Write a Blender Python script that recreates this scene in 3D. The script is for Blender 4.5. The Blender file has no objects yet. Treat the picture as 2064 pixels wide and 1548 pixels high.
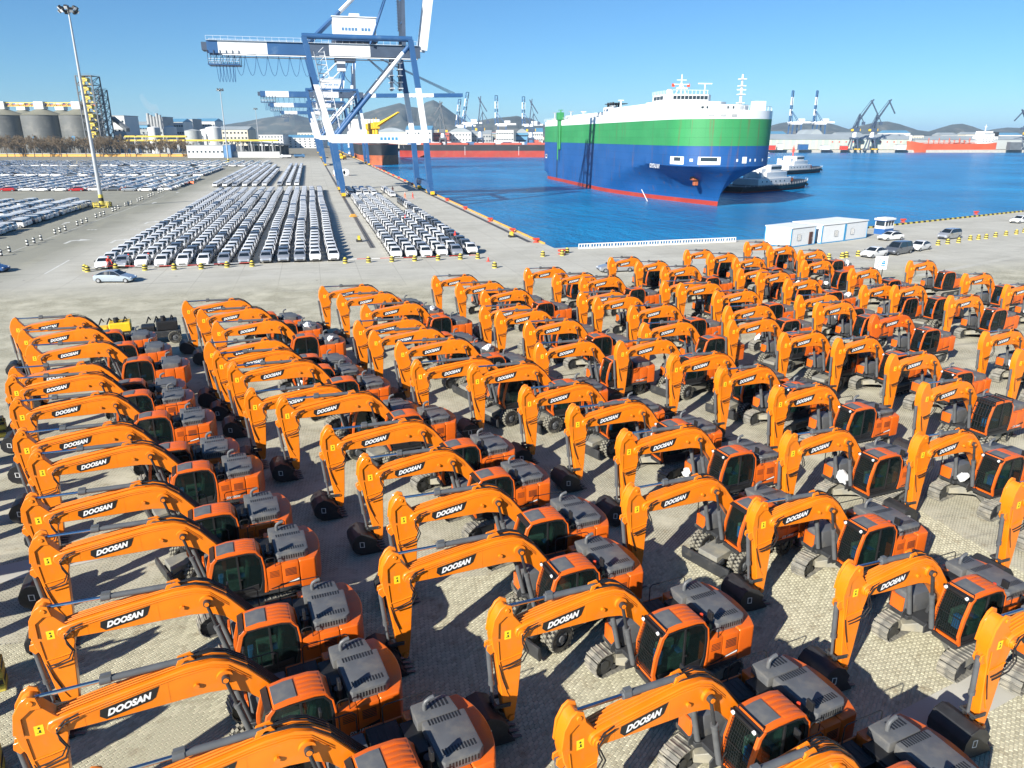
import bpy, bmesh, math, random
import numpy as np
from mathutils import Vector, Matrix
random.seed(7)
SC = bpy.context.scene
COL = SC.collection
PI = math.pi
R_ = math.radians

# ------------------------------------------------------------------ camera
CAM_H, PITCH, HEAD, FPX = 17.0, R_(18.6), R_(14.7), 1482.0
IW, IH = 2064.0, 1548.0
cam_d = bpy.data.cameras.new('camera')
cam_d.sensor_width = 36.0
cam_d.lens = 36.0 * FPX / IW
cam_d.clip_start = 0.5
cam_d.clip_end = 30000
cam = bpy.data.objects.new('camera', cam_d)
COL.objects.link(cam)
cam.location = (0, 0, CAM_H)
cam.rotation_euler = (PI / 2 - PITCH, 0, -HEAD)
SC.camera = cam
FW = Vector((math.sin(HEAD) * math.cos(PITCH), math.cos(HEAD) * math.cos(PITCH), -math.sin(PITCH)))
RT = Vector((math.cos(HEAD), -math.sin(HEAD), 0))
UP = RT.cross(FW)
FH = Vector((math.sin(HEAD), math.cos(HEAD), 0))


def ray(x, y):
    return FW + RT * ((x - IW / 2) / FPX) - UP * ((y - IH / 2) / FPX)


def pix(x, y, z=0.0):
    """point of the plane at height z that the photograph shows at pixel (x, y)"""
    d = ray(x, y)
    t = (z - CAM_H) / d.z
    return Vector((d.x * t, d.y * t, z))


def far(x, y, D):
    """point seen at pixel (x, y) at horizontal distance D straight ahead"""
    d = ray(x, y)
    t = D / d.dot(FH)
    return Vector((d.x * t, d.y * t, CAM_H + d.z * t))


def proj(P):
    d = Vector(P) - Vector((0, 0, CAM_H))
    w = d.dot(FW)
    return (IW / 2 + FPX * d.dot(RT) / w, IH / 2 - FPX * d.dot(UP) / w, w)


# ------------------------------------------------------------------ sky, sun, exposure
SUN_EL = R_(27)
SUN_AZ = math.atan2(-0.788, -0.616)          # bearing of the sun, clockwise from +Y
w = bpy.data.worlds.new('World')
SC.world = w
w.use_nodes = True
nt = w.node_tree
nt.nodes.clear()
sky = nt.nodes.new('ShaderNodeTexSky')
sky.sky_type = 'NISHITA'
sky.sun_disc = False
sky.sun_elevation = SUN_EL
sky.sun_rotation = SUN_AZ
sky.altitude = 800
sky.air_density = 1.0
sky.dust_density = 0.0
sky.ozone_density = 9.0
bg = nt.nodes.new('ShaderNodeBackground')
bg.inputs['Strength'].default_value = 0.063
out = nt.nodes.new('ShaderNodeOutputWorld')
tint = nt.nodes.new('ShaderNodeMix')
tint.data_type = 'RGBA'
tint.blend_type = 'MULTIPLY'
tint.inputs['Factor'].default_value = 1.0
tint.inputs['B'].default_value = (0.88, 1.05, 1.03, 1)      # the cyan cast of the clear winter sky
nt.links.new(sky.outputs[0], tint.inputs['A'])
nt.links.new(tint.outputs['Result'], bg.inputs[0])
nt.links.new(bg.outputs[0], out.inputs[0])
sun_d = bpy.data.lights.new('sun', 'SUN')
sun_d.energy = 5.0
sun_d.angle = R_(0.5)
sun_d.color = (1.0, 0.95, 0.86)
sun = bpy.data.objects.new('sun', sun_d)
COL.objects.link(sun)
to_sun = Vector((math.sin(SUN_AZ) * math.cos(SUN_EL), math.cos(SUN_AZ) * math.cos(SUN_EL), math.sin(SUN_EL)))
sun.rotation_euler = to_sun.to_track_quat('Z', 'Y').to_euler()
vs = SC.view_settings
vs.view_transform = 'Standard'
vs.look = 'None'
vs.exposure = 0.95
vs.gamma = 1.0
SC.cycles.max_bounces = 6
SC.cycles.diffuse_bounces = 1
SC.cycles.glossy_bounces = 3
SC.cycles.transparent_max_bounces = 8
SC.cycles.transmission_bounces = 4
SC.cycles.use_denoising = True


# ------------------------------------------------------------------ materials
MATS = {}


def mat(name, col, rough=0.6, metal=0.0, var=0.0, vscale=1.5, dirt=None, dscale=0.5, dth=0.55, damt=0.5,
        bump=0.0, bscale=20.0, coat=0.0, spec=0.5, coords='Object', rvar=0.0):
    m = bpy.data.materials.new(name)
    MATS[name] = m
    m.use_nodes = True
    n = m.node_tree
    b = n.nodes['Principled BSDF']
    b.inputs['Base Color'].default_value = (*col, 1)
    b.inputs['Roughness'].default_value = rough
    b.inputs['Metallic'].default_value = metal
    b.inputs['Specular IOR Level'].default_value = spec
    if coat:
        b.inputs['Coat Weight'].default_value = coat
        b.inputs['Coat Roughness'].default_value = 0.1
    if not (var or dirt or bump or rvar):
        return m
    tc = n.nodes.new('ShaderNodeTexCoord')
    if coords == 'World':
        g = n.nodes.new('ShaderNodeNewGeometry')
        vec = g.outputs['Position']
    else:
        vec = tc.outputs['Object']
    cur = None
    if var:
        t = n.nodes.new('ShaderNodeTexNoise')
        t.inputs['Scale'].default_value = vscale
        t.inputs['Detail'].default_value = 5
        n.links.new(vec, t.inputs['Vector'])
        r = n.nodes.new('ShaderNodeMapRange')
        r.inputs['From Min'].default_value = 0.3
        r.inputs['From Max'].default_value = 0.7
        r.inputs['To Min'].default_value = 1 - var
        r.inputs['To Max'].default_value = 1 + var
        n.links.new(t.outputs['Fac'], r.inputs['Value'])
        h = n.nodes.new('ShaderNodeHueSaturation')
        h.inputs['Color'].default_value = (*col, 1)
        n.links.new(r.outputs[0], h.inputs['Value'])
        cur = h.outputs[0]
        if rvar:
            r2 = n.nodes.new('ShaderNodeMapRange')
            r2.inputs['To Min'].default_value = rough - rvar
            r2.inputs['To Max'].default_value = rough + rvar
            n.links.new(t.outputs['Fac'], r2.inputs['Value'])
            n.links.new(r2.outputs[0], b.inputs['Roughness'])
    if dirt:
        t = n.nodes.new('ShaderNodeTexNoise')
        t.inputs['Scale'].default_value = dscale
        t.inputs['Detail'].default_value = 8
        t.inputs['Roughness'].default_value = 0.65
        n.links.new(vec, t.inputs['Vector'])
        r = n.nodes.new('ShaderNodeMapRange')
        r.inputs['From Min'].default_value = dth
        r.inputs['From Max'].default_value = dth + 0.18
        r.inputs['To Max'].default_value = damt
        n.links.new(t.outputs['Fac'], r.inputs['Value'])
        mx = n.nodes.new('ShaderNodeMix')
        mx.data_type = 'RGBA'
        n.links.new(r.outputs[0], mx.inputs['Factor'])
        if cur:
            n.links.new(cur, mx.inputs['A'])
        else:
            mx.inputs['A'].default_value = (*col, 1)
        mx.inputs['B'].default_value = (*dirt, 1)
        cur = mx.outputs['Result']
    if cur:
        n.links.new(cur, b.inputs['Base Color'])
    if bump:
        t = n.nodes.new('ShaderNodeTexNoise')
        t.inputs['Scale'].default_value = bscale
        t.inputs['Detail'].default_value = 4
        n.links.new(vec, t.inputs['Vector'])
        bp = n.nodes.new('ShaderNodeBump')
        bp.inputs['Strength'].default_value = bump
        bp.inputs['Distance'].default_value = 0.02
        n.links.new(t.outputs['Fac'], bp.inputs['Height'])
        n.links.new(bp.outputs[0], b.inputs['Normal'])
    return m


def glass_mat(name, tint, see=0.45, rough=0.03):
    m = bpy.data.materials.new(name)
    MATS[name] = m
    m.use_nodes = True
    n = m.node_tree
    n.nodes.clear()
    o = n.nodes.new('ShaderNodeOutputMaterial')
    p = n.nodes.new('ShaderNodeBsdfPrincipled')
    p.inputs['Base Color'].default_value = (*tint, 1)
    p.inputs['Roughness'].default_value = rough
    p.inputs['Specular IOR Level'].default_value = 0.7
    t = n.nodes.new('ShaderNodeBsdfTransparent')
    t.inputs['Color'].default_value = (0.75, 0.85, 0.82, 1)
    mx = n.nodes.new('ShaderNodeMixShader')
    mx.inputs[0].default_value = 1 - see
    n.links.new(t.outputs[0], mx.inputs[1])
    n.links.new(p.outputs[0], mx.inputs[2])
    n.links.new(mx.outputs[0], o.inputs['Surface'])
    return m


mat('orange_body', (0.66, 0.115, 0.007), 0.4, var=0.1, vscale=1.3, dirt=(0.42, 0.13, 0.04), dscale=1.8, dth=0.52, damt=0.5, coat=0.25, rvar=0.12)
mat('orange', (0.82, 0.208, 0.006), 0.38, var=0.10, vscale=1.3, dirt=(0.55, 0.20, 0.05), dscale=2.2, dth=0.53, damt=0.5, coat=0.25, rvar=0.12)
mat('orange_red', (0.66, 0.115, 0.008), 0.4, var=0.08, vscale=1.5, coat=0.2)
mat('black', (0.012, 0.012, 0.013), 0.55, var=0.3, vscale=3)
mat('rubber', (0.018, 0.018, 0.018), 0.8, var=0.3, vscale=4, dirt=(0.16, 0.145, 0.11), dscale=3, dth=0.45, damt=0.55)
mat('steel_dark', (0.032, 0.034, 0.037), 0.5, var=0.2, vscale=3, dirt=(0.20, 0.18, 0.14), dscale=2, dth=0.55, damt=0.4)
mat('bucket_black', (0.022, 0.023, 0.025), 0.5, var=0.25, vscale=3, dirt=(0.10, 0.09, 0.075), dscale=2, dth=0.56, damt=0.4)
mat('cylinder_grey', (0.10, 0.105, 0.11), 0.45, var=0.15, vscale=3)
mat('chrome', (0.55, 0.6, 0.66), 0.15, metal=1.0)
mat('hood_grey', (0.10, 0.105, 0.112), 0.5, var=0.1, vscale=2, dirt=(0.19, 0.18, 0.155), dscale=1.5, dth=0.5, damt=0.6)
mat('track_steel', (0.17, 0.165, 0.145), 0.65, var=0.3, vscale=4, dirt=(0.36, 0.33, 0.26), dscale=2.5, dth=0.45, damt=0.7)
mat('frame_grey', (0.19, 0.19, 0.17), 0.6, var=0.2, vscale=2, dirt=(0.33, 0.30, 0.22), dscale=1.2, dth=0.45, damt=0.75)
mat('tread_dust', (0.20, 0.19, 0.15), 0.85, var=0.2, vscale=5)
mat('plate_black', (0.016, 0.017, 0.018), 0.4)
mat('letter_white', (0.80, 0.80, 0.79), 0.45)
mat('sticker_yellow', (0.85, 0.62, 0.02), 0.5)
mat('beacon_red', (0.75, 0.07, 0.02), 0.3)
mat('seat_green', (0.10, 0.22, 0.16), 0.6, var=0.4, vscale=8)
mat('film_blue', (0.03, 0.22, 0.55), 0.4)
mat('light_glass', (0.85, 0.87, 0.88), 0.1)
glass_mat('cab_glass', (0.010, 0.018, 0.018), 0.55)
mat('car_glass', (0.012, 0.018, 0.024), 0.05, spec=0.8)
for nm, c in (('white', (0.80, 0.80, 0.79)), ('silver', (0.45, 0.47, 0.50)), ('grey', (0.16, 0.175, 0.20)), ('red', (0.45, 0.02, 0.02)),
              ('blue', (0.03, 0.09, 0.25)), ('pale_blue', (0.50, 0.58, 0.66)), ('black', (0.02, 0.021, 0.024))):
    mat('paint_' + nm, c, 0.25, metal=0.5 if nm in ('silver', 'grey', 'pale_blue') else 0.0, coat=0.6, var=0.03, vscale=2)
mat('car_trim', (0.02, 0.02, 0.022), 0.5)
mat('tyre', (0.016, 0.016, 0.016), 0.8)
mat('alloy', (0.42, 0.43, 0.45), 0.35, metal=0.6)
mat('lamp_clear', (0.55, 0.58, 0.62), 0.1, spec=0.8)
mat('lamp_red', (0.40, 0.015, 0.015), 0.2)
mat('crane_white', (0.72, 0.74, 0.76), 0.5, var=0.06, vscale=0.15, dirt=(0.45, 0.42, 0.38), dscale=0.25, dth=0.58, damt=0.4)
mat('crane_blue', (0.024, 0.095, 0.24), 0.5, var=0.1, vscale=0.15, dirt=(0.12, 0.2, 0.3), dscale=0.3, dth=0.55, damt=0.5)
mat('crane_dark', (0.05, 0.075, 0.12), 0.6, var=0.2, vscale=0.3)
mat('crane_yellow', (0.78, 0.47, 0.02), 0.5, var=0.1, vscale=0.5)
mat('galv', (0.42, 0.44, 0.46), 0.45, metal=0.3, var=0.1, vscale=0.3)
HULLS = (('hull_blue', (0.006, 0.075, 0.25), 0.5), ('hull_green', (0.028, 0.235, 0.072), 0.6))
mat('hull_red', (0.36, 0.035, 0.02), 0.6, var=0.15, vscale=0.1, dirt=(0.28, 0.09, 0.05), dscale=0.2, dth=0.5, damt=0.6)
mat('hull_rust', (0.42, 0.11, 0.04), 0.65, var=0.2, vscale=0.1, dirt=(0.10, 0.04, 0.03), dscale=0.15, dth=0.5, damt=0.6)
mat('hull_black', (0.022, 0.024, 0.028), 0.55, var=0.2, vscale=0.1, dirt=(0.10, 0.07, 0.05), dscale=0.12, dth=0.58, damt=0.5)
mat('ship_white', (0.78, 0.79, 0.78), 0.45, var=0.05, vscale=0.1, dirt=(0.5, 0.42, 0.34), dscale=0.3, dth=0.62, damt=0.4)
mat('orange_red_hull', (0.62, 0.10, 0.035), 0.5, var=0.1, vscale=0.1, dirt=(0.35, 0.10, 0.05), dscale=0.2, dth=0.52, damt=0.5)
mat('box_white', (0.76, 0.77, 0.77), 0.5, var=0.03, vscale=0.8, dirt=(0.55, 0.53, 0.48), dscale=0.8, dth=0.6, damt=0.4)
mat('trim_blue', (0.04, 0.26, 0.50), 0.5)
mat('guard_blue', (0.02, 0.10, 0.30), 0.5)
mat('hazard_yellow', (0.62, 0.50, 0.08), 0.65, var=0.15, vscale=3)
mat('hazard_black', (0.025, 0.025, 0.025), 0.7, var=0.2, vscale=3)
mat('bollard_white', (0.68, 0.68, 0.64), 0.7, var=0.12, vscale=4)
mat('barrier_red', (0.66, 0.05, 0.03), 0.5)
mat('barrier_orange', (0.85, 0.16, 0.04), 0.55)
mat('mooring_red', (0.62, 0.06, 0.03), 0.6, var=0.15, vscale=3)
mat('suit_red', (0.70, 0.04, 0.02), 0.8)
mat('suit_orange', (0.85, 0.20, 0.06), 0.8)
mat('skin', (0.45, 0.26, 0.18), 0.6)
mat('concrete', (0.42, 0.40, 0.35), 0.85, var=0.12, vscale=0.4, dirt=(0.25, 0.23, 0.2), dscale=0.3, dth=0.55, damt=0.5)
mat('concrete_pale', (0.46, 0.445, 0.385), 0.85, var=0.1, vscale=0.5)
mat('silo_grey', (0.125, 0.13, 0.125), 0.6, var=0.1, vscale=0.05, dirt=(0.26, 0.25, 0.22), dscale=0.08, dth=0.5, damt=0.5)
mat('silo_roof', (0.22, 0.215, 0.16), 0.7, var=0.1, vscale=0.1)
mat('shed_grey', (0.36, 0.385, 0.38), 0.6, var=0.08, vscale=0.05)
mat('shed_green', (0.42, 0.48, 0.42), 0.6, var=0.08, vscale=0.05)
mat('shed_roof', (0.30, 0.34, 0.36), 0.6, var=0.1, vscale=0.05)
mat('roof_blue', (0.10, 0.27, 0.42), 0.55, var=0.1, vscale=0.05)
mat('wall_white', (0.62, 0.63, 0.62), 0.7, var=0.06, vscale=0.1)
mat('wall_cream', (0.58, 0.53, 0.42), 0.75, var=0.08, vscale=0.1)
mat('wall_grey', (0.34, 0.35, 0.35), 0.75, var=0.1, vscale=0.1)
mat('window_dark', (0.03, 0.045, 0.06), 0.2)
mat('pipe_yellow', (0.72, 0.52, 0.05), 0.5, var=0.1, vscale=0.3)
mat('steelwork', (0.11, 0.12, 0.13), 0.6, var=0.2, vscale=0.2)
mat('bark', (0.14, 0.105, 0.07), 0.9, var=0.25, vscale=1.0)
mat('twig', (0.20, 0.145, 0.085), 0.9, var=0.3, vscale=1.0)
mat('cargo_red', (0.42, 0.09, 0.06), 0.6, var=0.15, vscale=0.2)
mat('cargo_blue', (0.08, 0.20, 0.38), 0.6, var=0.15, vscale=0.2)
mat('tarp_white', (0.72, 0.73, 0.73), 0.7, var=0.08, vscale=2)
mat('door_brown', (0.09, 0.035, 0.025), 0.6)
mat('machine_yellow', (0.80, 0.50, 0.02), 0.45, var=0.08, vscale=2)
mat('road_paint', (0.62, 0.62, 0.58), 0.7, var=0.12, vscale=1.5, dirt=(0.4, 0.38, 0.33), dscale=2.5, dth=0.5, damt=0.8, coords='World')
mat('rail_steel', (0.20, 0.17, 0.14), 0.5, metal=0.5, var=0.2, vscale=1)
mat('kerb_orange', (0.70, 0.36, 0.06), 0.7, var=0.2, vscale=1.5, dirt=(0.35, 0.3, 0.22), dscale=1.2, dth=0.52, damt=0.7, coords='World')


def hull_paint(name, col, rough):
    """painted ship side: plate seams, faded patches and rust runs"""
    m = bpy.data.materials.new(name)
    MATS[name] = m
    m.use_nodes = True
    n = m.node_tree
    L = n.links.new
    b = n.nodes['Principled BSDF']
    b.inputs['Roughness'].default_value = rough
    tc = n.nodes.new('ShaderNodeTexCoord')
    sp = n.nodes.new('ShaderNodeSeparateXYZ')
    L(tc.outputs['Object'], sp.inputs[0])
    cb = n.nodes.new('ShaderNodeCombineXYZ')
    L(sp.outputs['X'], cb.inputs['X'])
    L(sp.outputs['Z'], cb.inputs['Y'])
    br = n.nodes.new('ShaderNodeTexBrick')
    br.inputs['Scale'].default_value = 1.0
    br.inputs['Brick Width'].default_value = 11.0
    br.inputs['Row Height'].default_value = 2.6
    br.inputs['Mortar Size'].default_value = 0.07
    br.inputs['Mortar Smooth'].default_value = 0.4
    br.inputs['Color1'].default_value = (*col, 1)
    br.inputs['Color2'].default_value = (*[c * 1.1 + .004 for c in col], 1)
    br.inputs['Mortar'].default_value = (*[c * 0.72 for c in col], 1)
    L(cb.outputs[0], br.inputs['Vector'])
    cur = br.outputs['Color']
    for scale, stretch, lo, hi, amt, c2 in ((0.06, (1, 1, 1), .45, .7, .5, tuple(c * 1.25 + .02 for c in col)), (0.9, (1, 1, 0.06), .60, .74, .55, (0.16, 0.075, 0.04)), (1.6, (1, 1, 0.04), .58, .75, .3, tuple(c * .6 for c in col))):
        mp = n.nodes.new('ShaderNodeMapping')
        mp.inputs['Scale'].default_value = stretch
        L(tc.outputs['Object'], mp.inputs[0])
        t = n.nodes.new('ShaderNodeTexNoise')
        t.inputs['Scale'].default_value = scale
        t.inputs['Detail'].default_value = 6
        L(mp.outputs[0], t.inputs['Vector'])
        r = n.nodes.new('ShaderNodeMapRange')
        r.inputs['From Min'].default_value = lo
        r.inputs['From Max'].default_value = hi
        r.inputs['To Max'].default_value = amt
        L(t.outputs['Fac'], r.inputs['Value'])
        x = n.nodes.new('ShaderNodeMix')
        x.data_type = 'RGBA'
        L(r.outputs[0], x.inputs['Factor'])
        L(cur, x.inputs['A'])
        x.inputs['B'].default_value = (*c2, 1)
        cur = x.outputs['Result']
    L(cur, b.inputs['Base Color'])


for h_ in HULLS:
    hull_paint(*h_)


# ------------------------------------------------------------------ mesh helpers
class MB:
    def __init__(s):
        s.v, s.f, s.m = [], [], []

    def add(s, vs_, fs_, mi=0):
        o = len(s.v)
        s.v += [tuple(p) for p in vs_]
        s.f += [tuple(i + o for i in q) for q in fs_]
        s.m += [mi] * len(fs_)
        return s

    def box(s, x0, x1, y0, y1, z0, z1, mi=0, M=None):
        p = [(x0, y0, z0), (x1, y0, z0), (x1, y1, z0), (x0, y1, z0), (x0, y0, z1), (x1, y0, z1), (x1, y1, z1), (x0, y1, z1)]
        if M is not None:
            p = [tuple(M @ Vector(q)) for q in p]
        return s.add(p, [(0, 3, 2, 1), (4, 5, 6, 7), (0, 1, 5, 4), (1, 2, 6, 5), (2, 3, 7, 6), (3, 0, 4, 7)], mi)

    def bar(s, a, b, w_, h_=None, mi=0, up=(0, 0, 1)):
        """square bar from a to b"""
        a, b = Vector(a), Vector(b)
        h_ = h_ or w_
        d = (b - a)
        L = d.length
        if L < 1e-6:
            return s
        d.normalize()
        u = Vector(up)
        if abs(d.dot(u)) > 0.98:
            u = Vector((1, 0, 0))
        x = d.cross(u).normalized()
        z = x.cross(d)
        p = []
        for q in (a, b):
            for (i, j) in ((-1, -1), (1, -1), (1, 1), (-1, 1)):
                p.append(q + x * (i * w_ / 2) + z * (j * h_ / 2))
        return s.add(p, [(3, 2, 1, 0), (4, 5, 6, 7), (0, 1, 5, 4), (1, 2, 6, 5), (2, 3, 7, 6), (3, 0, 4, 7)], mi)

    def prism(s, poly, a, b, axis='y', mi=0):
        """poly: 2D outline; axis y -> (x,z); z -> (x,y); x -> (y,z)"""
        n = len(poly)
        if axis == 'y':
            A = [(p[0], a, p[1]) for p in poly]
            B = [(p[0], b, p[1]) for p in poly]
        elif axis == 'z':
            A = [(p[0], p[1], a) for p in poly]
            B = [(p[0], p[1], b) for p in poly]
        else:
            A = [(a, p[0], p[1]) for p in poly]
            B = [(b, p[0], p[1]) for p in poly]
        fs_ = [tuple(range(n)), tuple(range(2 * n - 1, n - 1, -1))]
        fs_ += [(i, i + n, (i + 1) % n + n, (i + 1) % n) for i in range(n)]
        return s.add(A + B, fs_, mi)

    def ring(s, outer, inner, a, b, axis='y', mi=0):
        n = len(outer)
        def P(p, t):
            return (p[0], t, p[1]) if axis == 'y' else ((p[0], p[1], t) if axis == 'z' else (t, p[0], p[1]))
        V = [P(p, a) for p in outer] + [P(p, a) for p in inner] + [P(p, b) for p in outer] + [P(p, b) for p in inner]
        F = []
        for i in range(n):
            j = (i + 1) % n
            F += [(i, j, n + j, n + i), (2 * n + i, 3 * n + i, 3 * n + j, 2 * n + j), (i, 2 * n + i, 2 * n + j, j), (n + i, n + j, 3 * n + j, 3 * n + i)]
        return s.add(V, F, mi)

    def cyl(s, a, b, r, r2=None, n=12, mi=0, caps=True):
        a, b = Vector(a), Vector(b)
        r2 = r if r2 is None else r2
        d = (b - a).normalized()
        u = Vector((0, 0, 1)) if abs(d.z) < 0.95 else Vector((1, 0, 0))
        x = d.cross(u).normalized()
        y = d.cross(x)
        p, F = [], []
        for q, rr in ((a, r), (b, r2)):
            for k in range(n):
                t = 2 * PI * k / n
                p.append(q + x * (rr * math.cos(t)) + y * (rr * math.sin(t)))
        F = [(k, (k + 1) % n, n + (k + 1) % n, n + k) for k in range(n)]
        if caps:
            F += [tuple(range(n - 1, -1, -1)), tuple(range(n, 2 * n))]
        return s.add(p, F, mi)

    def tube(s, pts, r, n=6, mi=0, caps=True):
        pts = [Vector(p) for p in pts]
        P, F = [], []
        px_ = None
        for i, q in enumerate(pts):
            d = (pts[min(i + 1, len(pts) - 1)] - pts[max(i - 1, 0)]).normalized()
            if px_ is None:
                u = Vector((0, 0, 1)) if abs(d.z) < 0.9 else Vector((1, 0, 0))
                x = d.cross(u).normalized()
            else:
                x = (px_ - d * px_.dot(d)).normalized()
            px_ = x
            y = d.cross(x)
            rr = r[i] if isinstance(r, (list, tuple)) else r
            for k in range(n):
                t = 2 * PI * k / n
                P.append(q + x * (rr * math.cos(t)) + y * (rr * math.sin(t)))
        for i in range(len(pts) - 1):
            for k in range(n):
                F.append((i * n + k, i * n + (k + 1) % n, (i + 1) * n + (k + 1) % n, (i + 1) * n + k))
        if caps:
            F += [tuple(range(n - 1, -1, -1)), tuple(range((len(pts) - 1) * n, len(pts) * n))]
        return s.add(P, F, mi)

    def merge(s, o, M=None, mi=None):
        vs_ = o.v if M is None else [tuple(M @ Vector(p)) for p in o.v]
        off = len(s.v)
        s.v += vs_
        s.f += [tuple(i + off for i in q) for q in o.f]
        s.m += o.m if mi is None else [mi] * len(o.f)
        return s

    def mesh(s, name, mats, bevel=0.0, smooth=True, seg=1, angle=32):
        me = bpy.data.meshes.new(name)
        me.from_pydata(s.v, [], s.f)
        for k in mats:
            me.materials.append(MATS[k] if isinstance(k, str) else k)
        if len(mats) > 1:
            me.polygons.foreach_set('material_index', s.m)
        bm = bmesh.new()
        bm.from_mesh(me)
        bmesh.ops.recalc_face_normals(bm, faces=bm.faces)
        if bevel:
            es = [e for e in bm.edges if len(e.link_faces) == 2 and e.calc_face_angle(0) > R_(28)]
            bmesh.ops.bevel(bm, geom=es, offset=bevel, segments=seg, affect='EDGES', profile=0.6, clamp_overlap=True)
        bm.to_mesh(me)
        bm.free()
        if smooth:
            me.polygons.foreach_set('use_smooth', [True] * len(me.polygons))
            me.set_sharp_from_angle(angle=R_(angle))
        me.update()
        return me


def put(name, me, parent=None, loc=(0, 0, 0), rz=0.0, label=None, cat=None, group=None, kind=None):
    o = bpy.data.objects.new(name, me)
    COL.objects.link(o)
    o.location = loc
    o.rotation_euler = (0, 0, rz)
    if parent is not None:
        o.parent = parent
    tag(o, label, cat, group, kind)
    return o


def tag(o, label=None, cat=None, group=None, kind=None):
    if label:
        o['label'] = label
    if cat:
        o['category'] = cat
    if group:
        o['group'] = group
    if kind:
        o['kind'] = kind
    return o


def empty(name, loc=(0, 0, 0), rz=0.0, label=None, cat=None, group=None):
    o = bpy.data.objects.new(name, None)
    COL.objects.link(o)
    o.location = loc
    o.rotation_euler = (0, 0, rz)
    o.empty_display_size = 0.3
    return tag(o, label, cat, group)


def copy_tree(o, parent=None, skip=()):
    c = o.copy()
    COL.objects.link(c)
    c.parent = parent
    for ch in list(o.children):
        if ch.name.split('.')[0] not in skip:
            copy_tree(ch, c, skip)
    return c


def text_mesh(txt, width, height, mats, bold=0.02, shear=0.0, thick=0.004, mirror=False):
    cu = bpy.data.curves.new('t', 'FONT')
    cu.body = txt
    cu.offset = bold
    cu.shear = shear
    cu.extrude = 0.0
    cu.resolution_u = 3
    cu.align_x = 'CENTER'
    cu.align_y = 'CENTER'
    o = bpy.data.objects.new('t', cu)
    COL.objects.link(o)
    dg = bpy.context.evaluated_depsgraph_get()
    me = bpy.data.meshes.new_from_object(o.evaluated_get(dg))
    bpy.data.objects.remove(o)
    bpy.data.curves.remove(cu)
    xs = [v.co.x for v in me.vertices]
    ys = [v.co.y for v in me.vertices]
    cx, cy = (max(xs) + min(xs)) / 2, (max(ys) + min(ys)) / 2
    sx, sy = width / (max(xs) - min(xs)), height / (max(ys) - min(ys))
    for v in me.vertices:
        v.co = ((v.co.x - cx) * sx, (v.co.y - cy) * sy, 0)
    me.materials.clear()
    for k in mats:
        me.materials.append(MATS[k])
    return me


ORD = ['first', 'second', 'third', 'fourth', 'fifth', 'sixth', 'seventh', 'eighth', 'ninth', 'tenth', 'eleventh', 'twelfth', 'thirteenth',
       'fourteenth', 'fifteenth', 'sixteenth', 'seventeenth', 'eighteenth', 'nineteenth', 'twentieth', 'twenty-first', 'twenty-second',
       'twenty-third', 'twenty-fourth', 'twenty-fifth', 'twenty-sixth', 'twenty-seventh', 'twenty-eighth', 'twenty-ninth']
for tens, word in (('thirty', 'thirtieth'), ('forty', 'fortieth'), ('fifty', 'fiftieth'), ('sixty', 'sixtieth'), ('seventy', 'seventieth'), ('eighty', 'eightieth'), ('ninety', 'ninetieth')):
    ORD.append(word)
    ORD += [tens + '-' + ORD[k] for k in range(9)]
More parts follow.
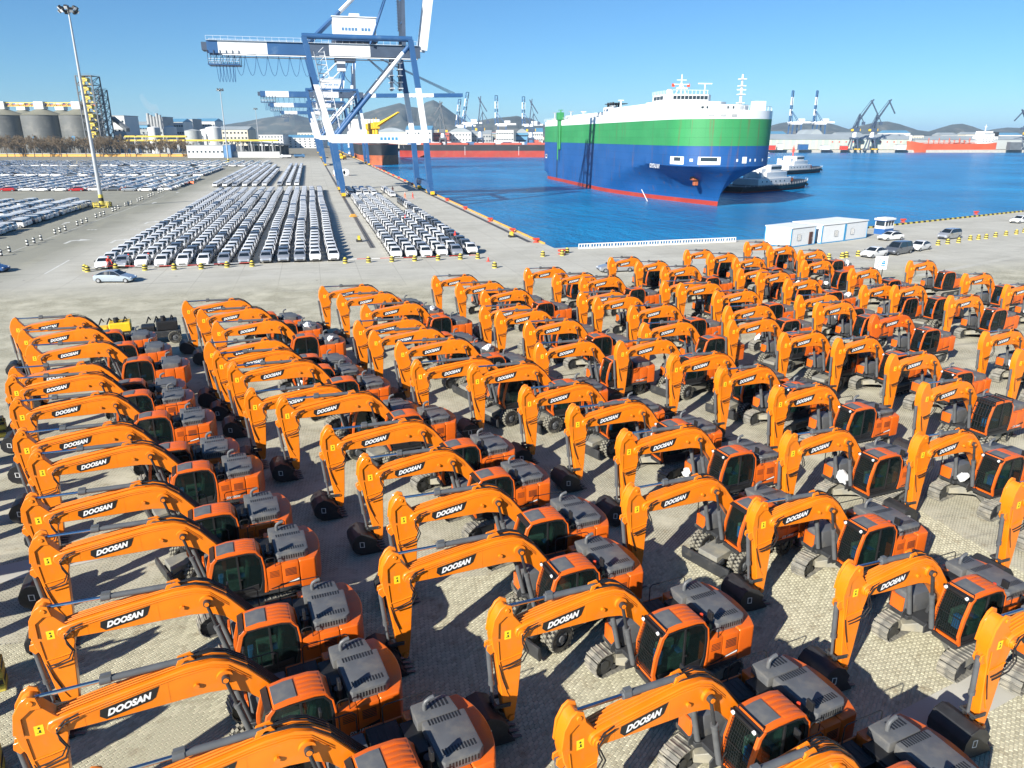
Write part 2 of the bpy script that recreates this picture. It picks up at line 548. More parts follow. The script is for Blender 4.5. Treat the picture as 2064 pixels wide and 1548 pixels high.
# ------------------------------------------------------------------ ground, quay, water, hills
def ground_material():
    m = bpy.data.materials.new('quay_paving')
    MATS['ground'] = m
    m.use_nodes = True
    n = m.node_tree
    L = n.links.new
    b = n.nodes['Principled BSDF']
    b.inputs['Roughness'].default_value = 0.88
    g = n.nodes.new('ShaderNodeNewGeometry')
    sep = n.nodes.new('ShaderNodeSeparateXYZ')
    L(g.outputs['Position'], sep.inputs[0])

    def noise(scale, detail=6, rough=0.6, stretch=None):
        t = n.nodes.new('ShaderNodeTexNoise')
        t.inputs['Scale'].default_value = scale
        t.inputs['Detail'].default_value = detail
        t.inputs['Roughness'].default_value = rough
        if stretch:
            mp = n.nodes.new('ShaderNodeMapping')
            mp.inputs['Scale'].default_value = stretch
            mp.inputs['Rotation'].default_value = (0, 0, 0.25)
            L(g.outputs['Position'], mp.inputs[0])
            L(mp.outputs[0], t.inputs['Vector'])
        else:
            L(g.outputs['Position'], t.inputs['Vector'])
        return t.outputs['Fac']

    def rng(v, a, c, lo=0.0, hi=1.0):
        r = n.nodes.new('ShaderNodeMapRange')
        r.inputs['From Min'].default_value = a
        r.inputs['From Max'].default_value = c
        r.inputs['To Min'].default_value = lo
        r.inputs['To Max'].default_value = hi
        L(v, r.inputs['Value'])
        return r.outputs[0]

    def mix(f, a, c):
        x = n.nodes.new('ShaderNodeMix')
        x.data_type = 'RGBA'
        if isinstance(f, float):
            x.inputs['Factor'].default_value = f
        else:
            L(f, x.inputs['Factor'])
        for k, q in (('A', a), ('B', c)):
            if isinstance(q, tuple):
                x.inputs[k].default_value = (*q, 1)
            else:
                L(q, x.inputs[k])
        return x.outputs['Result']

    def math_(op, a, c):
        x = n.nodes.new('ShaderNodeMath')
        x.operation = op
        for k, q in ((0, a), (1, c)):
            if isinstance(q, (int, float)):
                x.inputs[k].default_value = q
            else:
                L(q, x.inputs[k])
        return x.outputs[0]

    br = n.nodes.new('ShaderNodeTexBrick')
    br.inputs['Scale'].default_value = 1.0
    br.inputs['Brick Width'].default_value = 0.225
    br.inputs['Row Height'].default_value = 0.1125
    br.inputs['Mortar Size'].default_value = 0.011
    br.inputs['Mortar Smooth'].default_value = 0.3
    br.inputs['Color1'].default_value = (0.50, 0.47, 0.34, 1)
    br.inputs['Color2'].default_value = (0.41, 0.385, 0.285, 1)
    br.inputs['Mortar'].default_value = (0.09, 0.085, 0.07, 1)
    mp = n.nodes.new('ShaderNodeMapping')
    mp.inputs['Rotation'].default_value = (0, 0, R_(-40))
    L(g.outputs['Position'], mp.inputs[0])
    L(mp.outputs[0], br.inputs['Vector'])
    paver = mix(rng(noise(0.35), 0.42, 0.68), br.outputs['Color'], (0.55, 0.52, 0.40))
    paver = mix(rng(noise(1.7, 8), 0.56, 0.72, 0, 0.55), paver, (0.24, 0.19, 0.11))
    # poured slabs with joints
    sl = n.nodes.new('ShaderNodeTexBrick')
    sl.offset = 0.0
    sl.inputs['Scale'].default_value = 1.0
    sl.inputs['Brick Width'].default_value = 5.0
    sl.inputs['Row Height'].default_value = 4.0
    sl.inputs['Mortar Size'].default_value = 0.035
    sl.inputs['Color1'].default_value = (0.53, 0.515, 0.45, 1)
    sl.inputs['Color2'].default_value = (0.49, 0.475, 0.415, 1)
    sl.inputs['Mortar'].default_value = (0.33, 0.315, 0.27, 1)
    L(g.outputs['Position'], sl.inputs['Vector'])
    slab = mix(rng(noise(0.12, 8, 0.7), 0.45, 0.75), sl.outputs['Color'], (0.38, 0.365, 0.31))
    slab = mix(rng(noise(0.5, 8, 0.65, (0.25, 1.6, 1)), 0.55, 0.75, 0, 0.6), slab, (0.27, 0.255, 0.22))
    # worn asphalt on the left
    asph = mix(rng(noise(0.08, 8, 0.7), 0.35, 0.7), (0.30, 0.295, 0.235), (0.23, 0.225, 0.185))
    asph = mix(rng(noise(0.25, 6, 0.6, (1.8, 0.2, 1)), 0.52, 0.75, 0, 0.6), asph, (0.36, 0.345, 0.26))
    wob = math_('MULTIPLY', noise(0.06), 14.0)
    yy = math_('ADD', sep.outputs['Y'], wob)
    xx = math_('ADD', sep.outputs['X'], wob)
    c = mix(rng(xx, -26, -34), slab, asph)
    yx = math_('ADD', yy, math_('MULTIPLY', sep.outputs['X'], 0.10))
    c = mix(rng(yx, 92, 104), paver, c)
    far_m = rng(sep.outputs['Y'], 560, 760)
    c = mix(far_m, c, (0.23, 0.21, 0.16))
    c = mix(rng(noise(0.8, 3, 0.5), 0.70, 0.76, 0, 0.7), c, (0.10, 0.095, 0.085))
    c = mix(rng(noise(0.33, 5, 0.6, (0.12, 2.6, 1)), 0.60, 0.72, 0, 0.45), c, (0.17, 0.165, 0.15))
    fine = noise(6.0, 4)
    c = mix(rng(fine, 0.3, 0.7, 0.0, 0.16), c, (0.16, 0.15, 0.12))
    L(c, b.inputs['Base Color'])
    bp = n.nodes.new('ShaderNodeBump')
    bp.inputs['Strength'].default_value = 0.35
    bp.inputs['Distance'].default_value = 0.01
    L(br.outputs['Fac'], bp.inputs['Height'])
    bp.invert = True
    L(bp.outputs[0], b.inputs['Normal'])
    return m


def paver_material():
    m = bpy.data.materials.new('paver_concrete')
    MATS['paver'] = m
    m.use_nodes = True
    n = m.node_tree
    L = n.links.new
    b = n.nodes['Principled BSDF']
    b.inputs['Roughness'].default_value = 0.9
    g = n.nodes.new('ShaderNodeNewGeometry')
    rp = n.nodes.new('ShaderNodeValToRGB')
    rp.color_ramp.elements[0].color = (0.38, 0.355, 0.25, 1)
    rp.color_ramp.elements[1].color = (0.55, 0.52, 0.375, 1)
    L(g.outputs['Random Per Island'], rp.inputs[0])
    t = n.nodes.new('ShaderNodeTexNoise')
    t.inputs['Scale'].default_value = 1.7
    t.inputs['Detail'].default_value = 8
    L(g.outputs['Position'], t.inputs['Vector'])
    r = n.nodes.new('ShaderNodeMapRange')
    r.inputs['From Min'].default_value = 0.56
    r.inputs['From Max'].default_value = 0.72
    r.inputs['To Max'].default_value = 0.6
    L(t.outputs['Fac'], r.inputs[0])
    x = n.nodes.new('ShaderNodeMix')
    x.data_type = 'RGBA'
    L(r.outputs[0], x.inputs['Factor'])
    L(rp.outputs[0], x.inputs['A'])
    x.inputs['B'].default_value = (0.22, 0.17, 0.10, 1)
    L(x.outputs['Result'], b.inputs['Base Color'])
    t2 = n.nodes.new('ShaderNodeTexNoise')
    t2.inputs['Scale'].default_value = 60
    L(g.outputs['Position'], t2.inputs['Vector'])
    bp = n.nodes.new('ShaderNodeBump')
    bp.inputs['Strength'].default_value = 0.3
    bp.inputs['Distance'].default_value = 0.01
    L(t2.outputs['Fac'], bp.inputs['Height'])
    L(bp.outputs[0], b.inputs['Normal'])


def water_material():
    m = bpy.data.materials.new('harbour_water')
    MATS['water'] = m
    m.use_nodes = True
    n = m.node_tree
    L = n.links.new
    b = n.nodes['Principled BSDF']
    b.inputs['Roughness'].default_value = 0.22
    b.inputs['Specular IOR Level'].default_value = 0.14
    b.inputs['IOR'].default_value = 1.33
    g = n.nodes.new('ShaderNodeNewGeometry')
    t0 = n.nodes.new('ShaderNodeTexNoise')
    t0.inputs['Scale'].default_value = 0.02
    t0.inputs['Detail'].default_value = 6
    L(g.outputs['Position'], t0.inputs['Vector'])
    rp = n.nodes.new('ShaderNodeValToRGB')
    rp.color_ramp.elements[0].position = 0.35
    rp.color_ramp.elements[0].color = (0.002, 0.13, 0.33, 1)
    rp.color_ramp.elements[1].position = 0.7
    rp.color_ramp.elements[1].color = (0.004, 0.23, 0.50, 1)
    L(t0.outputs['Fac'], rp.inputs[0])
    L(rp.outputs[0], b.inputs['Base Color'])
    hs = []
    for sc_, st, w_ in ((0.16, (1.0, 0.45, 1), 1.0), (0.55, (1.0, 0.5, 1), 0.5), (2.2, (1, 0.7, 1), 0.16)):
        mp = n.nodes.new('ShaderNodeMapping')
        mp.inputs['Rotation'].default_value = (0, 0, R_(-60) + w_)
        mp.inputs['Scale'].default_value = st
        L(g.outputs['Position'], mp.inputs[0])
        t = n.nodes.new('ShaderNodeTexNoise')
        t.inputs['Scale'].default_value = sc_
        t.inputs['Detail'].default_value = 5
        t.inputs['Roughness'].default_value = 0.6
        L(mp.outputs[0], t.inputs['Vector'])
        q = n.nodes.new('ShaderNodeMath')
        q.operation = 'MULTIPLY'
        q.inputs[1].default_value = w_
        L(t.outputs['Fac'], q.inputs[0])
        hs.append(q.outputs[0])
    a = n.nodes.new('ShaderNodeMath')
    L(hs[0], a.inputs[0])
    L(hs[1], a.inputs[1])
    a2 = n.nodes.new('ShaderNodeMath')
    L(a.outputs[0], a2.inputs[0])
    L(hs[2], a2.inputs[1])
    bp = n.nodes.new('ShaderNodeBump')
    bp.inputs['Strength'].default_value = 0.9
    bp.inputs['Distance'].default_value = 2.2
    L(a2.outputs[0], bp.inputs['Height'])
    L(bp.outputs[0], b.inputs['Normal'])


ground_material()
paver_material()
water_material()
WZ = -4.0
QX = 36.8                                   # edge of the long quay
CORNER = (QX, 113.4)
EDGE_R = [(QX, 113.4), (76.0, 114.8), (163.0, 142.8), (700.0, 316.0)]   # edge of the cross quay
# land sheet with its quay face
poly = [(-6000, -400), (700, -400)] + EDGE_R[::-1] + [(QX, 9000), (-6000, 9000)]
mb = MB()
mb.add([(x, y, 0) for x, y in poly], [tuple(range(len(poly)))])
wall = EDGE_R[::-1] + [(QX, 9000)]
for a, c in zip(wall, wall[1:]):
    mb.add([(*a, 0), (*c, 0), (*c, -9), (*a, -9)], [(0, 1, 2, 3)], 1)
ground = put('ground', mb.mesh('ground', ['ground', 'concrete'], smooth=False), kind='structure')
# water to the horizon
mb = MB()
mb.add([(QX - 2, 100, WZ), (16000, 100, WZ), (16000, 16000, WZ), (QX - 2, 16000, WZ)], [(0, 1, 2, 3)])
put('water', mb.mesh('water', ['water'], smooth=False), kind='structure')


def cam_xy(D, lat, z=0.0):
    """D metres straight ahead of the camera, lat metres to its right"""
    p = FH * D + RT * lat
    return Vector((p.x, p.y, z))


# far shore: one low land sheet beyond the basin
mb = MB()
fs_pts = [cam_xy(1000, 60), cam_xy(985, 260), cam_xy(1064, 330), cam_xy(1064, 900), cam_xy(1064, 2600), cam_xy(9500, 9000), cam_xy(9500, -2500), cam_xy(1100, -150)]
n_ = len(fs_pts)
mb.add([(p.x, p.y, -0.5) for p in fs_pts], [tuple(range(n_))])
for a, c in zip(fs_pts[:5], fs_pts[1:5]):
    mb.add([(a.x, a.y, -0.5), (c.x, c.y, -0.5), (c.x, c.y, -9), (a.x, a.y, -9)], [(0, 1, 2, 3)])
put('far_shore', mb.mesh('far_shore', ['concrete'], smooth=False), kind='structure')

# ---- pavers near the camera, laid piece by piece
def paver_mesh(l, w_, h_, ch=0.012):
    q = MB()
    a, c = l / 2, w_ / 2
    q.add([(-a, -c, 0), (a, -c, 0), (a, c, 0), (-a, c, 0), (-a + ch, -c + ch, h_), (a - ch, -c + ch, h_), (a - ch, c - ch, h_), (-a + ch, c - ch, h_)],
          [(4, 5, 6, 7), (0, 1, 5, 4), (1, 2, 6, 5), (2, 3, 7, 6), (3, 0, 4, 7)])
    return q


rot = R_(40)
ca, sa = math.cos(rot), math.sin(rot)
cells = []
PL, PW = 0.225, 0.1125
for i in range(-190, 190):
    for j in range(-340, 340):
        u = (i + (0.5 if j % 2 else 0.0)) * PL + 2.0
        v_ = j * PW
        x, y = ca * u - sa * v_ + 6, sa * u + ca * v_ + 18
        if not (12.0 < y < 25.5 and -17 < x < 27):
            continue
        px_, py_, d_ = proj((x, y, 0))
        if -20 < px_ < IW + 20 and py_ < IH + 20 and d_ > 0:
            cells.append((d_, x, y))
cells.sort()
pv = paver_mesh(PL - 0.014, PW - 0.014, 0.016)
pm = pv.mesh('paver', ['paver'], smooth=False)
# the largest in view that no machine hides are those along the open left side of the yard
open_ = sorted(cells, key=lambda c: abs(c[1] + 5.2) * 0.8 + abs(c[2] - 18.6))[:300]
for d_, x, y in open_:
    o = put('paver', pm, ground, (x, y, random.uniform(-0.002, 0.003)), rot)
    o.rotation_euler = (random.uniform(-0.012, 0.012), random.uniform(-0.012, 0.012), rot + random.uniform(-0.012, 0.012))
keep = set((c[1], c[2]) for c in open_)
rest = np.array([(x, y) for d_, x, y in cells if (x, y) not in keep])
base = np.array(pv.v)
N = len(rest)
rr = rot + np.random.RandomState(3).uniform(-0.012, 0.012, N)
c_, s_ = np.cos(rr), np.sin(rr)
V = np.zeros((N, 8, 3))
V[:, :, 0] = base[None, :, 0] * c_[:, None] - base[None, :, 1] * s_[:, None] + rest[:, 0:1]
V[:, :, 1] = base[None, :, 0] * s_[:, None] + base[None, :, 1] * c_[:, None] + rest[:, 1:2]
V[:, :, 2] = base[None, :, 2] + np.random.RandomState(4).uniform(-0.003, 0.003, (N, 1))
Fq = (np.array(pv.f)[None, :, :] + (np.arange(N) * 8)[:, None, None]).reshape(-1, 4)
me = bpy.data.meshes.new('paving')
me.from_pydata(V.reshape(-1, 3).tolist(), [], Fq.tolist())
me.materials.append(MATS['paver'])
put('paving', me, ground, kind='stuff')

# ---- flush strips and painted markings
def strip(name, a, c, w_, z, m):
    a, c = Vector((a[0], a[1], 0)), Vector((c[0], c[1], 0))
    d = (c - a).normalized()
    s_ = Vector((-d.y, d.x, 0)) * (w_ / 2)
    q = MB()
    q.add([a - s_ + Vector((0, 0, z)), c - s_ + Vector((0, 0, z)), c + s_ + Vector((0, 0, z)), a + s_ + Vector((0, 0, z))], [(0, 1, 2, 3)])
    return put(name, q.mesh(name, [m], smooth=False), kind='structure')


strip('concrete_strip', pix(-40, 1168), pix(330, 1082), 1.5, 0.022, 'concrete_pale')
a, c = pix(1760, 1512), pix(2090, 1335)
strip('concrete_strip', a, c, 1.3, 0.022, 'concrete_pale')
strip('concrete_strip', pix(1850, 556), pix(2200, 488), 1.1, 0.006, 'concrete_pale')
strip('road_line', pix(-30, 527), pix(330, 395), 0.12, 0.005, 'road_paint')
strip('road_line', pix(90, 552), pix(140, 524), 0.25, 0.005, 'road_paint')
for (x0, y0, x1, y1) in ((176, 463, 197, 463), (262, 462, 285, 462)):
    for k in range(3):
        t0, t1 = k / 3, k / 3 + 0.22
        strip('road_dash', pix(x0 + (x1 - x0) * t0, y0), pix(x0 + (x1 - x0) * t1, y0), 0.7, 0.005, 'road_paint')


def arrow(x, y, s=1.0, bend=False):
    P = pix(x, y)
    q = MB()
    sh = [(-0.18, 0), (0.18, 0), (0.18, 3.2), (0.7, 3.2), (0, 5.2), (-0.7, 3.2), (-0.18, 3.2)]
    if bend:
        sh = [(-0.18, 0), (0.18, 0), (0.18, 2.4), (1.0, 2.9), (0.85, 2.3), (2.4, 3.2), (0.7, 4.4), (0.85, 3.6), (-0.18, 3.0)]
    q.add([(P.x + px_ * s, P.y + (py_ - 2.5) * s, 0.006) for px_, py_ in sh], [tuple(range(len(sh)))])
    put('road_arrow', q.mesh('road_arrow', ['road_paint'], smooth=False), kind='structure')


arrow(142, 486, 1.3, True)
arrow(232, 485, 1.3, True)
arrow(298, 448, 1.3, True)
arrow(310, 409)
arrow(357, 388)
arrow(132, 450)

# ---- crane rails in their slots, kerbs and fenders along the quay
RAIL_L, RAIL_W = 8.6, 34.9
for rx in (RAIL_L, RAIL_W):
    q = MB()
    q.box(rx - 0.45, rx + 0.45, 121, 1000, 0.003, 0.012)
    q.box(rx - 0.07, rx + 0.07, 121, 1000, 0.012, 0.06, 1)
    put('crane_rail', q.mesh('crane_rail', ['rail_steel', 'steel_dark'], smooth=False), kind='structure')
q = MB()
for k in range(180):
    y0 = 118 + k * 5.0
    q.box(QX - 0.45, QX - 0.1, y0, y0 + 4.3, 0.0, 0.28, 0)
put('quay_kerb', q.mesh('quay_kerb', ['kerb_orange'], bevel=0.03), kind='structure')
q = MB()
Pa, Pb = Vector((76.0, 114.8, 0)), Vector((163.0, 142.8, 0))
d = (Pb - Pa).normalized()
ang = math.atan2(d.y, d.x)
for k in range(150):
    M = Matrix.Translation(Pa + d * (k * 1.0)) @ Matrix.Rotation(ang, 4, 'Z')
    q.box(0, 0.98, -0.45, -0.1, 0.0, 0.3, k % 2, M)
put('hazard_kerb', q.mesh('hazard_kerb', ['hazard_yellow', 'hazard_black'], smooth=False), kind='structure')

# ---- hills
def hill_material():
    m = mat('hillside', (0.062, 0.072, 0.068), 0.95, var=0.3, vscale=0.006, dirt=(0.19, 0.17, 0.14), dscale=0.014, dth=0.5, damt=0.8, coords='World')
    return m


hill_material()
mat('hill_rock', (0.30, 0.26, 0.21), 0.95, var=0.25, vscale=0.01, coords='World')


def ridge(name, outline, D, depth, seed):
    rs = np.random.RandomState(seed)
    xs = np.array([p[0] for p in outline], float)
    ys = np.array([p[1] for p in outline], float)
    n = 120
    px_ = np.linspace(xs[0], xs[-1], n)
    py_ = np.interp(px_, xs, ys)
    nd = 26
    from mathutils import noise as NZ
    V, F = [], []
    for i in range(n):
        P = far(px_[i], py_[i], D)
        top = max(P.z, 0.0)
        latp = P.dot(RT)
        for j in range(nd):
            t = j / (nd - 1)                       # 0 front foot .. 1 back foot
            prof = math.sin(PI * min(1.0, t * 1.0)) ** 1.1 if t < 0.5 else math.cos(PI * (t - 0.5)) ** 1.1
            dd = D + (t - 0.5) * depth
            nz = NZ.fractal(Vector((latp * 0.004, dd * 0.004, seed)), 1.0, 2.0, 5)
            k = 1.0 - abs(t - 0.5) * 2
            zz = top * prof * (1 + (0.45 * nz) * (1 - prof) * 1.6 + 0.04 * nz)
            q = FH * dd + RT * (latp * dd / D + 60 * nz * (1 - k))
            V.append((q.x, q.y, zz - 3))
    for i in range(n - 1):
        for j in range(nd - 1):
            F.append((i * nd + j, (i + 1) * nd + j, (i + 1) * nd + j + 1, i * nd + j + 1))
    me = bpy.data.meshes.new(name)
    me.from_pydata(V, [], F)
    me.materials.append(MATS['hillside'])
    me.polygons.foreach_set('use_smooth', [True] * len(F))
    put(name, me, kind='structure')


ridge('hill', [(380, 262), (440, 252), (500, 243), (545, 236), (590, 227), (612, 234), (640, 241), (680, 238), (720, 250), (760, 262)], 4300, 1300, 3)
ridge('hill', [(640, 262), (690, 246), (735, 226), (765, 216), (790, 209), (806, 206), (826, 214), (843, 217), (858, 206), (872, 202), (888, 210), (912, 227), (945, 246), (990, 262)], 4000, 1400, 11)
ridge('hill', [(900, 262), (960, 243), (1000, 236), (1042, 231), (1070, 236), (1100, 250), (1140, 262)], 3600, 1000, 5)
ridge('hill', [(1520, 262), (1570, 248), (1605, 242), (1650, 242), (1690, 252), (1720, 262)], 4200, 1100, 21)
ridge('hill', [(1690, 264), (1735, 252), (1770, 244), (1790, 243), (1815, 249), (1850, 261), (1880, 265)], 3800, 900, 8)
ridge('hill', [(1865, 266), (1895, 256), (1920, 249), (1940, 248), (1962, 254), (1985, 262), (2005, 266)], 3700, 800, 9)
ridge('hill', [(1970, 266), (2005, 259), (2030, 256), (2060, 257), (2100, 250), (2160, 262)], 4300, 900, 14)
# ------------------------------------------------------------------ excavators
# local frame: +X forward, +Y the cab side, Z up; swing axis at the origin
def arc(cx, cy, r, a0, a1, n):
    return [(cx + r * math.cos(R_(a0 + (a1 - a0) * k / n)), cy + r * math.sin(R_(a0 + (a1 - a0) * k / n))) for k in range(n + 1)]


XM = {}
XPARTS = {}


def xm(key, name, q, mats, bevel=0.0, parent=None, seg=1):
    XPARTS[key] = (name, q.mesh(name, mats, bevel=bevel, seg=seg), parent)


# --- boom
BOOM_UP = [(5.28, 3.66), (4.95, 3.74), (4.2, 3.86), (3.3, 3.99), (2.75, 4.07), (2.2, 4.06), (1.85, 3.92), (1.42, 3.55), (0.95, 2.92), (0.5, 2.3), (0.12, 1.9)]
BOOM_LO = [(0.12, 1.58), (0.42, 1.52), (0.80, 1.9), (1.2, 2.45), (1.55, 2.84), (1.95, 3.06), (2.4, 3.15), (3.2, 3.17), (4.2, 3.2), (5.0, 3.24), (5.2, 3.25), (5.36, 3.32), (5.42, 3.46), (5.38, 3.6)]
q = MB()
q.prism(BOOM_UP + BOOM_LO, -0.27, 0.27)
xm('boom', 'boom', q, ['orange'], 0.022)
q = MB()                                              # pin bosses, weld ribs, lugs
for s_ in (-1, 1):
    q.cyl((2.0, s_ * 0.26, 3.55), (2.0, s_ * 0.36, 3.55), 0.19, n=16)
    q.cyl((2.0, s_ * 0.36, 3.55), (2.0, s_ * 0.52, 3.55), 0.07, n=10)
    q.cyl((2.6, s_ * 0.26, 3.5), (2.6, s_ * 0.35, 3.5), 0.06, n=8)
    q.cyl((5.2, s_ * 0.27, 3.42), (5.2, s_ * 0.33, 3.42), 0.15, n=14)
    q.prism([(2.45, 4.0), (3.0, 3.98), (2.88, 4.24), (2.62, 4.28)], s_ * 0.1 - 0.03, s_ * 0.1 + 0.03)
    for (x_, z_) in ((4.75, 3.49), (3.15, 3.57)):
        q.box(x_ - 0.012, x_ + 0.012, s_ * 0.268 - 0.006, s_ * 0.268 + 0.006, z_ - 0.24 if x_ > 4 else z_ - 0.38, z_ + 0.23 if x_ > 4 else z_ + 0.38)
xm('boom_boss', 'pin_boss', q, ['orange'], 0.0, 'boom')
# steel lines along the top and side of the boom
q = MB()
for y_ in (-0.14, -0.05, 0.05, 0.14):
    q.tube([(x_, y_, z_ + 0.05) for x_, z_ in BOOM_UP[:8]], 0.022, 5)
for dz_ in (0.0, 0.07):
    q.tube([(5.0, 0.285, 3.64 - dz_), (4.3, 0.285, 3.77 - dz_), (3.5, 0.285, 3.89 - dz_), (2.9, 0.285, 3.97 - dz_), (2.3, 0.285, 3.98 - dz_), (1.9, 0.285, 3.84 - dz_), (1.4, 0.285, 3.3 - dz_)], 0.016, 5)
xm('boom_pipe', 'hydraulic_pipe', q, ['orange'], 0.0, 'boom')
q = MB()
for k, y_ in enumerate((-0.16, -0.08, 0.0, 0.08, 0.16)):
    hh = 0.03 + 0.03 * (k % 3)
    q.tube([(2.95, y_ * 0.5, 4.10), (2.65, y_, 4.12 + hh), (2.25, y_ * 1.3, 4.12 + hh), (1.9, y_ * 1.4, 3.98 + hh * .8), (1.5, y_ * 1.4, 3.66 + hh * .5), (1.1, y_ * 1.2, 3.18), (0.65, y_ * 1.2, 2.58), (0.25, y_, 2.15)], 0.021, 6)
xm('boom_hose', 'hydraulic_hose', q, ['black'], 0.0, 'boom')
q = MB()
for k, y_ in enumerate((0.31, 0.36)):
    off = 0.06 * k
    q.tube([(4.75, y_ - 0.03, 3.68 - off), (5.05, y_, 3.62 - off), (5.25, y_ + 0.04, 3.45 - off), (5.22 - off, y_ + 0.06, 3.15), (5.12 - off, y_ + 0.05, 2.9), (5.25 - off, y_, 2.62 - off), (5.55, y_ - 0.03, 2.5 - off), (5.8, y_ - 0.05, 2.45 - off)], 0.022, 6)
q.tube([(5.86, 0.2, 2.5), (5.75, 0.22, 2.0), (5.62, 0.22, 1.6)], 0.02, 5)
xm('arm_hose', 'hydraulic_hose', q, ['black'], 0.0, 'arm')
# --- name plate and letters on both boom faces
LX, LZ, LTILT = 3.90, 3.52, R_(8.5)
hw, hh = 0.66, 0.165
for s_ in (1, -1):
    q = MB()
    pts = [(-hw - 0.03, -hh * 0.1), (-hw + 0.10, -hh), (hw - 0.18, -hh), (hw - 0.07, -hh * 0.7), (hw + 0.05, hh), (-hw + 0.0, hh)]
    if s_ > 0:                                        # seen from the cab side, reading from tip to knee
        pp = [(LX - (a * math.cos(LTILT)) - 0 + b_ * math.sin(LTILT) * 0, LZ + a * math.sin(LTILT) + b_ * math.cos(LTILT)) for a, b_ in pts]
    else:
        pp = [(LX + a * math.cos(LTILT), LZ - a * math.sin(LTILT) + b_ * math.cos(LTILT)) for a, b_ in pts]
    q.prism(pp, s_ * 0.271, s_ * 0.279)
    xm('plate%d' % s_, 'name_plate', q, ['plate_black'], 0.0, 'boom')
tm = text_mesh('DOOSAN', 1.04, 0.205, ['letter_white'], bold=0.055, shear=0.28)
for s_ in (1, -1):
    q = MB()
    o0 = len(q.v)
    for v in tm.vertices:
        a, b_ = v.co.x, v.co.y
        if s_ > 0:
            q.v.append((LX - a * math.cos(LTILT), 0.282, LZ + a * math.sin(LTILT) + b_ * math.cos(LTILT)))
        else:
            q.v.append((LX + a * math.cos(LTILT), -0.282, LZ - a * math.sin(LTILT) + b_ * math.cos(LTILT)))
    for p_ in tm.polygons:
        q.f.append(tuple(i + o0 for i in p_.vertices))
        q.m.append(0)
    xm('letters%d' % s_, 'lettering', q, ['letter_white'], 0.0, 'boom')
# --- arm
ARM = [(5.50, 4.10), (5.56, 4.28), (5.70, 4.36), (5.86, 4.28), (6.0, 4.04), (6.09, 3.72), (6.11, 3.40), (6.06, 3.08), (5.97, 2.85), (5.92, 2.5), (5.66, 0.75), (5.57, 0.48), (5.44, 0.40), (5.31, 0.48),
       (5.22, 1.3), (5.13, 2.75), (5.05, 3.05), (5.03, 3.35), (5.09, 3.6), (5.25, 3.76)]
q = MB()
q.prism(ARM, -0.185, 0.185)
xm('arm', 'arm', q, ['orange'], 0.02)
q = MB()
for s_ in (-1, 1):
    q.prism([(5.48, 4.06), (5.55, 4.40), (5.72, 4.46), (5.88, 4.36), (6.06, 4.05), (6.14, 3.5), (5.92, 3.4), (5.92, 3.9), (5.7, 4.08)], s_ * 0.2 - 0.035, s_ * 0.2 + 0.035)
    q.prism([(5.95, 2.95), (6.04, 3.22), (6.2, 3.18), (6.22, 3.02), (6.1, 2.85)], s_ * 0.1 - 0.025, s_ * 0.1 + 0.025)
    q.cyl((5.68, s_ * 0.2, 4.28), (5.68, s_ * 0.27, 4.28), 0.07, n=10)
    q.cyl((5.44, s_ * 0.18, 0.53), (5.44, s_ * 0.25, 0.53), 0.10, n=12)
    q.cyl((5.48, s_ * 0.18, 1.02), (5.48, s_ * 0.23, 1.02), 0.05, n=8)
    q.cyl((5.2, s_ * 0.3, 3.42), (5.2, s_ * 0.36, 3.42), 0.09, n=12)
xm('arm_boss', 'pin_boss', q, ['orange'], 0.008, 'arm')
q = MB()
q.tube([(5.92, 0.2, 3.3), (5.86, 0.2, 2.6), (5.62, 0.2, 1.5), (5.48, 0.2, 1.2)], 0.016, 5)
q.tube([(5.16, 0.2, 2.72), (5.5, 0.2, 2.66), (5.86, 0.2, 2.62)], 0.018, 5)
xm('arm_pipe', 'hydraulic_pipe', q, ['orange'], 0.0, 'arm')
q = MB()
for s_ in (1,):
    q.box(5.52, 5.72, s_ * 0.187, s_ * 0.19, 3.30, 3.58, 0)
    q.box(5.59, 5.63, s_ * 0.190, s_ * 0.192, 3.36, 3.44, 1)
    q.box(5.57, 5.67, s_ * 0.190, s_ * 0.192, 3.36, 3.375, 1)
    q.cyl((5.62, s_ * 0.190, 3.50), (5.62, s_ * 0.192, 3.50), 0.03, n=8, mi=1)
xm('sticker', 'warning_sticker', q, ['sticker_yellow', 'plate_black'], 0.0, 'arm')
# --- cylinders
q = MB()
q.cyl((2.78, 0, 4.16), (4.20, 0, 4.215), 0.09, n=12)
q.cyl((4.17, 0, 4.214), (4.38, 0, 4.222), 0.112, n=12)
q.cyl((2.72, -0.13, 4.158), (2.72, 0.13, 4.158), 0.07, n=10)
q.box(4.15, 4.35, -0.06, 0.06, 4.27, 4.38)
xm('arm_cyl', 'arm_cylinder', q, ['cylinder_grey'], 0.0)
q = MB()
q.cyl((4.38, 0, 4.222), (5.64, 0, 4.27), 0.05, n=10)
xm('arm_rod', 'piston_rod', q, ['chrome'], 0.0, 'arm_cyl')
for s_ in (-1, 1):
    q = MB()
    q.cyl((1.50, s_ * 0.44, 1.30), (1.80, s_ * 0.44, 2.62), 0.088, n=12)
    q.cyl((1.79, s_ * 0.44, 2.58), (1.818, s_ * 0.44, 2.70), 0.104, n=12)
    xm('boom_cyl%d' % s_, 'boom_cylinder', q, ['cylinder_grey'], 0.0)
    q = MB()
    q.cyl((1.81, s_ * 0.44, 2.66), (2.0, s_ * 0.44, 3.5), 0.05, n=10)
    q.cyl((2.0, s_ * 0.38, 3.55), (2.0, s_ * 0.50, 3.55), 0.105, n=12)
    xm('boom_rod%d' % s_, 'piston_rod', q, ['steel_dark'], 0.0, 'boom_cyl%d' % s_)
q = MB()
q.cyl((6.14, 0, 3.06), (6.02, 0, 1.85), 0.078, n=12)
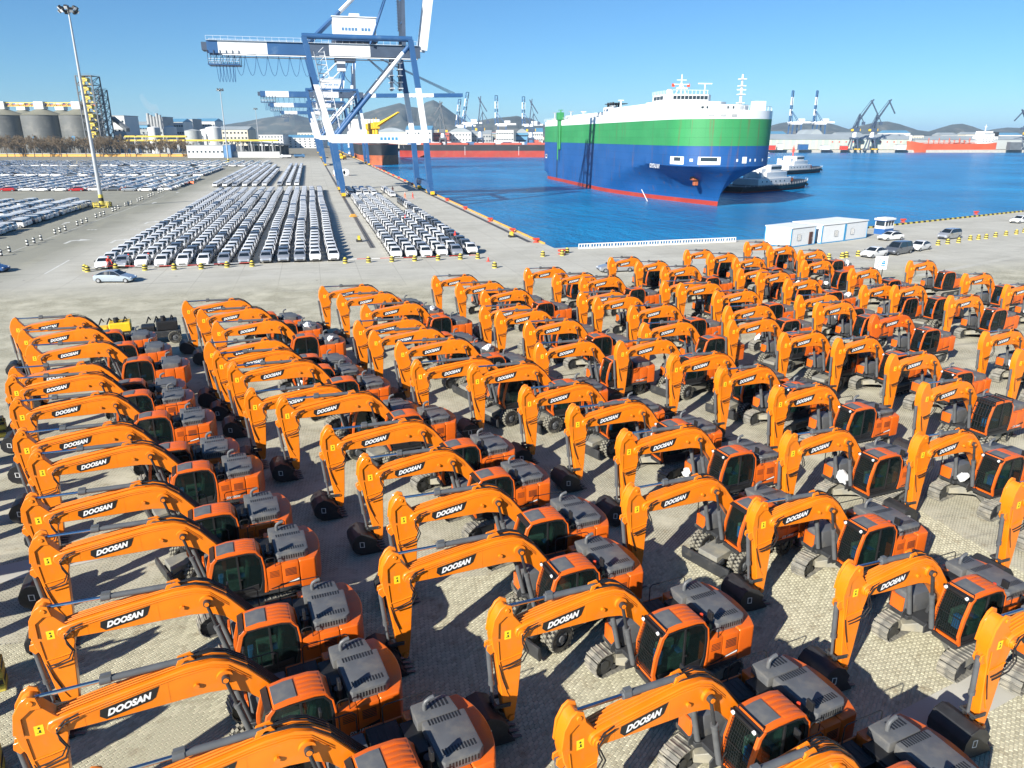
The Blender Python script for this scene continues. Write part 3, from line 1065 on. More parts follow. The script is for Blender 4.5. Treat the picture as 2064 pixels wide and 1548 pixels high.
q.cyl((6.022, 0, 1.87), (6.008, 0, 1.73), 0.094, n=12)
q.cyl((6.01, 0, 1.75), (5.94, 0, 1.06), 0.047, n=8)
xm('bucket_cyl', 'bucket_cylinder', q, ['cylinder_grey'], 0.0)
q = MB()
for s_ in (-1, 1):
    q.bar((5.94, s_ * 0.21, 1.06), (5.47, s_ * 0.21, 1.02), 0.05, 0.13)
    q.bar((5.94, s_ * 0.12, 1.06), (5.84, s_ * 0.12, 0.70), 0.06, 0.14)
q.cyl((5.94, -0.25, 1.06), (5.94, 0.25, 1.06), 0.05, n=8)
xm('link', 'bucket_link', q, ['steel_dark'], 0.01)
# --- bucket
BK = [(5.66, 0.60), (5.92, 0.92), (6.26, 1.08), (6.56, 0.98), (6.74, 0.70), (6.74, 0.42), (6.62, 0.22), (6.40, 0.09), (6.05, 0.035), (5.60, 0.03), (5.46, 0.03)]
q = MB()
BW = 0.58
inn = [(5.69, 0.57), (5.94, 0.88), (6.26, 1.04), (6.53, 0.945), (6.70, 0.69), (6.70, 0.43), (6.59, 0.25), (6.38, 0.13), (6.05, 0.075), (5.60, 0.065), (5.46, 0.04)]
n_ = len(BK)
V_ = [(x, -BW, z) for x, z in BK] + [(x, BW, z) for x, z in BK] + [(x, -BW, z) for x, z in inn] + [(x, BW, z) for x, z in inn]
F_ = []
for i in range(n_ - 1):
    F_ += [(i, i + 1, n_ + i + 1, n_ + i), (2 * n_ + i, 3 * n_ + i, 3 * n_ + i + 1, 2 * n_ + i + 1)]
q.add(V_, F_)
for s_ in (-1, 1):
    q.prism(BK[::-1] + [(5.72, 0.40)], s_ * BW - 0.02, s_ * BW + 0.02)
for y_ in (-0.14, 0.14):
    q.prism([(5.32, 0.50), (5.42, 0.62), (5.78, 0.80), (6.02, 1.0), (5.72, 0.55), (5.48, 0.42)], y_ - 0.03, y_ + 0.03)
xm('bucket', 'bucket', q, ['bucket_black'], 0.006)
q = MB()
for k in range(5):
    y_ = -0.48 + k * 0.24
    q.prism([(5.50, 0.02), (5.50, 0.10), (5.38, 0.085), (5.20, 0.03)], y_ - 0.05, y_ + 0.05)
xm('teeth', 'bucket_teeth', q, ['cylinder_grey'], 0.0, 'bucket')
q = MB()
for s_ in (1,):                                       # maker's emblem outlined on the side plate
    q.ring([(6.22, 0.42), (6.42, 0.46), (6.42, 0.72), (6.22, 0.68)], [(6.25, 0.45), (6.39, 0.48), (6.39, 0.69), (6.25, 0.66)], s_ * (BW + 0.021), s_ * (BW + 0.024))
xm('emblem', 'emblem', q, ['letter_white'], 0.0, 'bucket')
# --- upper structure
q = MB()
q.prism([(1.55, -1.32), (1.55, -0.45), (1.35, -0.40), (1.30, 0.35), (1.42, 0.45), (1.42, 1.33), (-1.8, 1.33), (-1.8, -1.32)], 1.0, 1.16, 'z')
q.cyl((0, 0, 0.86), (0, 0, 1.0), 0.62, n=24)
q.prism([(0.75, 1.16), (-0.5, 1.16), (-0.3, 1.9), (0.1, 2.05), (0.45, 1.95)], -0.42, -0.32)
q.prism([(0.75, 1.16), (-0.5, 1.16), (-0.3, 1.9), (0.1, 2.05), (0.45, 1.95)], 0.24, 0.32)
for s_ in (-0.44, 0.44):
    q.prism([(1.72, 1.30), (1.60, 1.42), (1.3, 1.3), (1.2, 1.05), (1.7, 1.05)], s_ - 0.14, s_ - 0.1)
xm('deck', 'swing_frame', q, ['steel_dark'], 0.01)
q = MB()
q.box(-1.76, -0.56, -0.98, 0.98, 1.16, 2.10)
q.box(-0.56, 0.30, -1.30, -0.50, 1.16, 1.98)
q.box(-0.56, -0.50, -0.5, 0.98, 1.16, 2.05)
q.box(-0.95, -0.66, 0.05, 0.45, 2.1, 2.34)
q.cyl((-0.80, 0.72, 2.1), (-0.80, 0.72, 2.42), 0.13, n=14)
for k in range(4):
    q.box(-0.5 + k * 0.2, -0.38 + k * 0.2, -1.2, -0.56, 1.98, 1.995)
xm('engine_bay', 'engine_bay', q, ['black'], 0.02)
q = MB()
q.box(-1.77, -1.16, 0.985, 1.35, 1.17, 2.13)
xm('door_l', 'side_door', q, ['orange_body'], 0.035, None, 2)
q = MB()
q.box(-1.15, -0.58, 0.985, 1.35, 1.17, 2.13)
xm('door_l2', 'side_door', q, ['orange_body'], 0.035, None, 2)
q = MB()
q.box(-1.77, -0.75, -1.35, -0.985, 1.17, 2.13)
xm('door_r', 'side_door', q, ['orange_body'], 0.03)
q = MB()
q.box(-0.74, 0.32, -1.35, -1.305, 1.17, 2.0)
xm('door_r2', 'side_door', q, ['orange_body'], 0.015)
q = MB()                                              # louvres in the rear side door
for (x0, x1, z0, z1) in ((-1.70, -1.24, 1.62, 1.98),):
    for k in range(6):
        zz = z0 + 0.03 + k * (z1 - z0 - 0.04) / 6
        q.box(x0 + 0.03, x1 - 0.03, 1.345, 1.356, zz, zz + 0.028)
    for k in range(5):
        q.box(-1.06, -0.72, 1.345, 1.356, 1.70 + k * 0.055, 1.72 + k * 0.055)
xm('louvre', 'louvre', q, ['plate_black'], 0.0, 'door_l')
q = MB()
for (x0, x1, za) in ((-1.75, -0.75, 1.22),):
    q.prism([(x0, za + 0.16), (x1, za), (x1 + 0.05, za + 0.03), (x0, za + 0.26)], 1.353, 1.358)
xm('stripe', 'decal_stripe', q, ['plate_black'], 0.0, 'door_l')
q = MB()
q.prism([(-1.74, 1.40), (-1.30, 1.33), (-1.30, 1.36), (-1.74, 1.46)], 1.359, 1.362)
xm('stripe_w', 'decal_flash', q, ['letter_white'], 0.0, 'door_l')
tm = text_mesh('DX 190W', 0.62, 0.11, ['letter_white'], bold=0.01, shear=0.25)
q = MB()
for v in tm.vertices:
    q.v.append((-1.2 - v.co.x, 1.3605, 1.305 + v.co.y))
q.f = [tuple(p_.vertices) for p_ in tm.polygons]
q.m = [0] * len(q.f)
xm('model_text', 'lettering', q, ['letter_white'], 0.0, 'door_l')
q = MB()
pl = arc(0, 0, 2.72, 180 - 29.2, 180 + 29.2, 12)
q.prism([(-1.79, 1.34)] + pl + [(-1.79, -1.34)], 1.02, 2.16, 'z')
xm('cw', 'counterweight', q, ['orange_body'], 0.07, None, 3)
q = MB()
q.prism([(-1.0, -0.42), (-1.0, 1.02), (-1.10, 1.14), (-2.05, 1.14), (-2.2, 1.0), (-2.24, -0.42)], 2.10, 2.46, 'z')
xm('hood', 'engine_hood', q, ['hood_grey'], 0.07, None, 2)
q = MB()
q.prism([(-0.92, -1.18), (-0.92, -0.48), (-2.1, -0.48), (-2.05, -1.1), (-1.9, -1.22)], 2.06, 2.40, 'z')
xm('hood2', 'muffler_cover', q, ['hood_grey'], 0.06, None, 2)
q = MB()
for yb in (-0.28, 0.80):
    for k in range(11):
        x_ = -1.18 - k * 0.085
        q.box(x_ - 0.022, x_ + 0.022, yb - 0.10, yb + 0.10, 2.455, 2.466)
for k in range(10):
    x_ = -1.22 - k * 0.085
    q.box(x_ - 0.022, x_ + 0.022, 1.135, 1.147, 2.22, 2.38)
for k in range(5):
    x_ = -1.45 - k * 0.11
    q.box(x_ - 0.03, x_ + 0.03, -1.08, -0.78, 2.395, 2.406)
xm('slots', 'vent_slots', q, ['plate_black'], 0.0, 'hood')
q = MB()
q.tube([(-1.25, -0.85, 2.38), (-1.25, -0.85, 2.58), (-1.29, -0.85, 2.66), (-1.40, -0.85, 2.72), (-1.52, -0.85, 2.74)], 0.062, 10)
xm('exhaust', 'exhaust_pipe', q, ['hood_grey'], 0.0)
q = MB()
q.prism([(0.36, -1.32), (0.36, -0.52), (1.28, -0.52), (1.46, -0.66), (1.46, -1.18), (1.32, -1.32)], 1.16, 1.92, 'z')
xm('tank', 'tool_box', q, ['hood_grey'], 0.06, None, 2)
q = MB()
q.prism([(1.30, -1.30), (1.44, -1.14), (1.49, -1.14), (1.49, -0.70), (1.56, -0.74), (1.56, -1.2), (1.36, -1.38), (0.9, -1.38), (0.9, -1.33)], 1.18, 1.72, 'z')
q.box(0.40, 1.30, -1.335, -1.325, 1.2, 1.85)
xm('tank_o', 'step_guard', q, ['orange_body'], 0.015)
q = MB()
q.tube([(1.40, -1.36, 1.2), (1.40, -1.36, 2.5), (1.32, -1.36, 2.62), (0.6, -1.36, 2.62), (0.5, -1.36, 2.5), (0.5, -1.36, 1.9)], 0.02, 6)
q.tube([(0.95, -1.36, 1.9), (0.95, -1.36, 2.62)], 0.018, 6)
q.tube([(-0.2, -1.3, 1.98), (-0.2, -1.3, 2.5), (-0.28, -1.3, 2.58), (-1.5, -1.3, 2.58), (-1.6, -1.3, 2.5), (-1.6, -1.3, 2.13)], 0.018, 6)
q.tube([(-0.62, 1.33, 2.13), (-0.62, 1.33, 2.45), (-0.7, 1.33, 2.5), (-0.9, 1.33, 2.5), (-0.95, 1.33, 2.45), (-0.95, 1.33, 2.13)], 0.015, 6)
q.tube([(1.40, 0.62, 1.2), (1.56, 0.62, 1.3), (1.56, 0.62, 1.7), (1.45, 0.62, 1.8)], 0.016, 6)
xm('rail', 'handrail', q, ['black'], 0.0)
q = MB()
q.tube([(-0.75, 1.1, 2.12), (-0.75, 1.1, 2.45), (-0.72, 1.12, 2.75)], 0.016, 6)
q.box(-0.80, -0.72, 1.0, 1.22, 2.72, 3.0)
q.tube([(1.3, -1.3, 2.6), (1.42, -1.4, 2.8)], 0.015, 6)
q.box(1.38, 1.44, -1.5, -1.3, 2.75, 3.0)
xm('mirror', 'mirror', q, ['black'], 0.01)
q = MB()
q.cyl((-0.62, 0.86, 2.66), (-0.62, 0.86, 2.78), 0.065, 0.055, n=12, mi=0)
q.cyl((-0.62, 0.86, 2.42), (-0.62, 0.86, 2.66), 0.025, n=8, mi=1)
xm('beacon', 'beacon', q, ['beacon_red', 'black'], 0.0)
# --- cab
CO = [(1.28, 1.16), (1.40, 1.50), (1.33, 2.1), (1.16, 2.72), (1.02, 2.88), (0.6, 2.92), (-0.05, 2.92), (-0.34, 2.86), (-0.50, 2.62), (-0.54, 2.2), (-0.53, 1.6), (-0.45, 1.16)]
CI = [(1.20, 1.24), (1.32, 1.52), (1.25, 2.09), (1.09, 2.68), (0.97, 2.80), (0.6, 2.83), (-0.05, 2.83), (-0.28, 2.78), (-0.42, 2.57), (-0.46, 2.2), (-0.44, 1.6), (-0.34, 1.30)]
Y0, Y1 = 0.36, 1.36
q = MB()
for ya, yb in ((Y1 - 0.08, Y1 + 0.012), (Y0 - 0.01, Y0 + 0.06)):
    q.prism([(1.24, 1.14), (1.33, 1.14), (1.45, 1.50), (1.38, 2.12), (1.20, 2.76), (1.04, 2.92), (0.95, 2.86), (1.08, 2.70), (1.25, 2.08), (1.33, 1.52)], ya, yb)
    q.prism([(-0.30, 2.90), (-0.54, 2.64), (-0.60, 2.2), (-0.60, 1.5), (-0.56, 1.14), (-0.48, 1.14), (-0.53, 1.6), (-0.54, 2.2), (-0.49, 2.62), (-0.33, 2.83)], ya, yb)
q.box(1.24, 1.33, Y0, Y1, 1.12, 1.22)
q.box(-0.62, -0.55, Y0, Y1, 1.14, 1.9)
xm('cab', 'cab', q, ['orange_body'], 0.012)
q = MB()
q.ring(CO, CI, Y1 - 0.06, Y1)
q.ring(CO, CI, Y0, Y0 + 0.05)
q.box(-0.50, 1.26, Y0 + 0.02, Y1 - 0.03, 1.10, 1.20)
q.box(0.28, 0.35, Y1 - 0.06, Y1 + 0.006, 1.3, 2.82)          # B pillar
q.prism([(1.16, 1.26), (1.22, 1.45), (0.30, 1.45), (-0.32, 1.55), (-0.32, 1.30)], Y1 - 0.045, Y1 - 0.02)
q.box(0.22, 0.34, Y1 + 0.0, Y1 + 0.03, 1.85, 1.9)
q.prism([(1.05, 2.86), (1.20, 2.80), (1.22, 2.84), (1.05, 2.92)], Y0, Y1)
xm('cab_trim', 'cab_trim', q, ['black'], 0.006, 'cab')
q = MB()
q.prism(CI, Y1 - 0.05, Y1 - 0.035)
q.prism(CI, Y0 + 0.02, Y0 + 0.035)
q.add([(1.36, Y0 + .03, 1.50), (1.36, Y1 - .05, 1.50), (1.29, Y1 - .05, 2.1), (1.29, Y0 + .03, 2.1)], [(0, 1, 2, 3)])
q.add([(1.29, Y0 + .03, 2.1), (1.29, Y1 - .05, 2.1), (1.12, Y1 - .05, 2.72), (1.12, Y0 + .03, 2.72)], [(0, 1, 2, 3)])
q.add([(1.12, Y0 + .03, 2.72), (1.12, Y1 - .05, 2.72), (1.0, Y1 - .05, 2.86), (1.0, Y0 + .03, 2.86)], [(0, 1, 2, 3)])
q.add([(1.25, Y0 + .03, 1.2), (1.25, Y1 - .05, 1.2), (1.36, Y1 - .05, 1.50), (1.36, Y0 + .03, 1.50)], [(0, 1, 2, 3)])
q.add([(-0.5, Y0 + .03, 1.95), (-0.5, Y1 - .05, 1.95), (-0.46, Y1 - .05, 2.66), (-0.46, Y0 + .03, 2.66)], [(0, 1, 2, 3)])
xm('cab_glass', 'window', q, ['cab_glass'], 0.0, 'cab')
q = MB()
q.prism([(1.04, 2.87), (0.98, 2.93), (0.6, 2.99), (-0.05, 2.98), (-0.36, 2.90), (-0.50, 2.66), (-0.44, 2.64), (-0.30, 2.83), (0.0, 2.89), (0.95, 2.87)], Y0 + 0.0, Y1 + 0.0)
for k in range(5):
    y_ = Y0 + 0.14 + k * 0.18
    q.prism([(0.30, 2.97), (-0.05, 2.975), (-0.30, 2.91), (-0.30, 2.93), (-0.05, 3.0), (0.30, 2.995)], y_ - 0.05, y_ + 0.05)
xm('cab_roof', 'roof', q, ['orange_body'], 0.03, 'cab', 2)
q = MB()
q.prism([(0.98, 2.932), (0.62, 2.99), (0.38, 2.99), (0.38, 3.012), (0.62, 3.012), (0.98, 2.955)], Y0 + 0.14, Y1 - 0.14)
xm('skylight', 'skylight', q, ['hood_grey'], 0.008, 'cab')
q = MB()
q.box(0.02, 0.52, 0.62, 1.10, 1.50, 1.68)
q.prism([(0.02, 1.55), (-0.14, 2.35), (0.0, 2.36), (0.16, 1.62)], 0.64, 1.08)
q.box(-0.05, 0.05, 0.74, 0.98, 2.3, 2.55)
q.box(0.1, 0.75, 0.44, 0.58, 1.3, 1.9)
q.box(0.1, 0.75, 1.12, 1.26, 1.3, 1.85)
xm('seat', 'seat', q, ['seat_green'], 0.03, 'cab')
q = MB()
q.box(0.82, 1.02, 0.74, 1.0, 1.45, 1.95)
q.box(0.0, 0.3, 0.66, 1.06, 1.69, 1.78)
xm('film', 'film_cover', q, ['film_blue'], 0.03, 'cab')
q = MB()                                              # steel mesh guard in front of the windscreen
for k in range(13):
    y_ = Y0 + 0.06 + k * (Y1 - Y0 - 0.12) / 12
    q.bar((1.44, y_, 1.42), (1.37, y_, 2.1), 0.008)
    q.bar((1.37, y_, 2.1), (1.18, y_, 2.76), 0.008)
for k in range(15):
    t = k / 14
    z_ = 1.42 + t * 1.34
    x_ = 1.44 - (z_ - 1.42) / 0.68 * 0.07 if z_ < 2.1 else 1.37 - (z_ - 2.1) / 0.66 * 0.19
    th = 0.022 if k in (0, 7, 14) else 0.008
    q.bar((x_, Y0 + 0.04, z_), (x_, Y1 - 0.04, z_), th)
xm('guard', 'front_guard', q, ['black'], 0.0, 'cab')
q = MB()
q.bar((1.22, Y0, 2.90), (1.22, Y1, 2.90), 0.05, 0.07, mi=1)
for y_ in (Y0 + 0.12, Y1 - 0.12):
    q.cyl((1.23, y_, 2.90), (1.29, y_, 2.88), 0.055, n=10, mi=0)
q.bar((1.02, Y0 + 0.05, 3.0), (1.02, Y1 - 0.05, 3.0), 0.025, mi=1)
for y_ in (Y0 + 0.05, Y1 - 0.05):
    q.bar((1.02, y_, 2.9), (1.02, y_, 3.0), 0.02, mi=1)
xm('lights', 'work_lamp', q, ['light_glass', 'black'], 0.0, 'cab')
# roof guard bars for a few machines
q = MB()
for k in range(6):
    y_ = Y0 + 0.1 + k * 0.16
    q.bar((1.1, y_, 3.05), (-0.35, y_, 3.05), 0.03)
for x_ in (1.1, 0.4, -0.35):
    q.bar((x_, Y0, 3.05), (x_, Y1, 3.05), 0.05)
    for y_ in (Y0, Y1):
        q.bar((x_, y_, 2.8), (x_, y_, 3.05), 0.04)
for k in range(7):
    y_ = Y0 + 0.04 + k * (Y1 - Y0 - 0.08) / 6
    q.bar((1.50, y_, 1.4), (1.44, y_, 2.2), 0.03)
    q.bar((1.44, y_, 2.2), (1.2, y_, 3.02), 0.03)
for z_, x_ in ((1.4, 1.5), (1.8, 1.47), (2.2, 1.44), (2.6, 1.32), (3.02, 1.2)):
    q.bar((x_, Y0, z_), (x_, Y1, z_), 0.035)
xm('cage', 'falling_object_guard', q, ['black'], 0.0, 'cab')
# --- tracked undercarriage
TL, TR, TZ, TG = 1.66, 0.40, 0.44, 1.20


def track_path():
    pts = []
    n = 24
    for k in range(n):
        pts.append((-TL + 2 * TL * k / n, TZ + TR - 0.03 * math.sin(PI * k / n), 0))
    for k in range(9):
        t = PI / 2 - PI * k / 8
        pts.append((TL + TR * math.cos(t), TZ + TR * math.sin(t), 0))
    for k in range(1, n):
        pts.append((TL - 2 * TL * k / n, TZ - TR, 0))
    for k in range(9):
        t = -PI / 2 - PI * k / 8
        pts.append((-TL + TR * math.cos(t), TZ + TR * math.sin(t), 0))
    return pts


def shoe_places(pitch=0.19):
    P = [Vector((a, 0, b_)) for a, b_, _ in track_path()]
    P.append(P[0])
    seg = [(P[i + 1] - P[i]).length for i in range(len(P) - 1)]
    tot = sum(seg)
    n = int(round(tot / pitch))
    outp = []
    i, acc = 0, 0.0
    for k in range(n):
        t = tot * k / n
        while acc + seg[i] < t:
            acc += seg[i]
            i += 1
        f_ = (t - acc) / seg[i]
        p = P[i].lerp(P[i + 1], f_)
        d = (P[i + 1] - P[i]).normalized()
        outp.append((p, math.atan2(d.z, d.x)))
    return outp


SHOES = shoe_places()
sq = MB()
sq.box(-0.088, 0.088, -0.30, 0.30, 0.0, 0.028)
sq.box(0.050, 0.078, -0.30, 0.30, 0.028, 0.062)
SHOE_ME = sq.mesh('track_shoe', ['track_steel'], smooth=False)


def shoe_mat(p, a):
    return Matrix.Translation(p) @ Matrix.Rotation(-a, 4, 'Y')


for s_, key in ((-1, 'track_r'), (1, 'track_l')):
    yo = s_ * TG
    q = MB()                                          # frame, idler, sprocket, rollers
    q.prism([(-TL, 0.30), (TL, 0.30), (TL + 0.1, 0.44), (TL - 0.15, 0.66), (0.6, 0.72), (-0.6, 0.72), (-TL + 0.15, 0.66), (-TL - 0.1, 0.44)], yo - 0.16, yo + 0.16, mi=0)
    for x_ in (-TL, TL):
        q.cyl((x_, yo - 0.20, TZ), (x_, yo + 0.20, TZ), 0.37, n=20, mi=1)
        q.cyl((x_, yo - 0.24, TZ), (x_, yo + 0.24, TZ), 0.17, n=12, mi=1)
    for k in range(7):
        x_ = -1.25 + k * 0.417
        q.cyl((x_, yo - 0.19, 0.18), (x_, yo + 0.19, 0.18), 0.11, n=10, mi=1)
    q.box(-0.7, 0.7, yo + s_ * 0.16 - 0.012, yo + s_ * 0.16 + 0.012, 0.36, 0.62, 1)
    xm(key, 'track', q, ['frame_grey', 'steel_dark'], 0.0)
    q = MB()
    for p, a in SHOES:
        q.merge(sq, Matrix.Translation((0, yo, 0)) @ shoe_mat(p, a))
    xm(key + '_shoes', 'track_shoes', q, ['track_steel'], 0.0, key)
q = MB()
q.cyl((0, 0, 0.5), (0, 0, 0.86), 0.72, 0.62, n=24)
for sx in (-1, 1):
    for sy in (-1, 1):
        pts = []
        for (t, hw_, zt, zb) in ((0.0, 0.42, 0.86, 0.46), (0.5, 0.33, 0.80, 0.42), (1.0, 0.27, 0.62, 0.34)):
            c_ = Vector((0.25 + 0.85 * t, 0.25 + 0.82 * t, 0))
            nrm = Vector((-0.7, 0.7, 0))
            for zz in (zt, zb):
                for e in (-1, 1):
                    p = c_ + nrm * (e * hw_)
                    pts.append((p.x * sx, p.y * sy, zz))
        F_ = []
        for i in range(2):
            o_ = i * 4
            F_ += [(o_, o_ + 1, o_ + 5, o_ + 4), (o_ + 2, o_ + 6, o_ + 7, o_ + 3), (o_, o_ + 4, o_ + 6, o_ + 2), (o_ + 1, o_ + 3, o_ + 7, o_ + 5)]
        F_ += [(8, 9, 11, 10)]
        q.add(pts, F_)
xm('xframe', 'carriage_frame', q, ['frame_grey'], 0.02)
# --- wheeled undercarriage
q = MB()
q.prism([(-2.3, 0.55), (-2.3, 0.85), (-0.8, 0.95), (0.8, 0.95), (2.3, 0.85), (2.3, 0.55), (0.8, 0.5), (-0.8, 0.5)], -0.48, 0.48)
q.cyl((0, 0, 0.8), (0, 0, 0.98), 0.66, n=24)
for x_ in (-1.4, 1.4):
    q.cyl((x_, -1.1, 0.52), (x_, 1.1, 0.52), 0.12, n=10)
for s_ in (-1, 1):
    q.box(-0.75, 0.75, s_ * 0.48 if s_ > 0 else -1.05, 1.05 if s_ > 0 else -0.48, 0.42, 0.80)
xm('chassis', 'carriage_frame', q, ['frame_grey'], 0.02)
q = MB()
q.prism([(2.32, 0.12), (2.42, 0.12), (2.5, 0.40), (2.48, 0.68), (2.38, 0.68), (2.35, 0.40)], -1.2, 1.2)
for s_ in (-0.5, 0.5):
    q.bar((2.38, s_, 0.42), (1.9, s_, 0.62), 0.14, 0.2)
xm('blade', 'dozer_blade', q, ['steel_dark'], 0.012)
q = MB()
for s_ in (-1, 1):
    q.bar((-2.2, s_ * 0.3, 0.75), (-2.45, s_ * 1.05, 0.45), 0.2, 0.22)
    q.bar((-2.45, s_ * 1.05, 0.5), (-2.45, s_ * 1.15, 0.2), 0.16, 0.16)
    q.box(-2.65, -2.25, s_ * 1.15 - 0.22, s_ * 1.15 + 0.22, 0.12, 0.18)
xm('outrigger', 'outrigger', q, ['steel_dark'], 0.012)


def wheel_mb():
    q_ = MB()
    for y_ in (-0.15, 0.15):
        prof = [(0.30, -0.11), (0.46, -0.125), (0.50, -0.09), (0.50, 0.09), (0.46, 0.125), (0.30, 0.11)]
        n = 24
        V_, F_ = [], []
        for k in range(n):
            t = 2 * PI * k / n
            for r_, yy in prof:
                V_.append((r_ * math.cos(t), y_ + yy, r_ * math.sin(t)))
        for k in range(n):
            for j in range(5):
                F_.append((k * 6 + j, k * 6 + j + 1, ((k + 1) % n) * 6 + j + 1, ((k + 1) % n) * 6 + j))
        q_.add(V_, F_, 0)
        for k in range(18):
            for e in (-1, 1):
                t = 2 * PI * (k + (0.5 if e > 0 else 0)) / 18
                M = Matrix.Translation((0, y_, 0)) @ Matrix.Rotation(t, 4, 'Y')
                q_.box(-0.045, 0.045, 0.0 if e > 0 else -0.115, 0.115 if e > 0 else 0.0, 0.485, 0.535, 1, M)
    return q_


WH = wheel_mb().mesh('wheel', ['rubber', 'tread_dust'])
qr = MB()
qr.cyl((0, -0.2, 0), (0, 0.2, 0), 0.31, n=20)
qr.cyl((0, -0.26, 0), (0, 0.26, 0), 0.13, n=14)
RIM = qr.mesh('rim', ['hood_grey'], bevel=0.02)

TRACKED = ['track_l', 'track_r', 'xframe']
WHEELED = ['chassis', 'blade', 'outrigger']
UPPER = [k for k in XPARTS if k not in ('track_l', 'track_r', 'xframe', 'chassis', 'blade', 'outrigger', 'track_l_shoes', 'track_r_shoes', 'guard', 'lights', 'cage', 'model_text', 'beacon', 'stripe_w')]


REACH_ME = {}


def reach_mesh(k, r):
    """boom parts lengthened or shortened ahead of the cylinder pin"""
    if abs(r) < 1e-3:
        return XPARTS[k][1]
    if (k, r) not in REACH_ME:
        me_ = XPARTS[k][1].copy()
        f_ = r / 3.15
        for v in me_.vertices:
            if k.startswith(('plate', 'letters')):
                v.co.x += (LX - 2.05) * f_
            elif v.co.x > 2.05:
                v.co.x += (v.co.x - 2.05) * f_
        REACH_ME[(k, r)] = me_
    return REACH_ME[(k, r)]


JOINED = ('pin_boss', 'vent_slots', 'track_shoes', 'hydraulic_pipe', 'hydraulic_hose', 'bucket_teeth', 'louvre', 'handrail', 'mirror', 'bucket_link', 'outrigger', 'engine_bay')
STRETCHED = ('boom', 'boom_boss', 'boom_pipe', 'boom_hose', 'plate1', 'plate-1', 'letters1', 'letters-1', 'arm_cyl', 'arm_rod')
CARRIED = ('arm', 'bucket_cyl', 'link', 'bucket')


def build_excavator(kind, guard=False, cage=False, shoes=False, uc=R_(20), red=False, lite=False, reach=0.0):
    root = empty('excavator')
    made = {}
    keys = list(UPPER) + (TRACKED if kind == 'tracked' else WHEELED)
    keys += ['model_text'] if kind == 'wheeled' else ['stripe_w']
    if guard:
        keys += ['guard', 'lights', 'beacon']
    if cage:
        keys += ['cage']
    if lite:
        for k in ('boom_pipe', 'arm_pipe', 'rail', 'mirror', 'slots', 'emblem', 'teeth', 'stripe_w', 'arm_boss', 'louvre', 'seat'):
            if k in keys:
                keys.remove(k)
    if kind == 'tracked' and not shoes:
        keys += ['track_l_shoes', 'track_r_shoes']
    keys.sort(key=lambda k: 0 if XPARTS[k][2] is None else (1 if XPARTS[XPARTS[k][2]][2] is None else 2))
    for k in keys:
        name, me_, par = XPARTS[k]
        if k in STRETCHED:
            me_ = reach_mesh(k, reach)
        o_ = put(name, me_, made.get(par, root))
        if name in JOINED:
            o_['kind'] = 'stuff'
        if k in CARRIED:
            o_.location.x = reach
        made[k] = o_
        if k in ('track_l', 'track_r', 'xframe', 'chassis', 'blade', 'outrigger'):
            o_.rotation_euler = (0, 0, uc)
        if red and k in ('boom', 'arm'):
            o_.data = o_.data.copy()
            o_.data.materials[0] = MATS['orange_red']
    if kind == 'tracked' and shoes:
        for s_, k in ((-1, 'track_r'), (1, 'track_l')):
            for p, a in SHOES:
                so = put('track_shoe', SHOE_ME, made[k])
                so.matrix_local = Matrix.Translation((0, s_ * TG, 0)) @ shoe_mat(p, a)
    if kind == 'wheeled':
        c_, s2 = math.cos(uc), math.sin(uc)
        for x_ in (-1.4, 1.4):
            for y_ in (-0.98, 0.98):
                wo = put('wheel', WH, root, (c_ * x_ - s2 * y_, s2 * x_ + c_ * y_, 0.535), uc)
                put('rim', RIM, wo)
    return root
# ---- where the top of each arm shows in the photograph; its height above the paving fixes the machine
HUMPS = [
    (32, 643), (47, 666), (64, 696), (25, 739), (25, 762), (37, 808), (44, 871), (70, 912), (66, 1004), (78, 1081),
    (79, 1222), (56, 1406), (375, 607), (405, 624), (436, 649), (421, 690), (437, 710), (473, 737), (505, 788), (573, 805),
    (663, 865), (734, 920), (807, 1004), (793, 1118), (1016, 1224), (1159, 1432), (651, 578), (686, 592), (734, 613), (722, 647),
    (754, 667), (807, 688), (842, 730), (959, 740), (1061, 781), (1160, 821), (1264, 874), (1274, 981), (1530, 1010), (1716, 1141),
    (2010, 1242), (876, 555), (926, 570), (975, 584), (975, 616), (1005, 626), (1065, 647), (1088, 691), (1063, 540), (1121, 552),
    (1175, 558), (1173, 589), (1250, 687), (1359, 717), (1458, 744), (1571, 784), (1594, 876), (1233, 519), (1287, 527), (1338, 536),
    (1384, 503), (1432, 511), (1484, 519), (1507, 488), (1553, 496), (1614, 503), (1623, 525), (1493, 542), (1532, 548), (1589, 563),
    (1341, 567), (1374, 572), (1446, 587), (1612, 594), (1650, 609), (1204, 599), (1276, 617), (1300, 652), (1469, 618), (1475, 644),
    (1580, 670), (1718, 541), (1742, 574), (1805, 575), (1835, 525), (1947, 552), (2031, 572), (1916, 595), (1763, 633), (1988, 667),
    (1690, 682), (1802, 715), (1867, 773), (1855, 878), (182, 1568), (1405, 1596), (2052, 975), (2056, 705)]
WHEELED_AT = {(56, 1406), (70, 912), (66, 1004), (573, 805), (793, 1118), (842, 730), (959, 740), (1061, 781), (1274, 981), (1088, 691), (1250, 687),
              (1359, 717), (1867, 773), (505, 788), (1475, 644), (1580, 670), (1374, 572), (1532, 548), (1805, 575), (25, 762), (437, 710), (807, 688)}
GUARD_AT = {(1016, 1224), (1159, 1432), (1264, 874), (1530, 1010), (1716, 1141), (2010, 1242), (1160, 821), (1458, 744), (1571, 784), (793, 1118), (1405, 1596),
            (1594, 876), (1855, 878), (1690, 682), (1802, 715), (1763, 633), (1916, 595), (1835, 525), (2052, 975)}
CAGE_AT = {(1867, 773)}
RED_AT = {(1763, 633)}
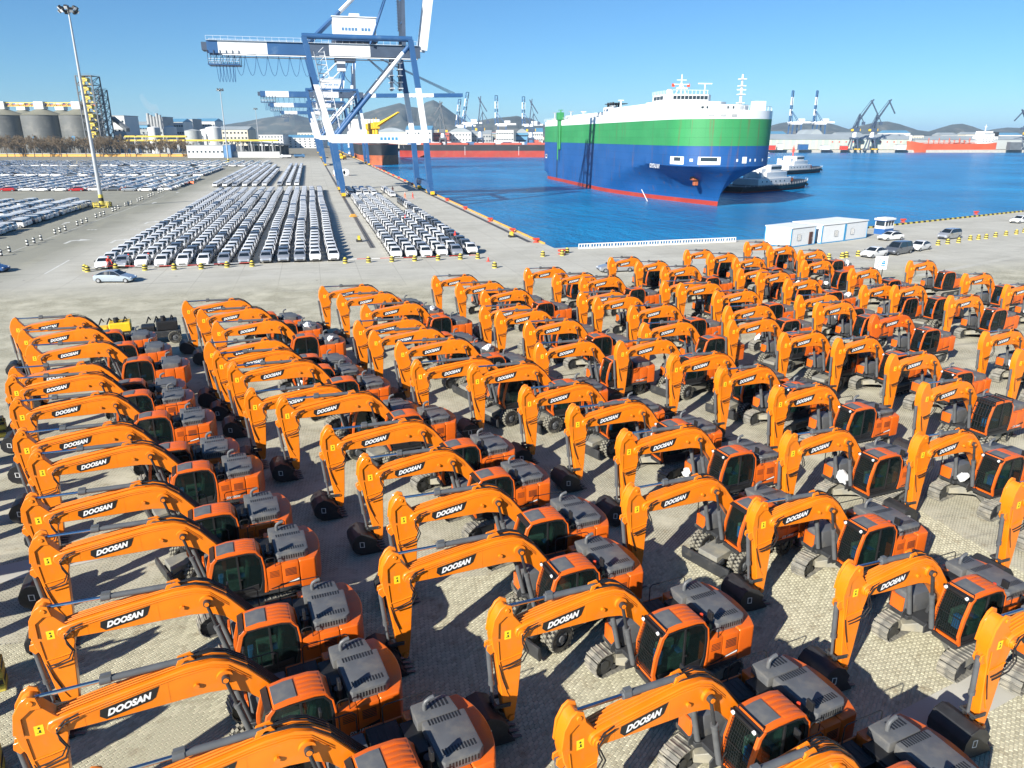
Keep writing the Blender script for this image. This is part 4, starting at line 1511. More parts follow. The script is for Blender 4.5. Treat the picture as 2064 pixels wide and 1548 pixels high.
LONG_AT = {(32, 643), (47, 666), (64, 696), (25, 739), (25, 762), (37, 808), (44, 871), (70, 912), (66, 1004), (78, 1081), (79, 1222), (56, 1406), (375, 607), (405, 624), (436, 649), (421, 690), (437, 710), (473, 737), (505, 788), (573, 805), (663, 865), (793, 1118), (651, 578), (686, 592), (734, 613), (722, 647), (754, 667), (807, 688), (842, 730), (182, 1568)}
SHORT_AT = {(1530, 1010), (1716, 1141), (2010, 1242), (1458, 744), (1571, 784), (1594, 876), (1233, 519), (1287, 527), (1384, 503), (1432, 511), (1484, 519), (1507, 488), (1553, 496), (1614, 503), (1623, 525), (1493, 542), (1532, 548), (1589, 563), (1650, 609), (1580, 670), (1718, 541), (1742, 574), (1805, 575), (1835, 525), (1947, 552), (2031, 572), (1916, 595), (1763, 633), (1988, 667), (1690, 682), (1802, 715), (1867, 773), (1855, 878), (2052, 975), (2056, 705)}
HEADING = {(56, 1406): 191.5, (1159, 1432): 190.5, (182, 1568): 191.0, (1405, 1596): 190.0}
XPROTO = {}


def excavator_at(i, hx, hy):
    key = (hx, hy)
    top = pix(hx, hy, 4.32)
    head = R_(HEADING.get(key, 188.2 + random.uniform(-1.2, 1.2)))
    reach = 0.6 if key in LONG_AT else (-0.55 if key in SHORT_AT else 0.0)
    fwd = Vector((math.cos(head), math.sin(head), 0))
    base = top - fwd * (5.72 + reach)
    kind = 'wheeled' if key in WHEELED_AT else 'tracked'
    dist = base.xy.length
    near = hy > 1080 and kind == 'tracked' and hx > 60
    uc = (8, 13, 17)[i % 3]
    pk = (kind, key in GUARD_AT, key in CAGE_AT, near, uc, key in RED_AT, dist > 48, reach)
    if pk not in XPROTO:
        o = build_excavator(kind, pk[1], pk[2], pk[3], R_(uc), pk[5], pk[6], pk[7])
        XPROTO[pk] = o
    else:
        o = copy_tree(XPROTO[pk], None, ('plastic_wrap',))
    o.location = (base.x, base.y, 0.013 if base.y < 26 else 0.0)
    o.rotation_euler = (0, 0, head)
    sc_ = random.uniform(.985, 1.015)
    o.scale = (sc_, sc_, sc_)
    # each arm hangs a little differently from the boom tip
    da = R_(random.uniform(-2.2, 2.2))
    piv = Matrix.Translation((5.2 + reach, 0, 3.42))
    for ch in o.children:
        if ch.name.split('.')[0] in ('arm', 'bucket_cylinder', 'bucket_link', 'bucket'):
            ch.matrix_local = piv @ Matrix.Rotation(da, 4, 'Y') @ piv.inverted() @ Matrix.Translation((reach, 0, 0))
    return o, kind, base, top


# loose white plastic still tied round the hose ends of some machines
bm = bmesh.new()
bmesh.ops.create_icosphere(bm, subdivisions=2, radius=0.22)
for v in bm.verts:
    v.co *= 0.7 + 0.6 * random.random()
    v.co.z *= 1.5
WRAP = bpy.data.meshes.new('plastic_wrap')
bm.to_mesh(WRAP)
bm.free()
mat('wrap_white', (0.72, 0.74, 0.75), 0.35)
WRAP.materials.append(MATS['wrap_white'])
machines = []
for i, (hx, hy) in enumerate(HUMPS):
    o, kind, base, top = excavator_at(i, hx, hy)
    s_ = top.x + 0.32 * top.y
    if random.random() < 0.45 and hy < 1100:
        w_ = put('plastic_wrap', WRAP, o, random.choice([(1.45, -0.15, 1.5), (-1.5, 1.0, 2.5), (0.9, 0.0, 1.9), (1.5, -0.9, 1.2)]))
        w_.rotation_euler = (random.uniform(-1, 1), random.uniform(-1, 1), random.uniform(0, 6))
        w_.scale = (1, 1, 1.3)
    machines.append((int(round((s_ + 2.2) / 11.9)), -top.y, o, kind, (hx, hy)))
# a further row stands opposite the first one, just beyond the left edge of the view; only its shadows reach in
facing = [(25, 762), (37, 808), (44, 871), (70, 912), (66, 1004), (78, 1081), (79, 1222), (56, 1406)]
for k, (hx, hy) in enumerate(facing):
    t_ = pix(hx, hy, 4.32) + Vector((-4.9, -0.9, 0))
    h_ = R_(8.2)
    b_ = t_ - Vector((math.cos(h_), math.sin(h_), 0)) * 5.72
    pk = [p for p in XPROTO if p[0] == 'tracked' and not p[3] and abs(p[7]) < .01][0]
    o = copy_tree(XPROTO[pk], None, ('plastic_wrap',))
    o.location = (b_.x, b_.y, 0)
    o.rotation_euler = (0, 0, h_)
    tag(o, f'orange tracked excavator, {ORD[k]} from quayside in the row facing the first row across striped posts', 'excavator', 'excavators parked in rows on the yard')
rows = {}
for r_, y_, o, kind, key in machines:
    rows.setdefault(r_, []).append((y_, o, kind, key))
for r_ in sorted(rows):
    for k, (y_, o, kind, key) in enumerate(sorted(rows[r_], key=lambda t: t[0])):
        extra = ' with caged cab' if key in CAGE_AT else (' with mesh-guarded cab' if key in GUARD_AT else '')
        col = 'red-orange' if key in RED_AT else 'orange'
        tag(o, f'{col} {kind} excavator{extra}, {ORD[k]} from quayside in {ORD[min(r_, 24)]} row from striped posts', 'excavator', 'excavators parked in rows on the yard')
# ------------------------------------------------------------------ cars
def car_groups(L=3.75, W=1.66, Hh=1.48, style='hatch'):
    """returns {part: (MB, [materials])}; nose towards +X, centred, wheels on z=0"""
    hl, hw = L / 2, W / 2
    if style == 'hatch':
        st = [(hl, .36, .56, .56, .80), (hl - .06, .30, .72, .72, .92), (hl - .30, .24, .86, .88, .97), (hl - .70, .22, .98, 1.0, 1.0), (hl - .95, .20, 1.02, 1.05, 1.0),
              (hl - 1.60, .20, 1.04, Hh - .10, 1.0), (hl - 2.1, .20, 1.05, Hh, 1.0), (hl - 2.7, .20, 1.06, Hh + .03, 1.0), (hl - 3.2, .20, 1.08, Hh - .02, 1.0),
              (-hl + .12, .26, 1.06, 1.14, .96), (-hl, .36, .80, .80, .86)]
        wind, side0, side1, rear = (4, 5), 5, 8, (8, 9)
    elif style == 'van':
        st = [(hl, .36, .56, .56, .80), (hl - .08, .30, .76, .78, .93), (hl - .45, .24, .94, .98, .98), (hl - .95, .22, 1.06, 1.12, 1.0), (hl - 1.75, .20, 1.10, Hh - .08, 1.0),
              (hl - 2.2, .20, 1.12, Hh, 1.0), (hl - 3.2, .20, 1.14, Hh, 1.0), (-hl + .5, .20, 1.15, Hh - .02, 1.0), (-hl + .22, .22, 1.15, Hh - .10, .98),
              (-hl + .06, .28, 1.12, 1.18, .96), (-hl, .36, .80, .80, .90)]
        wind, side0, side1, rear = (3, 4), 4, 8, (8, 9)
    else:
        st = [(hl, .34, .50, .50, .78), (hl - .08, .28, .62, .63, .92), (hl - .40, .22, .72, .75, .98), (hl - 1.0, .20, .86, .89, 1.0), (hl - 1.30, .20, .93, .97, 1.0),
              (hl - 2.05, .20, .98, Hh - .07, 1.0), (hl - 2.5, .20, .99, Hh, 1.0), (hl - 3.1, .20, 1.0, Hh - .03, 1.0), (-hl + .95, .20, 1.0, Hh - .18, 1.0),
              (-hl + .42, .22, .95, 1.0, .98), (-hl + .05, .30, .86, .90, .92), (-hl, .38, .70, .70, .86)]
        wind, side0, side1, rear = (4, 5), 5, 8, (8, 9)
    body, glass = MB(), MB()
    n = len(st)
    ringn = 10
    pts = []
    for (x, zb, zbelt, zt, wf) in st:
        hwx = hw * wf
        tall = zt - zbelt
        rw = hwx * (0.97 if tall < 0.12 else 0.80)
        zm = zb + (zbelt - zb) * 0.55
        half = [(hwx * 0.88, zb), (hwx, zm), (hwx * 0.965, zbelt), (rw, zt - 0.03 if tall > .12 else zt - 0.02), (rw * 0.84, zt + (0.015 if tall > .12 else 0.01))]
        pts.append([(x, y, z) for y, z in half] + [(x, -y, z) for y, z in half[::-1]])
    V = [p for r in pts for p in r]
    F, Fg = [], []
    for i in range(n - 1):
        for j in range(ringn):
            q_ = (i * ringn + j, i * ringn + (j + 1) % ringn, (i + 1) * ringn + (j + 1) % ringn, (i + 1) * ringn + j)
            top = j == 4
            side = j in (2, 6)
            if (i, i + 1) == wind and top or (i, i + 1) == rear and top:
                Fg.append(q_)
            elif side and side0 <= i < side1:
                Fg.append(q_)
            elif side and (i, i + 1) in (wind, rear):
                Fg.append(q_)
            else:
                F.append(q_)
    F.append(tuple(range(ringn)))
    F.append(tuple((n - 1) * ringn + k for k in range(ringn)))
    used = sorted(set(i for q_ in F for i in q_))
    ix = {a: b for b, a in enumerate(used)}
    body.add([V[i] for i in used], [tuple(ix[i] for i in q_) for q_ in F])
    used = sorted(set(i for q_ in Fg for i in q_))
    ix = {a: b for b, a in enumerate(used)}
    glass.add([V[i] for i in used], [tuple(ix[i] for i in q_) for q_ in Fg])
    trim = MB()
    for s_ in (-1, 1):                                # pillars over the glass
        for i in ((side0 + side1) // 2, side1 - 1):
            a, b = pts[i][2], pts[i][3]
            trim.bar((a[0], s_ * (a[1] + .004), a[2]), (b[0], s_ * (b[1] + .004), b[2]), 0.05)
        trim.box(st[wind[0]][0] - 0.35, st[wind[0]][0] - 0.18, s_ * (hw + .02) if s_ > 0 else -hw - .17, hw + .17 if s_ > 0 else -hw - .02, st[5][2] - .03, st[5][2] + .1)
    trim.box(hl - .03, hl + .02, -hw * .52, hw * .52, .36, .50)
    lamp, tail = MB(), MB()
    for s_ in (-1, 1):
        lamp.box(hl - .24, hl - .02, s_ * hw * .66 - .13, s_ * hw * .66 + .13, .60, .70)
        tail.box(-hl - .01, -hl + .12, s_ * hw * .70 - .10, s_ * hw * .70 + .10, .72, .92)
    wr = 0.30
    wheels = []
    for x in (hl - .72, -hl + .66):
        for s_ in (-1, 1):
            wheels.append((x, s_ * (hw - .09), wr))
    wq = MB()
    wq.cyl((0, -.095, 0), (0, .095, 0), wr, n=16, mi=0)
    wq.cyl((0, -.105, 0), (0, .105, 0), wr * .62, n=12, mi=1)
    return dict(body=body, window=glass, trim=trim, headlamp=lamp, tail_lamp=tail, wheel=wq, wheels=wheels)


CARS = {}


def car_proto(style, paint, L, W, Hh):
    key = (style, paint, L)
    if key in CARS:
        return CARS[key]
    g = car_groups(L, W, Hh, style)
    P = {}
    P['body'] = g['body'].mesh('car_body', [paint], bevel=0.025, seg=2, angle=40)
    P['window'] = g['window'].mesh('window', ['car_glass'])
    P['trim'] = g['trim'].mesh('trim', ['car_trim'])
    P['headlamp'] = g['headlamp'].mesh('headlamp', ['lamp_clear'], bevel=0.02)
    P['tail_lamp'] = g['tail_lamp'].mesh('tail_lamp', ['lamp_red'])
    P['wheel'] = g['wheel'].mesh('wheel', ['tyre', 'alloy'])
    P['wheels'] = g['wheels']
    one = MB()
    for k, mi in (('body', 0), ('window', 1), ('trim', 2), ('headlamp', 3), ('tail_lamp', 4)):
        one.merge(g[k], mi=mi)
    for wx, wy, wz in g['wheels']:
        M = Matrix.Translation((wx, wy, wz))
        q_ = MB()
        q_.cyl((0, -.095, 0), (0, .095, 0), .3, n=10, mi=2)
        q_.cyl((0, -.105, 0), (0, .105, 0), .19, n=8, mi=5)
        one.merge(q_, M)
    P['one_mb'] = one
    P['one'] = one.mesh('car', [paint, 'car_glass', 'car_trim', 'lamp_clear', 'lamp_red', 'alloy'], angle=40)
    CARS[key] = P
    return P


def make_car(name, style, paint, dims, loc, rz, label, cat='car', group=None, parts=True):
    P = car_proto(style, paint, *dims)
    if not parts:
        return put(name, P['one'], None, loc, rz, label, cat, group)
    r = empty(name, loc, rz, label, cat, group)
    for k in ('body', 'window', 'trim', 'headlamp', 'tail_lamp'):
        put(k, P[k], r)
    for wl in P['wheels']:
        put('wheel', P['wheel'], r, wl)
    return r


HATCH = (3.78, 1.68, 1.48)
SEDAN = (4.65, 1.82, 1.46)
SUV = (4.3, 1.8, 1.62)
cars = []                                             # (x, y, heading, style, paint, dims, block, column, row)
rc = random.Random(11)
# block between the approach road and the crane rail: thirteen columns, noses to the camera
FRONT_L = [(203, 545), (243, 541.5), (283, 540.5), (324, 540), (367, 538.5), (408, 538), (450, 536.5), (491, 534), (536, 532), (571, 530.5), (604, 529.5), (638, 528.5), (672, 527.5)]
for c_, (x, y) in enumerate(FRONT_L):
    P = pix(x, y)
    n_r = 38
    pitch = 4.12 if c_ < 8 else 4.02
    wob = rc.uniform(0, 6)
    for k in range(n_r):
        yy = P.y + 1.95 + k * pitch + rc.uniform(-.06, .06)
        if 262 < yy < 283:
            continue
        xx = P.x + 0.10 * math.sin(k * .35 + wob) + rc.uniform(-.05, .05)
        pc = 'paint_white' if rc.random() < .88 else ('paint_silver' if rc.random() < .7 else 'paint_grey')
        if c_ in (9, 10) and k == 0:
            pc = 'paint_silver'
        cars.append((xx, yy, -PI / 2, 'hatch', pc, HATCH, 'left', c_, k))
# second block further along the quay
for c_ in range(9):
    x0 = -33.5 + c_ * 3.35 if c_ < 6 else -11.5 + (c_ - 6) * 3.0
    for k in range(46 if c_ < 6 else 50):
        yy = 288 + k * 4.15
        if c_ == 5 and k > 30:
            continue
        cars.append((x0 + rc.uniform(-.06, .06), yy, -PI / 2, 'hatch', 'paint_white' if rc.random() < .9 else 'paint_silver', HATCH, 'back', c_, k))
# block between the crane rails
FRONT_R = [(801, 522), (831, 521), (862, 521), (893, 519), (923, 517.5), (953, 513.5)]
for c_, (x, y) in enumerate(FRONT_R):
    P = pix(x, y)
    for k in range(34):
        yy = P.y + 2.1 + k * 4.4 + rc.uniform(-.1, .1)
        if c_ == 4 and 13 < k:
            continue
        if c_ == 5 and (yy > 255 or 208 < yy < 222):
            continue
        if c_ < 4 and 222 < yy < 232:
            continue
        dark = (c_ == 5 and k < 24) or (c_ == 4 and k in (4, 8, 9))
        pc = 'paint_grey' if dark and rc.random() < .55 else ('paint_white' if rc.random() < .82 else 'paint_silver')
        if yy > 240 and c_ in (1, 2) and rc.random() < .4:
            pc = 'paint_blue'
        cars.append((P.x + rc.uniform(-.09, .09), yy, -PI / 2, 'hatch', pc, (4.05, 1.72, 1.5), 'quay', c_, k))
# storage lots on the left, cars standing across
for (x0, x1, y0, y1, dx, gap) in ((-118, -55, 140, 222, 5.2, 0), (-190, -45, 268, 345, 5.5, 1), (-260, -47, 366, 455, 5.6, 2), (-330, -26, 478, 560, 5.7, 3)):
    cn = int((x1 - x0) / dx)
    for c_ in range(cn):
        cx_ = x1 - 2.4 - c_ * dx
        # the front edge of each lot lies square to the view
        ys = y0 + (x1 - cx_) * 0.27 + rc.uniform(0, 2.5) if gap else y0 + rc.uniform(0, 2)
        k = 0
        yy = ys
        while yy < y1 + (x1 - cx_) * 0.27 - (9 * (c_ == 0) if gap == 0 else 0):
            if rc.random() < (0.93 if gap < 3 else 0.8):
                rr_ = rc.random()
                pc = 'paint_white' if rr_ < .83 else ('paint_silver' if rr_ < .92 else ('paint_black' if rr_ < .97 else 'paint_grey'))
                if gap == 1 and k == 0 and c_ in (5, 9, 10):
                    pc = 'paint_red'
                cars.append((cx_ + rc.uniform(-.25, .25), yy, PI + rc.uniform(-.02, .02), 'van' if gap == 0 else rc.choice(['hatch', 'sedan']), pc, SUV if gap == 0 else (4.4, 1.8, 1.5), 'lot%d' % gap, c_, k))
            yy += 2.25
            k += 1
cars.sort(key=lambda t: t[0] ** 2 + t[1] ** 2)
COLN = {'paint_white': 'white', 'paint_silver': 'silver', 'paint_grey': 'dark grey', 'paint_blue': 'dark blue', 'paint_red': 'red', 'paint_black': 'black'}
n_ind = 0
mass = {}
for t in cars:
    xx, yy, rz, style, pc, dims, blk, c_, k = t
    u, v_, d_ = proj((xx, yy, 1.0))
    if not (-60 < u < IW + 60):
        continue
    if n_ind < 300 and blk in ('left', 'quay', 'lot0'):
        if blk == 'left':
            lab = f'{COLN[pc]} hatchback, {ORD[k]} from the barrier poles in column {ORD[12 - c_]} west of the crane rail'
            grp = 'new cars lined up beside the approach road'
        elif blk == 'quay':
            lab = f'{COLN[pc]} compact car, {ORD[k]} from the barrier poles in column {ORD[c_]} between the crane rails'
            grp = 'new cars lined up between the crane rails'
        else:
            lab = f'{COLN[pc]} van, {ORD[min(k, 24)]} in file {ORD[c_]} of the lot beside the lamp mast'
            grp = 'vans parked beside the lamp mast'
        make_car('parked_car', style, pc, dims, (xx, yy, 0), rz, lab, 'car', grp, parts=(k == 0 and blk != 'lot0'))
        n_ind += 1
    else:
        mass.setdefault((style, pc, dims, blk if blk.startswith('lot') else 'rows'), []).append((xx, yy, rz))
# the remaining cars, far off: one mass for each storage area
areas = {}
for (style, pc, dims, blk), lst in mass.items():
    areas.setdefault(blk, []).append((style, pc, dims, lst))
for blk, sets in areas.items():
    mats_ = []
    VV, FF, MM = [], [], []
    off = 0
    for style, pc, dims, lst in sets:
        one = car_proto(style, pc, *dims)['one_mb']
        names = [pc, 'car_glass', 'car_trim', 'lamp_clear', 'lamp_red', 'alloy']
        idx = []
        for nm in names:
            if nm not in mats_:
                mats_.append(nm)
            idx.append(mats_.index(nm))
        B = np.array(one.v)
        for (xx, yy, rz) in lst:
            c_, s_ = math.cos(rz), math.sin(rz)
            Q = np.empty_like(B)
            Q[:, 0] = B[:, 0] * c_ - B[:, 1] * s_ + xx
            Q[:, 1] = B[:, 0] * s_ + B[:, 1] * c_ + yy
            Q[:, 2] = B[:, 2]
            VV.append(Q)
            FF += [tuple(i + off for i in f_) for f_ in one.f]
            MM += [idx[m_] for m_ in one.m]
            off += len(B)
    me = bpy.data.meshes.new('stored_cars')
    me.from_pydata(np.vstack(VV).tolist(), [], FF)
    for nm in mats_:
        me.materials.append(MATS[nm])
    me.polygons.foreach_set('material_index', MM)
    bm = bmesh.new()
    bm.from_mesh(me)
    bmesh.ops.recalc_face_normals(bm, faces=bm.faces)
    bm.to_mesh(me)
    bm.free()
    txt = {'rows': 'mass of new white cars in long rows towards the second crane', 'lot0': 'mass of white vans filling the lot beside the lamp mast',
           'lot1': 'mass of white cars behind the orange water barriers', 'lot2': 'mass of cars in the middle storage lot', 'lot3': 'mass of cars in the farthest lot below the bare trees'}[blk]
    put('stored_cars', me, None, label=txt, cat='cars', kind='stuff')

# single vehicles standing about the quay
a, b = pix(197, 566), pix(262, 572)
make_car('silver_sedan', 'sedan', 'paint_pale_blue', (4.7, 1.84, 1.46), tuple((a + b) / 2 + Vector((0.2, 0.3, 0))), R_(-14), 'pale silver sedan standing alone on the open paving near the red-suited worker', 'car')


def car_px(name, style, paint, dims, p0, p1, label, cat='car'):
    """p0 = nose, p1 = tail, both on the ground in the photograph"""
    a, b = pix(*p0), pix(*p1)
    d = a - b
    make_car(name, style, paint, dims, tuple((a + b) / 2), math.atan2(d.y, d.x), label, cat)


car_px('white_sedan', 'sedan', 'paint_white', SEDAN, (1736, 521), (1784, 514), 'white sedan with dark door lettering, parked beside the grey van')
car_px('grey_van', 'van', 'paint_grey', (5.1, 1.95, 1.9), (1788, 515), (1830, 508), 'dark grey van parked between two white sedans', 'van')
car_px('white_sedan', 'sedan', 'paint_white', SEDAN, (1832, 508), (1872, 500), 'white sedan parked behind the tail of the grey van')
car_px('white_sedan', 'sedan', 'paint_white', SEDAN, (1773, 485), (1815, 482), 'white sedan parked beside the blue and white guard booth')
car_px('silver_minivan', 'van', 'paint_silver', (4.8, 1.85, 1.75), (1888, 484), (1936, 478), 'silver minivan parked behind the row of striped bollards', 'van')
car_px('white_sedan', 'sedan', 'paint_white', SEDAN, (2034, 451), (2074, 447), 'white sedan parked by the hazard-striped quay kerb')
car_px('white_sedan', 'sedan', 'paint_silver', (4.8, 1.84, 1.46), (1196, 549), (1282, 545), 'silver-white sedan half hidden behind an excavator arm, by the white plastic barriers')
car_px('blue_car', 'sedan', 'paint_blue', SEDAN, (6, 548), (-45, 548), 'dark blue car casting a long shadow beside the white road line')
# ------------------------------------------------------------------ ship-to-shore cranes
def lerp3(a, b, t):
    return Vector(a).lerp(Vector(b), t)


def box_leg(q, pts, w0, w1, mis, d0=None, d1=None):
    """tapered box column through points; mis gives the material of each piece"""
    n = len(pts)
    for i in range(n - 1):
        t0, t1 = i / (n - 1), (i + 1) / (n - 1)
        a, b = Vector(pts[i]), Vector(pts[i + 1])
        wa, wb = w0 + (w1 - w0) * t0, w0 + (w1 - w0) * t1
        V = []
        for p, ww in ((a, wa), (b, wb)):
            for (i_, j_) in ((-1, -1), (1, -1), (1, 1), (-1, 1)):
                V.append((p.x + i_ * ww / 2, p.y + j_ * ww / 2, p.z))
        q.add(V, [(3, 2, 1, 0), (4, 5, 6, 7), (0, 1, 5, 4), (1, 2, 6, 5), (2, 3, 7, 6), (3, 0, 4, 7)], mis[i])


def sts_crane(y0, label, boom_up, span=29.0, detail=True, scale=1.0, tail=-26.0):
    W_, B_, K_ = 'crane_white', 'crane_blue', 'crane_dark'
    mats_ = [W_, B_, K_]
    r = empty('quay_crane', (0, y0, 0), 0, label, 'crane', 'quay cranes on the rails')

    def part(name, q, mm=mats_, parent=None, bevel=0.0):
        return put(name, q.mesh(name, mm, bevel=bevel), parent or r)
    ym = span / 2
    for yy in (0.0, span):
        q = MB()
        box_leg(q, [(RAIL_L, yy, 3.2), (7.1, yy, 15.4), (3.3, yy, 31.0), (1.0, yy, 43.4)], 1.7, 1.5, [1, 0, 1])
        part('leg', q)
        q = MB()
        box_leg(q, [(RAIL_W, yy, 3.2), (34.2, yy, 15.4), (32.4, yy, 30.5), (30.7, yy, 43.4)], 1.7, 1.5, [1, 0, 1])
        part('leg', q)
        q = MB()
        q.box(6.4, 34.9, yy - 0.9, yy + 0.9, 15.2, 17.6)
        part('portal_beam', q)
        if yy == 0:
            tq = MB()
            for k in range(5):
                tq.box(20.5 + k * 1.1, 21.2 + k * 1.1, yy - 0.93, yy - 0.905, 16.0, 16.8)
            part('lettering', tq, ['trim_blue'])
        q = MB()
        q.cyl((8.2, yy, 17.4), lerp3((8.2, yy, 17.4), (30.0, yy, 41.6), 0.47), 0.62, n=12, mi=1)
        q.cyl(lerp3((8.2, yy, 17.4), (30.0, yy, 41.6), 0.47), lerp3((8.2, yy, 17.4), (30.0, yy, 41.6), 0.93), 0.62, n=12, mi=0)
        q.cyl(lerp3((8.2, yy, 17.4), (30.0, yy, 41.6), 0.93), (30.0, yy, 41.6), 0.62, n=12, mi=1)
        part('diagonal_brace', q)
        q = MB()
        q.cyl((0.4, yy, 43.6), (31.2, yy, 43.6), 0.75, n=12, mi=1)
        part('top_beam', q)
    for (xx, zz) in ((RAIL_L, 3.0), (RAIL_W, 3.0), (7.1, 16.4), (34.2, 16.4)):
        q = MB()
        q.box(xx - 0.7, xx + 0.7, -2.0 if zz < 5 else 0.9, span + 2.0 if zz < 5 else span - 0.9, zz - 0.7, zz + 0.7, 1 if zz < 5 else 0)
        part('sill_beam', q)
    for xx in (RAIL_L, RAIL_W):
        for yy in (0.0, span):
            q = MB()
            for k in (-1, 1):
                q.box(xx - 0.55, xx + 0.55, yy + k * 2.4 - 1.7, yy + k * 2.4 + 1.7, 0.75, 1.5, 1)
                for j in (-1.1, 0.0, 1.1):
                    q.cyl((xx - 0.25, yy + k * 2.4 + j, 0.47), (xx + 0.25, yy + k * 2.4 + j, 0.47), 0.42, n=12, mi=2)
            q.box(xx - 0.6, xx + 0.6, yy - 3.2, yy + 3.2, 1.5, 2.3, 1)
            q.box(xx - 0.6, xx + 0.6, yy + 4.4, yy + 4.9, 0.4, 1.3, 3)
            q.box(xx - 0.6, xx + 0.6, yy - 4.9, yy - 4.4, 0.4, 1.3, 3)
            part('bogie', q, mats_ + ['crane_yellow'])
    # bridge girder with painted bands
    q = MB()
    bands = [(tail, tail + 3, 1), (tail + 3, -9.5, 0), (-9.5, 2.5, 1), (2.5, 8, 2), (8, 20, 0), (20, 35, 2)]
    for yg in (ym - 2.6, ym + 2.6):
        for a, b, mi in bands:
            q.box(a + 0.01, b - 0.01, yg - 0.75, yg + 0.75, 39.7, 43.0, mi)
    for k in range(9):
        x_ = tail + 1 + k * 7.2
        q.box(x_ - 0.4, x_ + 0.4, ym - 1.9, ym + 1.9, 41.6, 42.8, 0)
    part('girder', q)
    if detail:
        q = MB()
        for yg in (ym - 3.6, ym + 3.6):
            q.box(tail, 34, yg - 0.3, yg + 0.3, 43.05, 43.12, 0)
            q.bar((tail, yg, 44.2), (34, yg, 44.2), 0.06)
            for k in range(31):
                q.bar((tail + k * 2, yg, 43.1), (tail + k * 2, yg, 44.2), 0.06)
            q.box(tail + 4, 34, yg - 0.15, yg + 0.15, 39.2, 39.45, 0)
        part('walkway', q)
    q = MB()
    q.box(9.5, 22.0, ym - 4.0, ym + 4.0, 44.6, 50.2, 0)
    q.box(9.2, 22.3, ym - 4.3, ym + 4.3, 50.2, 50.45, 0)
    q.box(14.5, 17.5, ym - 1.5, ym + 1.5, 50.45, 51.6, 0)
    q.box(9.0, 22.5, ym - 4.2, ym + 4.2, 43.9, 44.5, 1)
    h = part('machine_house', q)
    q = MB()
    for k in range(9):
        if k in (5,):
            continue
        q.box(12.0 + k * 0.95, 12.65 + k * 0.95, ym - 4.06, ym - 4.01, 46.6, 47.4)
    part('lettering', q, ['cargo_blue'], h)
    # tail platform and its hanging cables
    q = MB()
    q.box(tail - 0.2, tail + 8.5, ym - 3.5, ym + 3.5, 36.6, 36.9, 1)
    for k in range(6):
        x_ = tail + k * 1.7
        for yg in (ym - 3.5, ym + 3.5):
            q.bar((x_, yg, 36.8), (x_, yg, 40.5), 0.16, mi=2)
            if k < 5:
                q.bar((x_, yg, 36.9), (x_ + 1.7, yg, 39.8), 0.10, mi=2)
    for zz in (37.6, 38.2):
        for yg in (ym - 3.5, ym + 3.5):
            q.bar((tail, yg, zz), (tail + 8.5, yg, zz), 0.08, mi=0)
    q.box(tail - 1.5, tail + 1.0, ym - 2.5, ym + 2.5, 40.5, 42.6, 2)
    part('tail_platform', q)
    q = MB()
    xs_ = [tail + 2.0 + k * 0.9 for k in range(6)] + [tail + 7 + k * 3.1 for k in range(9)]
    for a, b in zip(xs_, xs_[1:]):
        sag = 4.6 if b - a < 2 else 5.5
        pts = [(a + (b - a) * t, ym - 2.6, (36.6 if a < tail + 7 else 39.4) - sag * 4 * t * (1 - t)) for t in [i / 8 for i in range(9)]]
        q.tube(pts, 0.07, 4)
    part('festoon_cable', q, [B_])
    # A-frame, stays
    q = MB()
    for yg in (ym - 4.5, ym + 4.5):
        box_leg(q, [(30.0, yg, 43.0), (30.5, ym + (yg - ym) * 0.6, 56.0), (31.0, ym + (yg - ym) * 0.25, 70.0)], 1.1, 0.8, [2, 1])
        q.cyl((20.0, yg, 43.0), (30.8, ym + (yg - ym) * 0.3, 69.0), 0.3, n=8, mi=1)
    for zz in (50, 57, 64):
        q.bar((30.4, ym - 3.6 + (zz - 50) * .13, zz), (30.4, ym + 3.6 - (zz - 50) * .13, zz), 0.5, mi=1)
    q.box(28.6, 29.2, ym - 3.4, ym - 2.6, 47.0, 58.0, 2)
    for k in range(14):
        q.bar((28.2, ym - 3.6, 47 + k * .8), (29.6, ym - 3.6, 47 + k * .8), 0.08, mi=2)
    part('apex_frame', q)
    for yg in (ym - 3.0, ym + 3.0):
        q = MB()
        a, b = Vector((2.0, yg, 43.2)), Vector((30.8, ym, 69.0))
        q.cyl(a, a.lerp(b, 0.34), 0.55, n=10, mi=1)
        q.cyl(a.lerp(b, 0.34), b, 0.5, n=10, mi=0)
        part('backstay', q)
    # boom
    q = MB()
    if boom_up:
        a, b = Vector((36.0, ym, 42.0)), Vector((43.5, ym, 88.0))
    else:
        a, b = Vector((35.3, ym, 41.2)), Vector((tail + 124.0, ym, 42.2))
    for yo in (-2.4, 2.4):
        o_ = Vector((0, yo, 0))
        cuts = [0, .12, .33, .52, .70, .86, 1.0]
        for k in range(6):
            q.bar(a.lerp(b, cuts[k]) + o_, a.lerp(b, cuts[k + 1] - .001) + o_, 1.4, 2.4 if boom_up else 2.2, mi=(0, 0, 1, 0, 1, 2)[k] if boom_up else (0, 1, 0, 0, 1, 1)[k])
    for k in range(12):
        p = a.lerp(b, (k + .5) / 12)
        q.bar(p + Vector((0, -2, 0)), p + Vector((0, 2, 0)), 0.5, mi=0)
    part('boom', q)
    if not boom_up:
        q = MB()
        for yo in (-2.2, 2.2):
            for t in (0.42, 0.46, 0.88, 0.92):
                q.cyl((31.0, ym + yo * .3, 69.5), a.lerp(b, t) + Vector((0, yo, 1.3)), 0.16, n=6)
        part('forestay', q, [K_])
    else:
        q = MB()
        for yo in (-2.2, 2.2):
            q.tube([(31.0, ym + yo * .3, 69.5), (34.5, ym + yo, 62), (38.6, ym + yo, 58)], 0.14, 5)
        part('forestay', q, [K_])
    # trolley, cabin and the access tower under the girder
    q = MB()
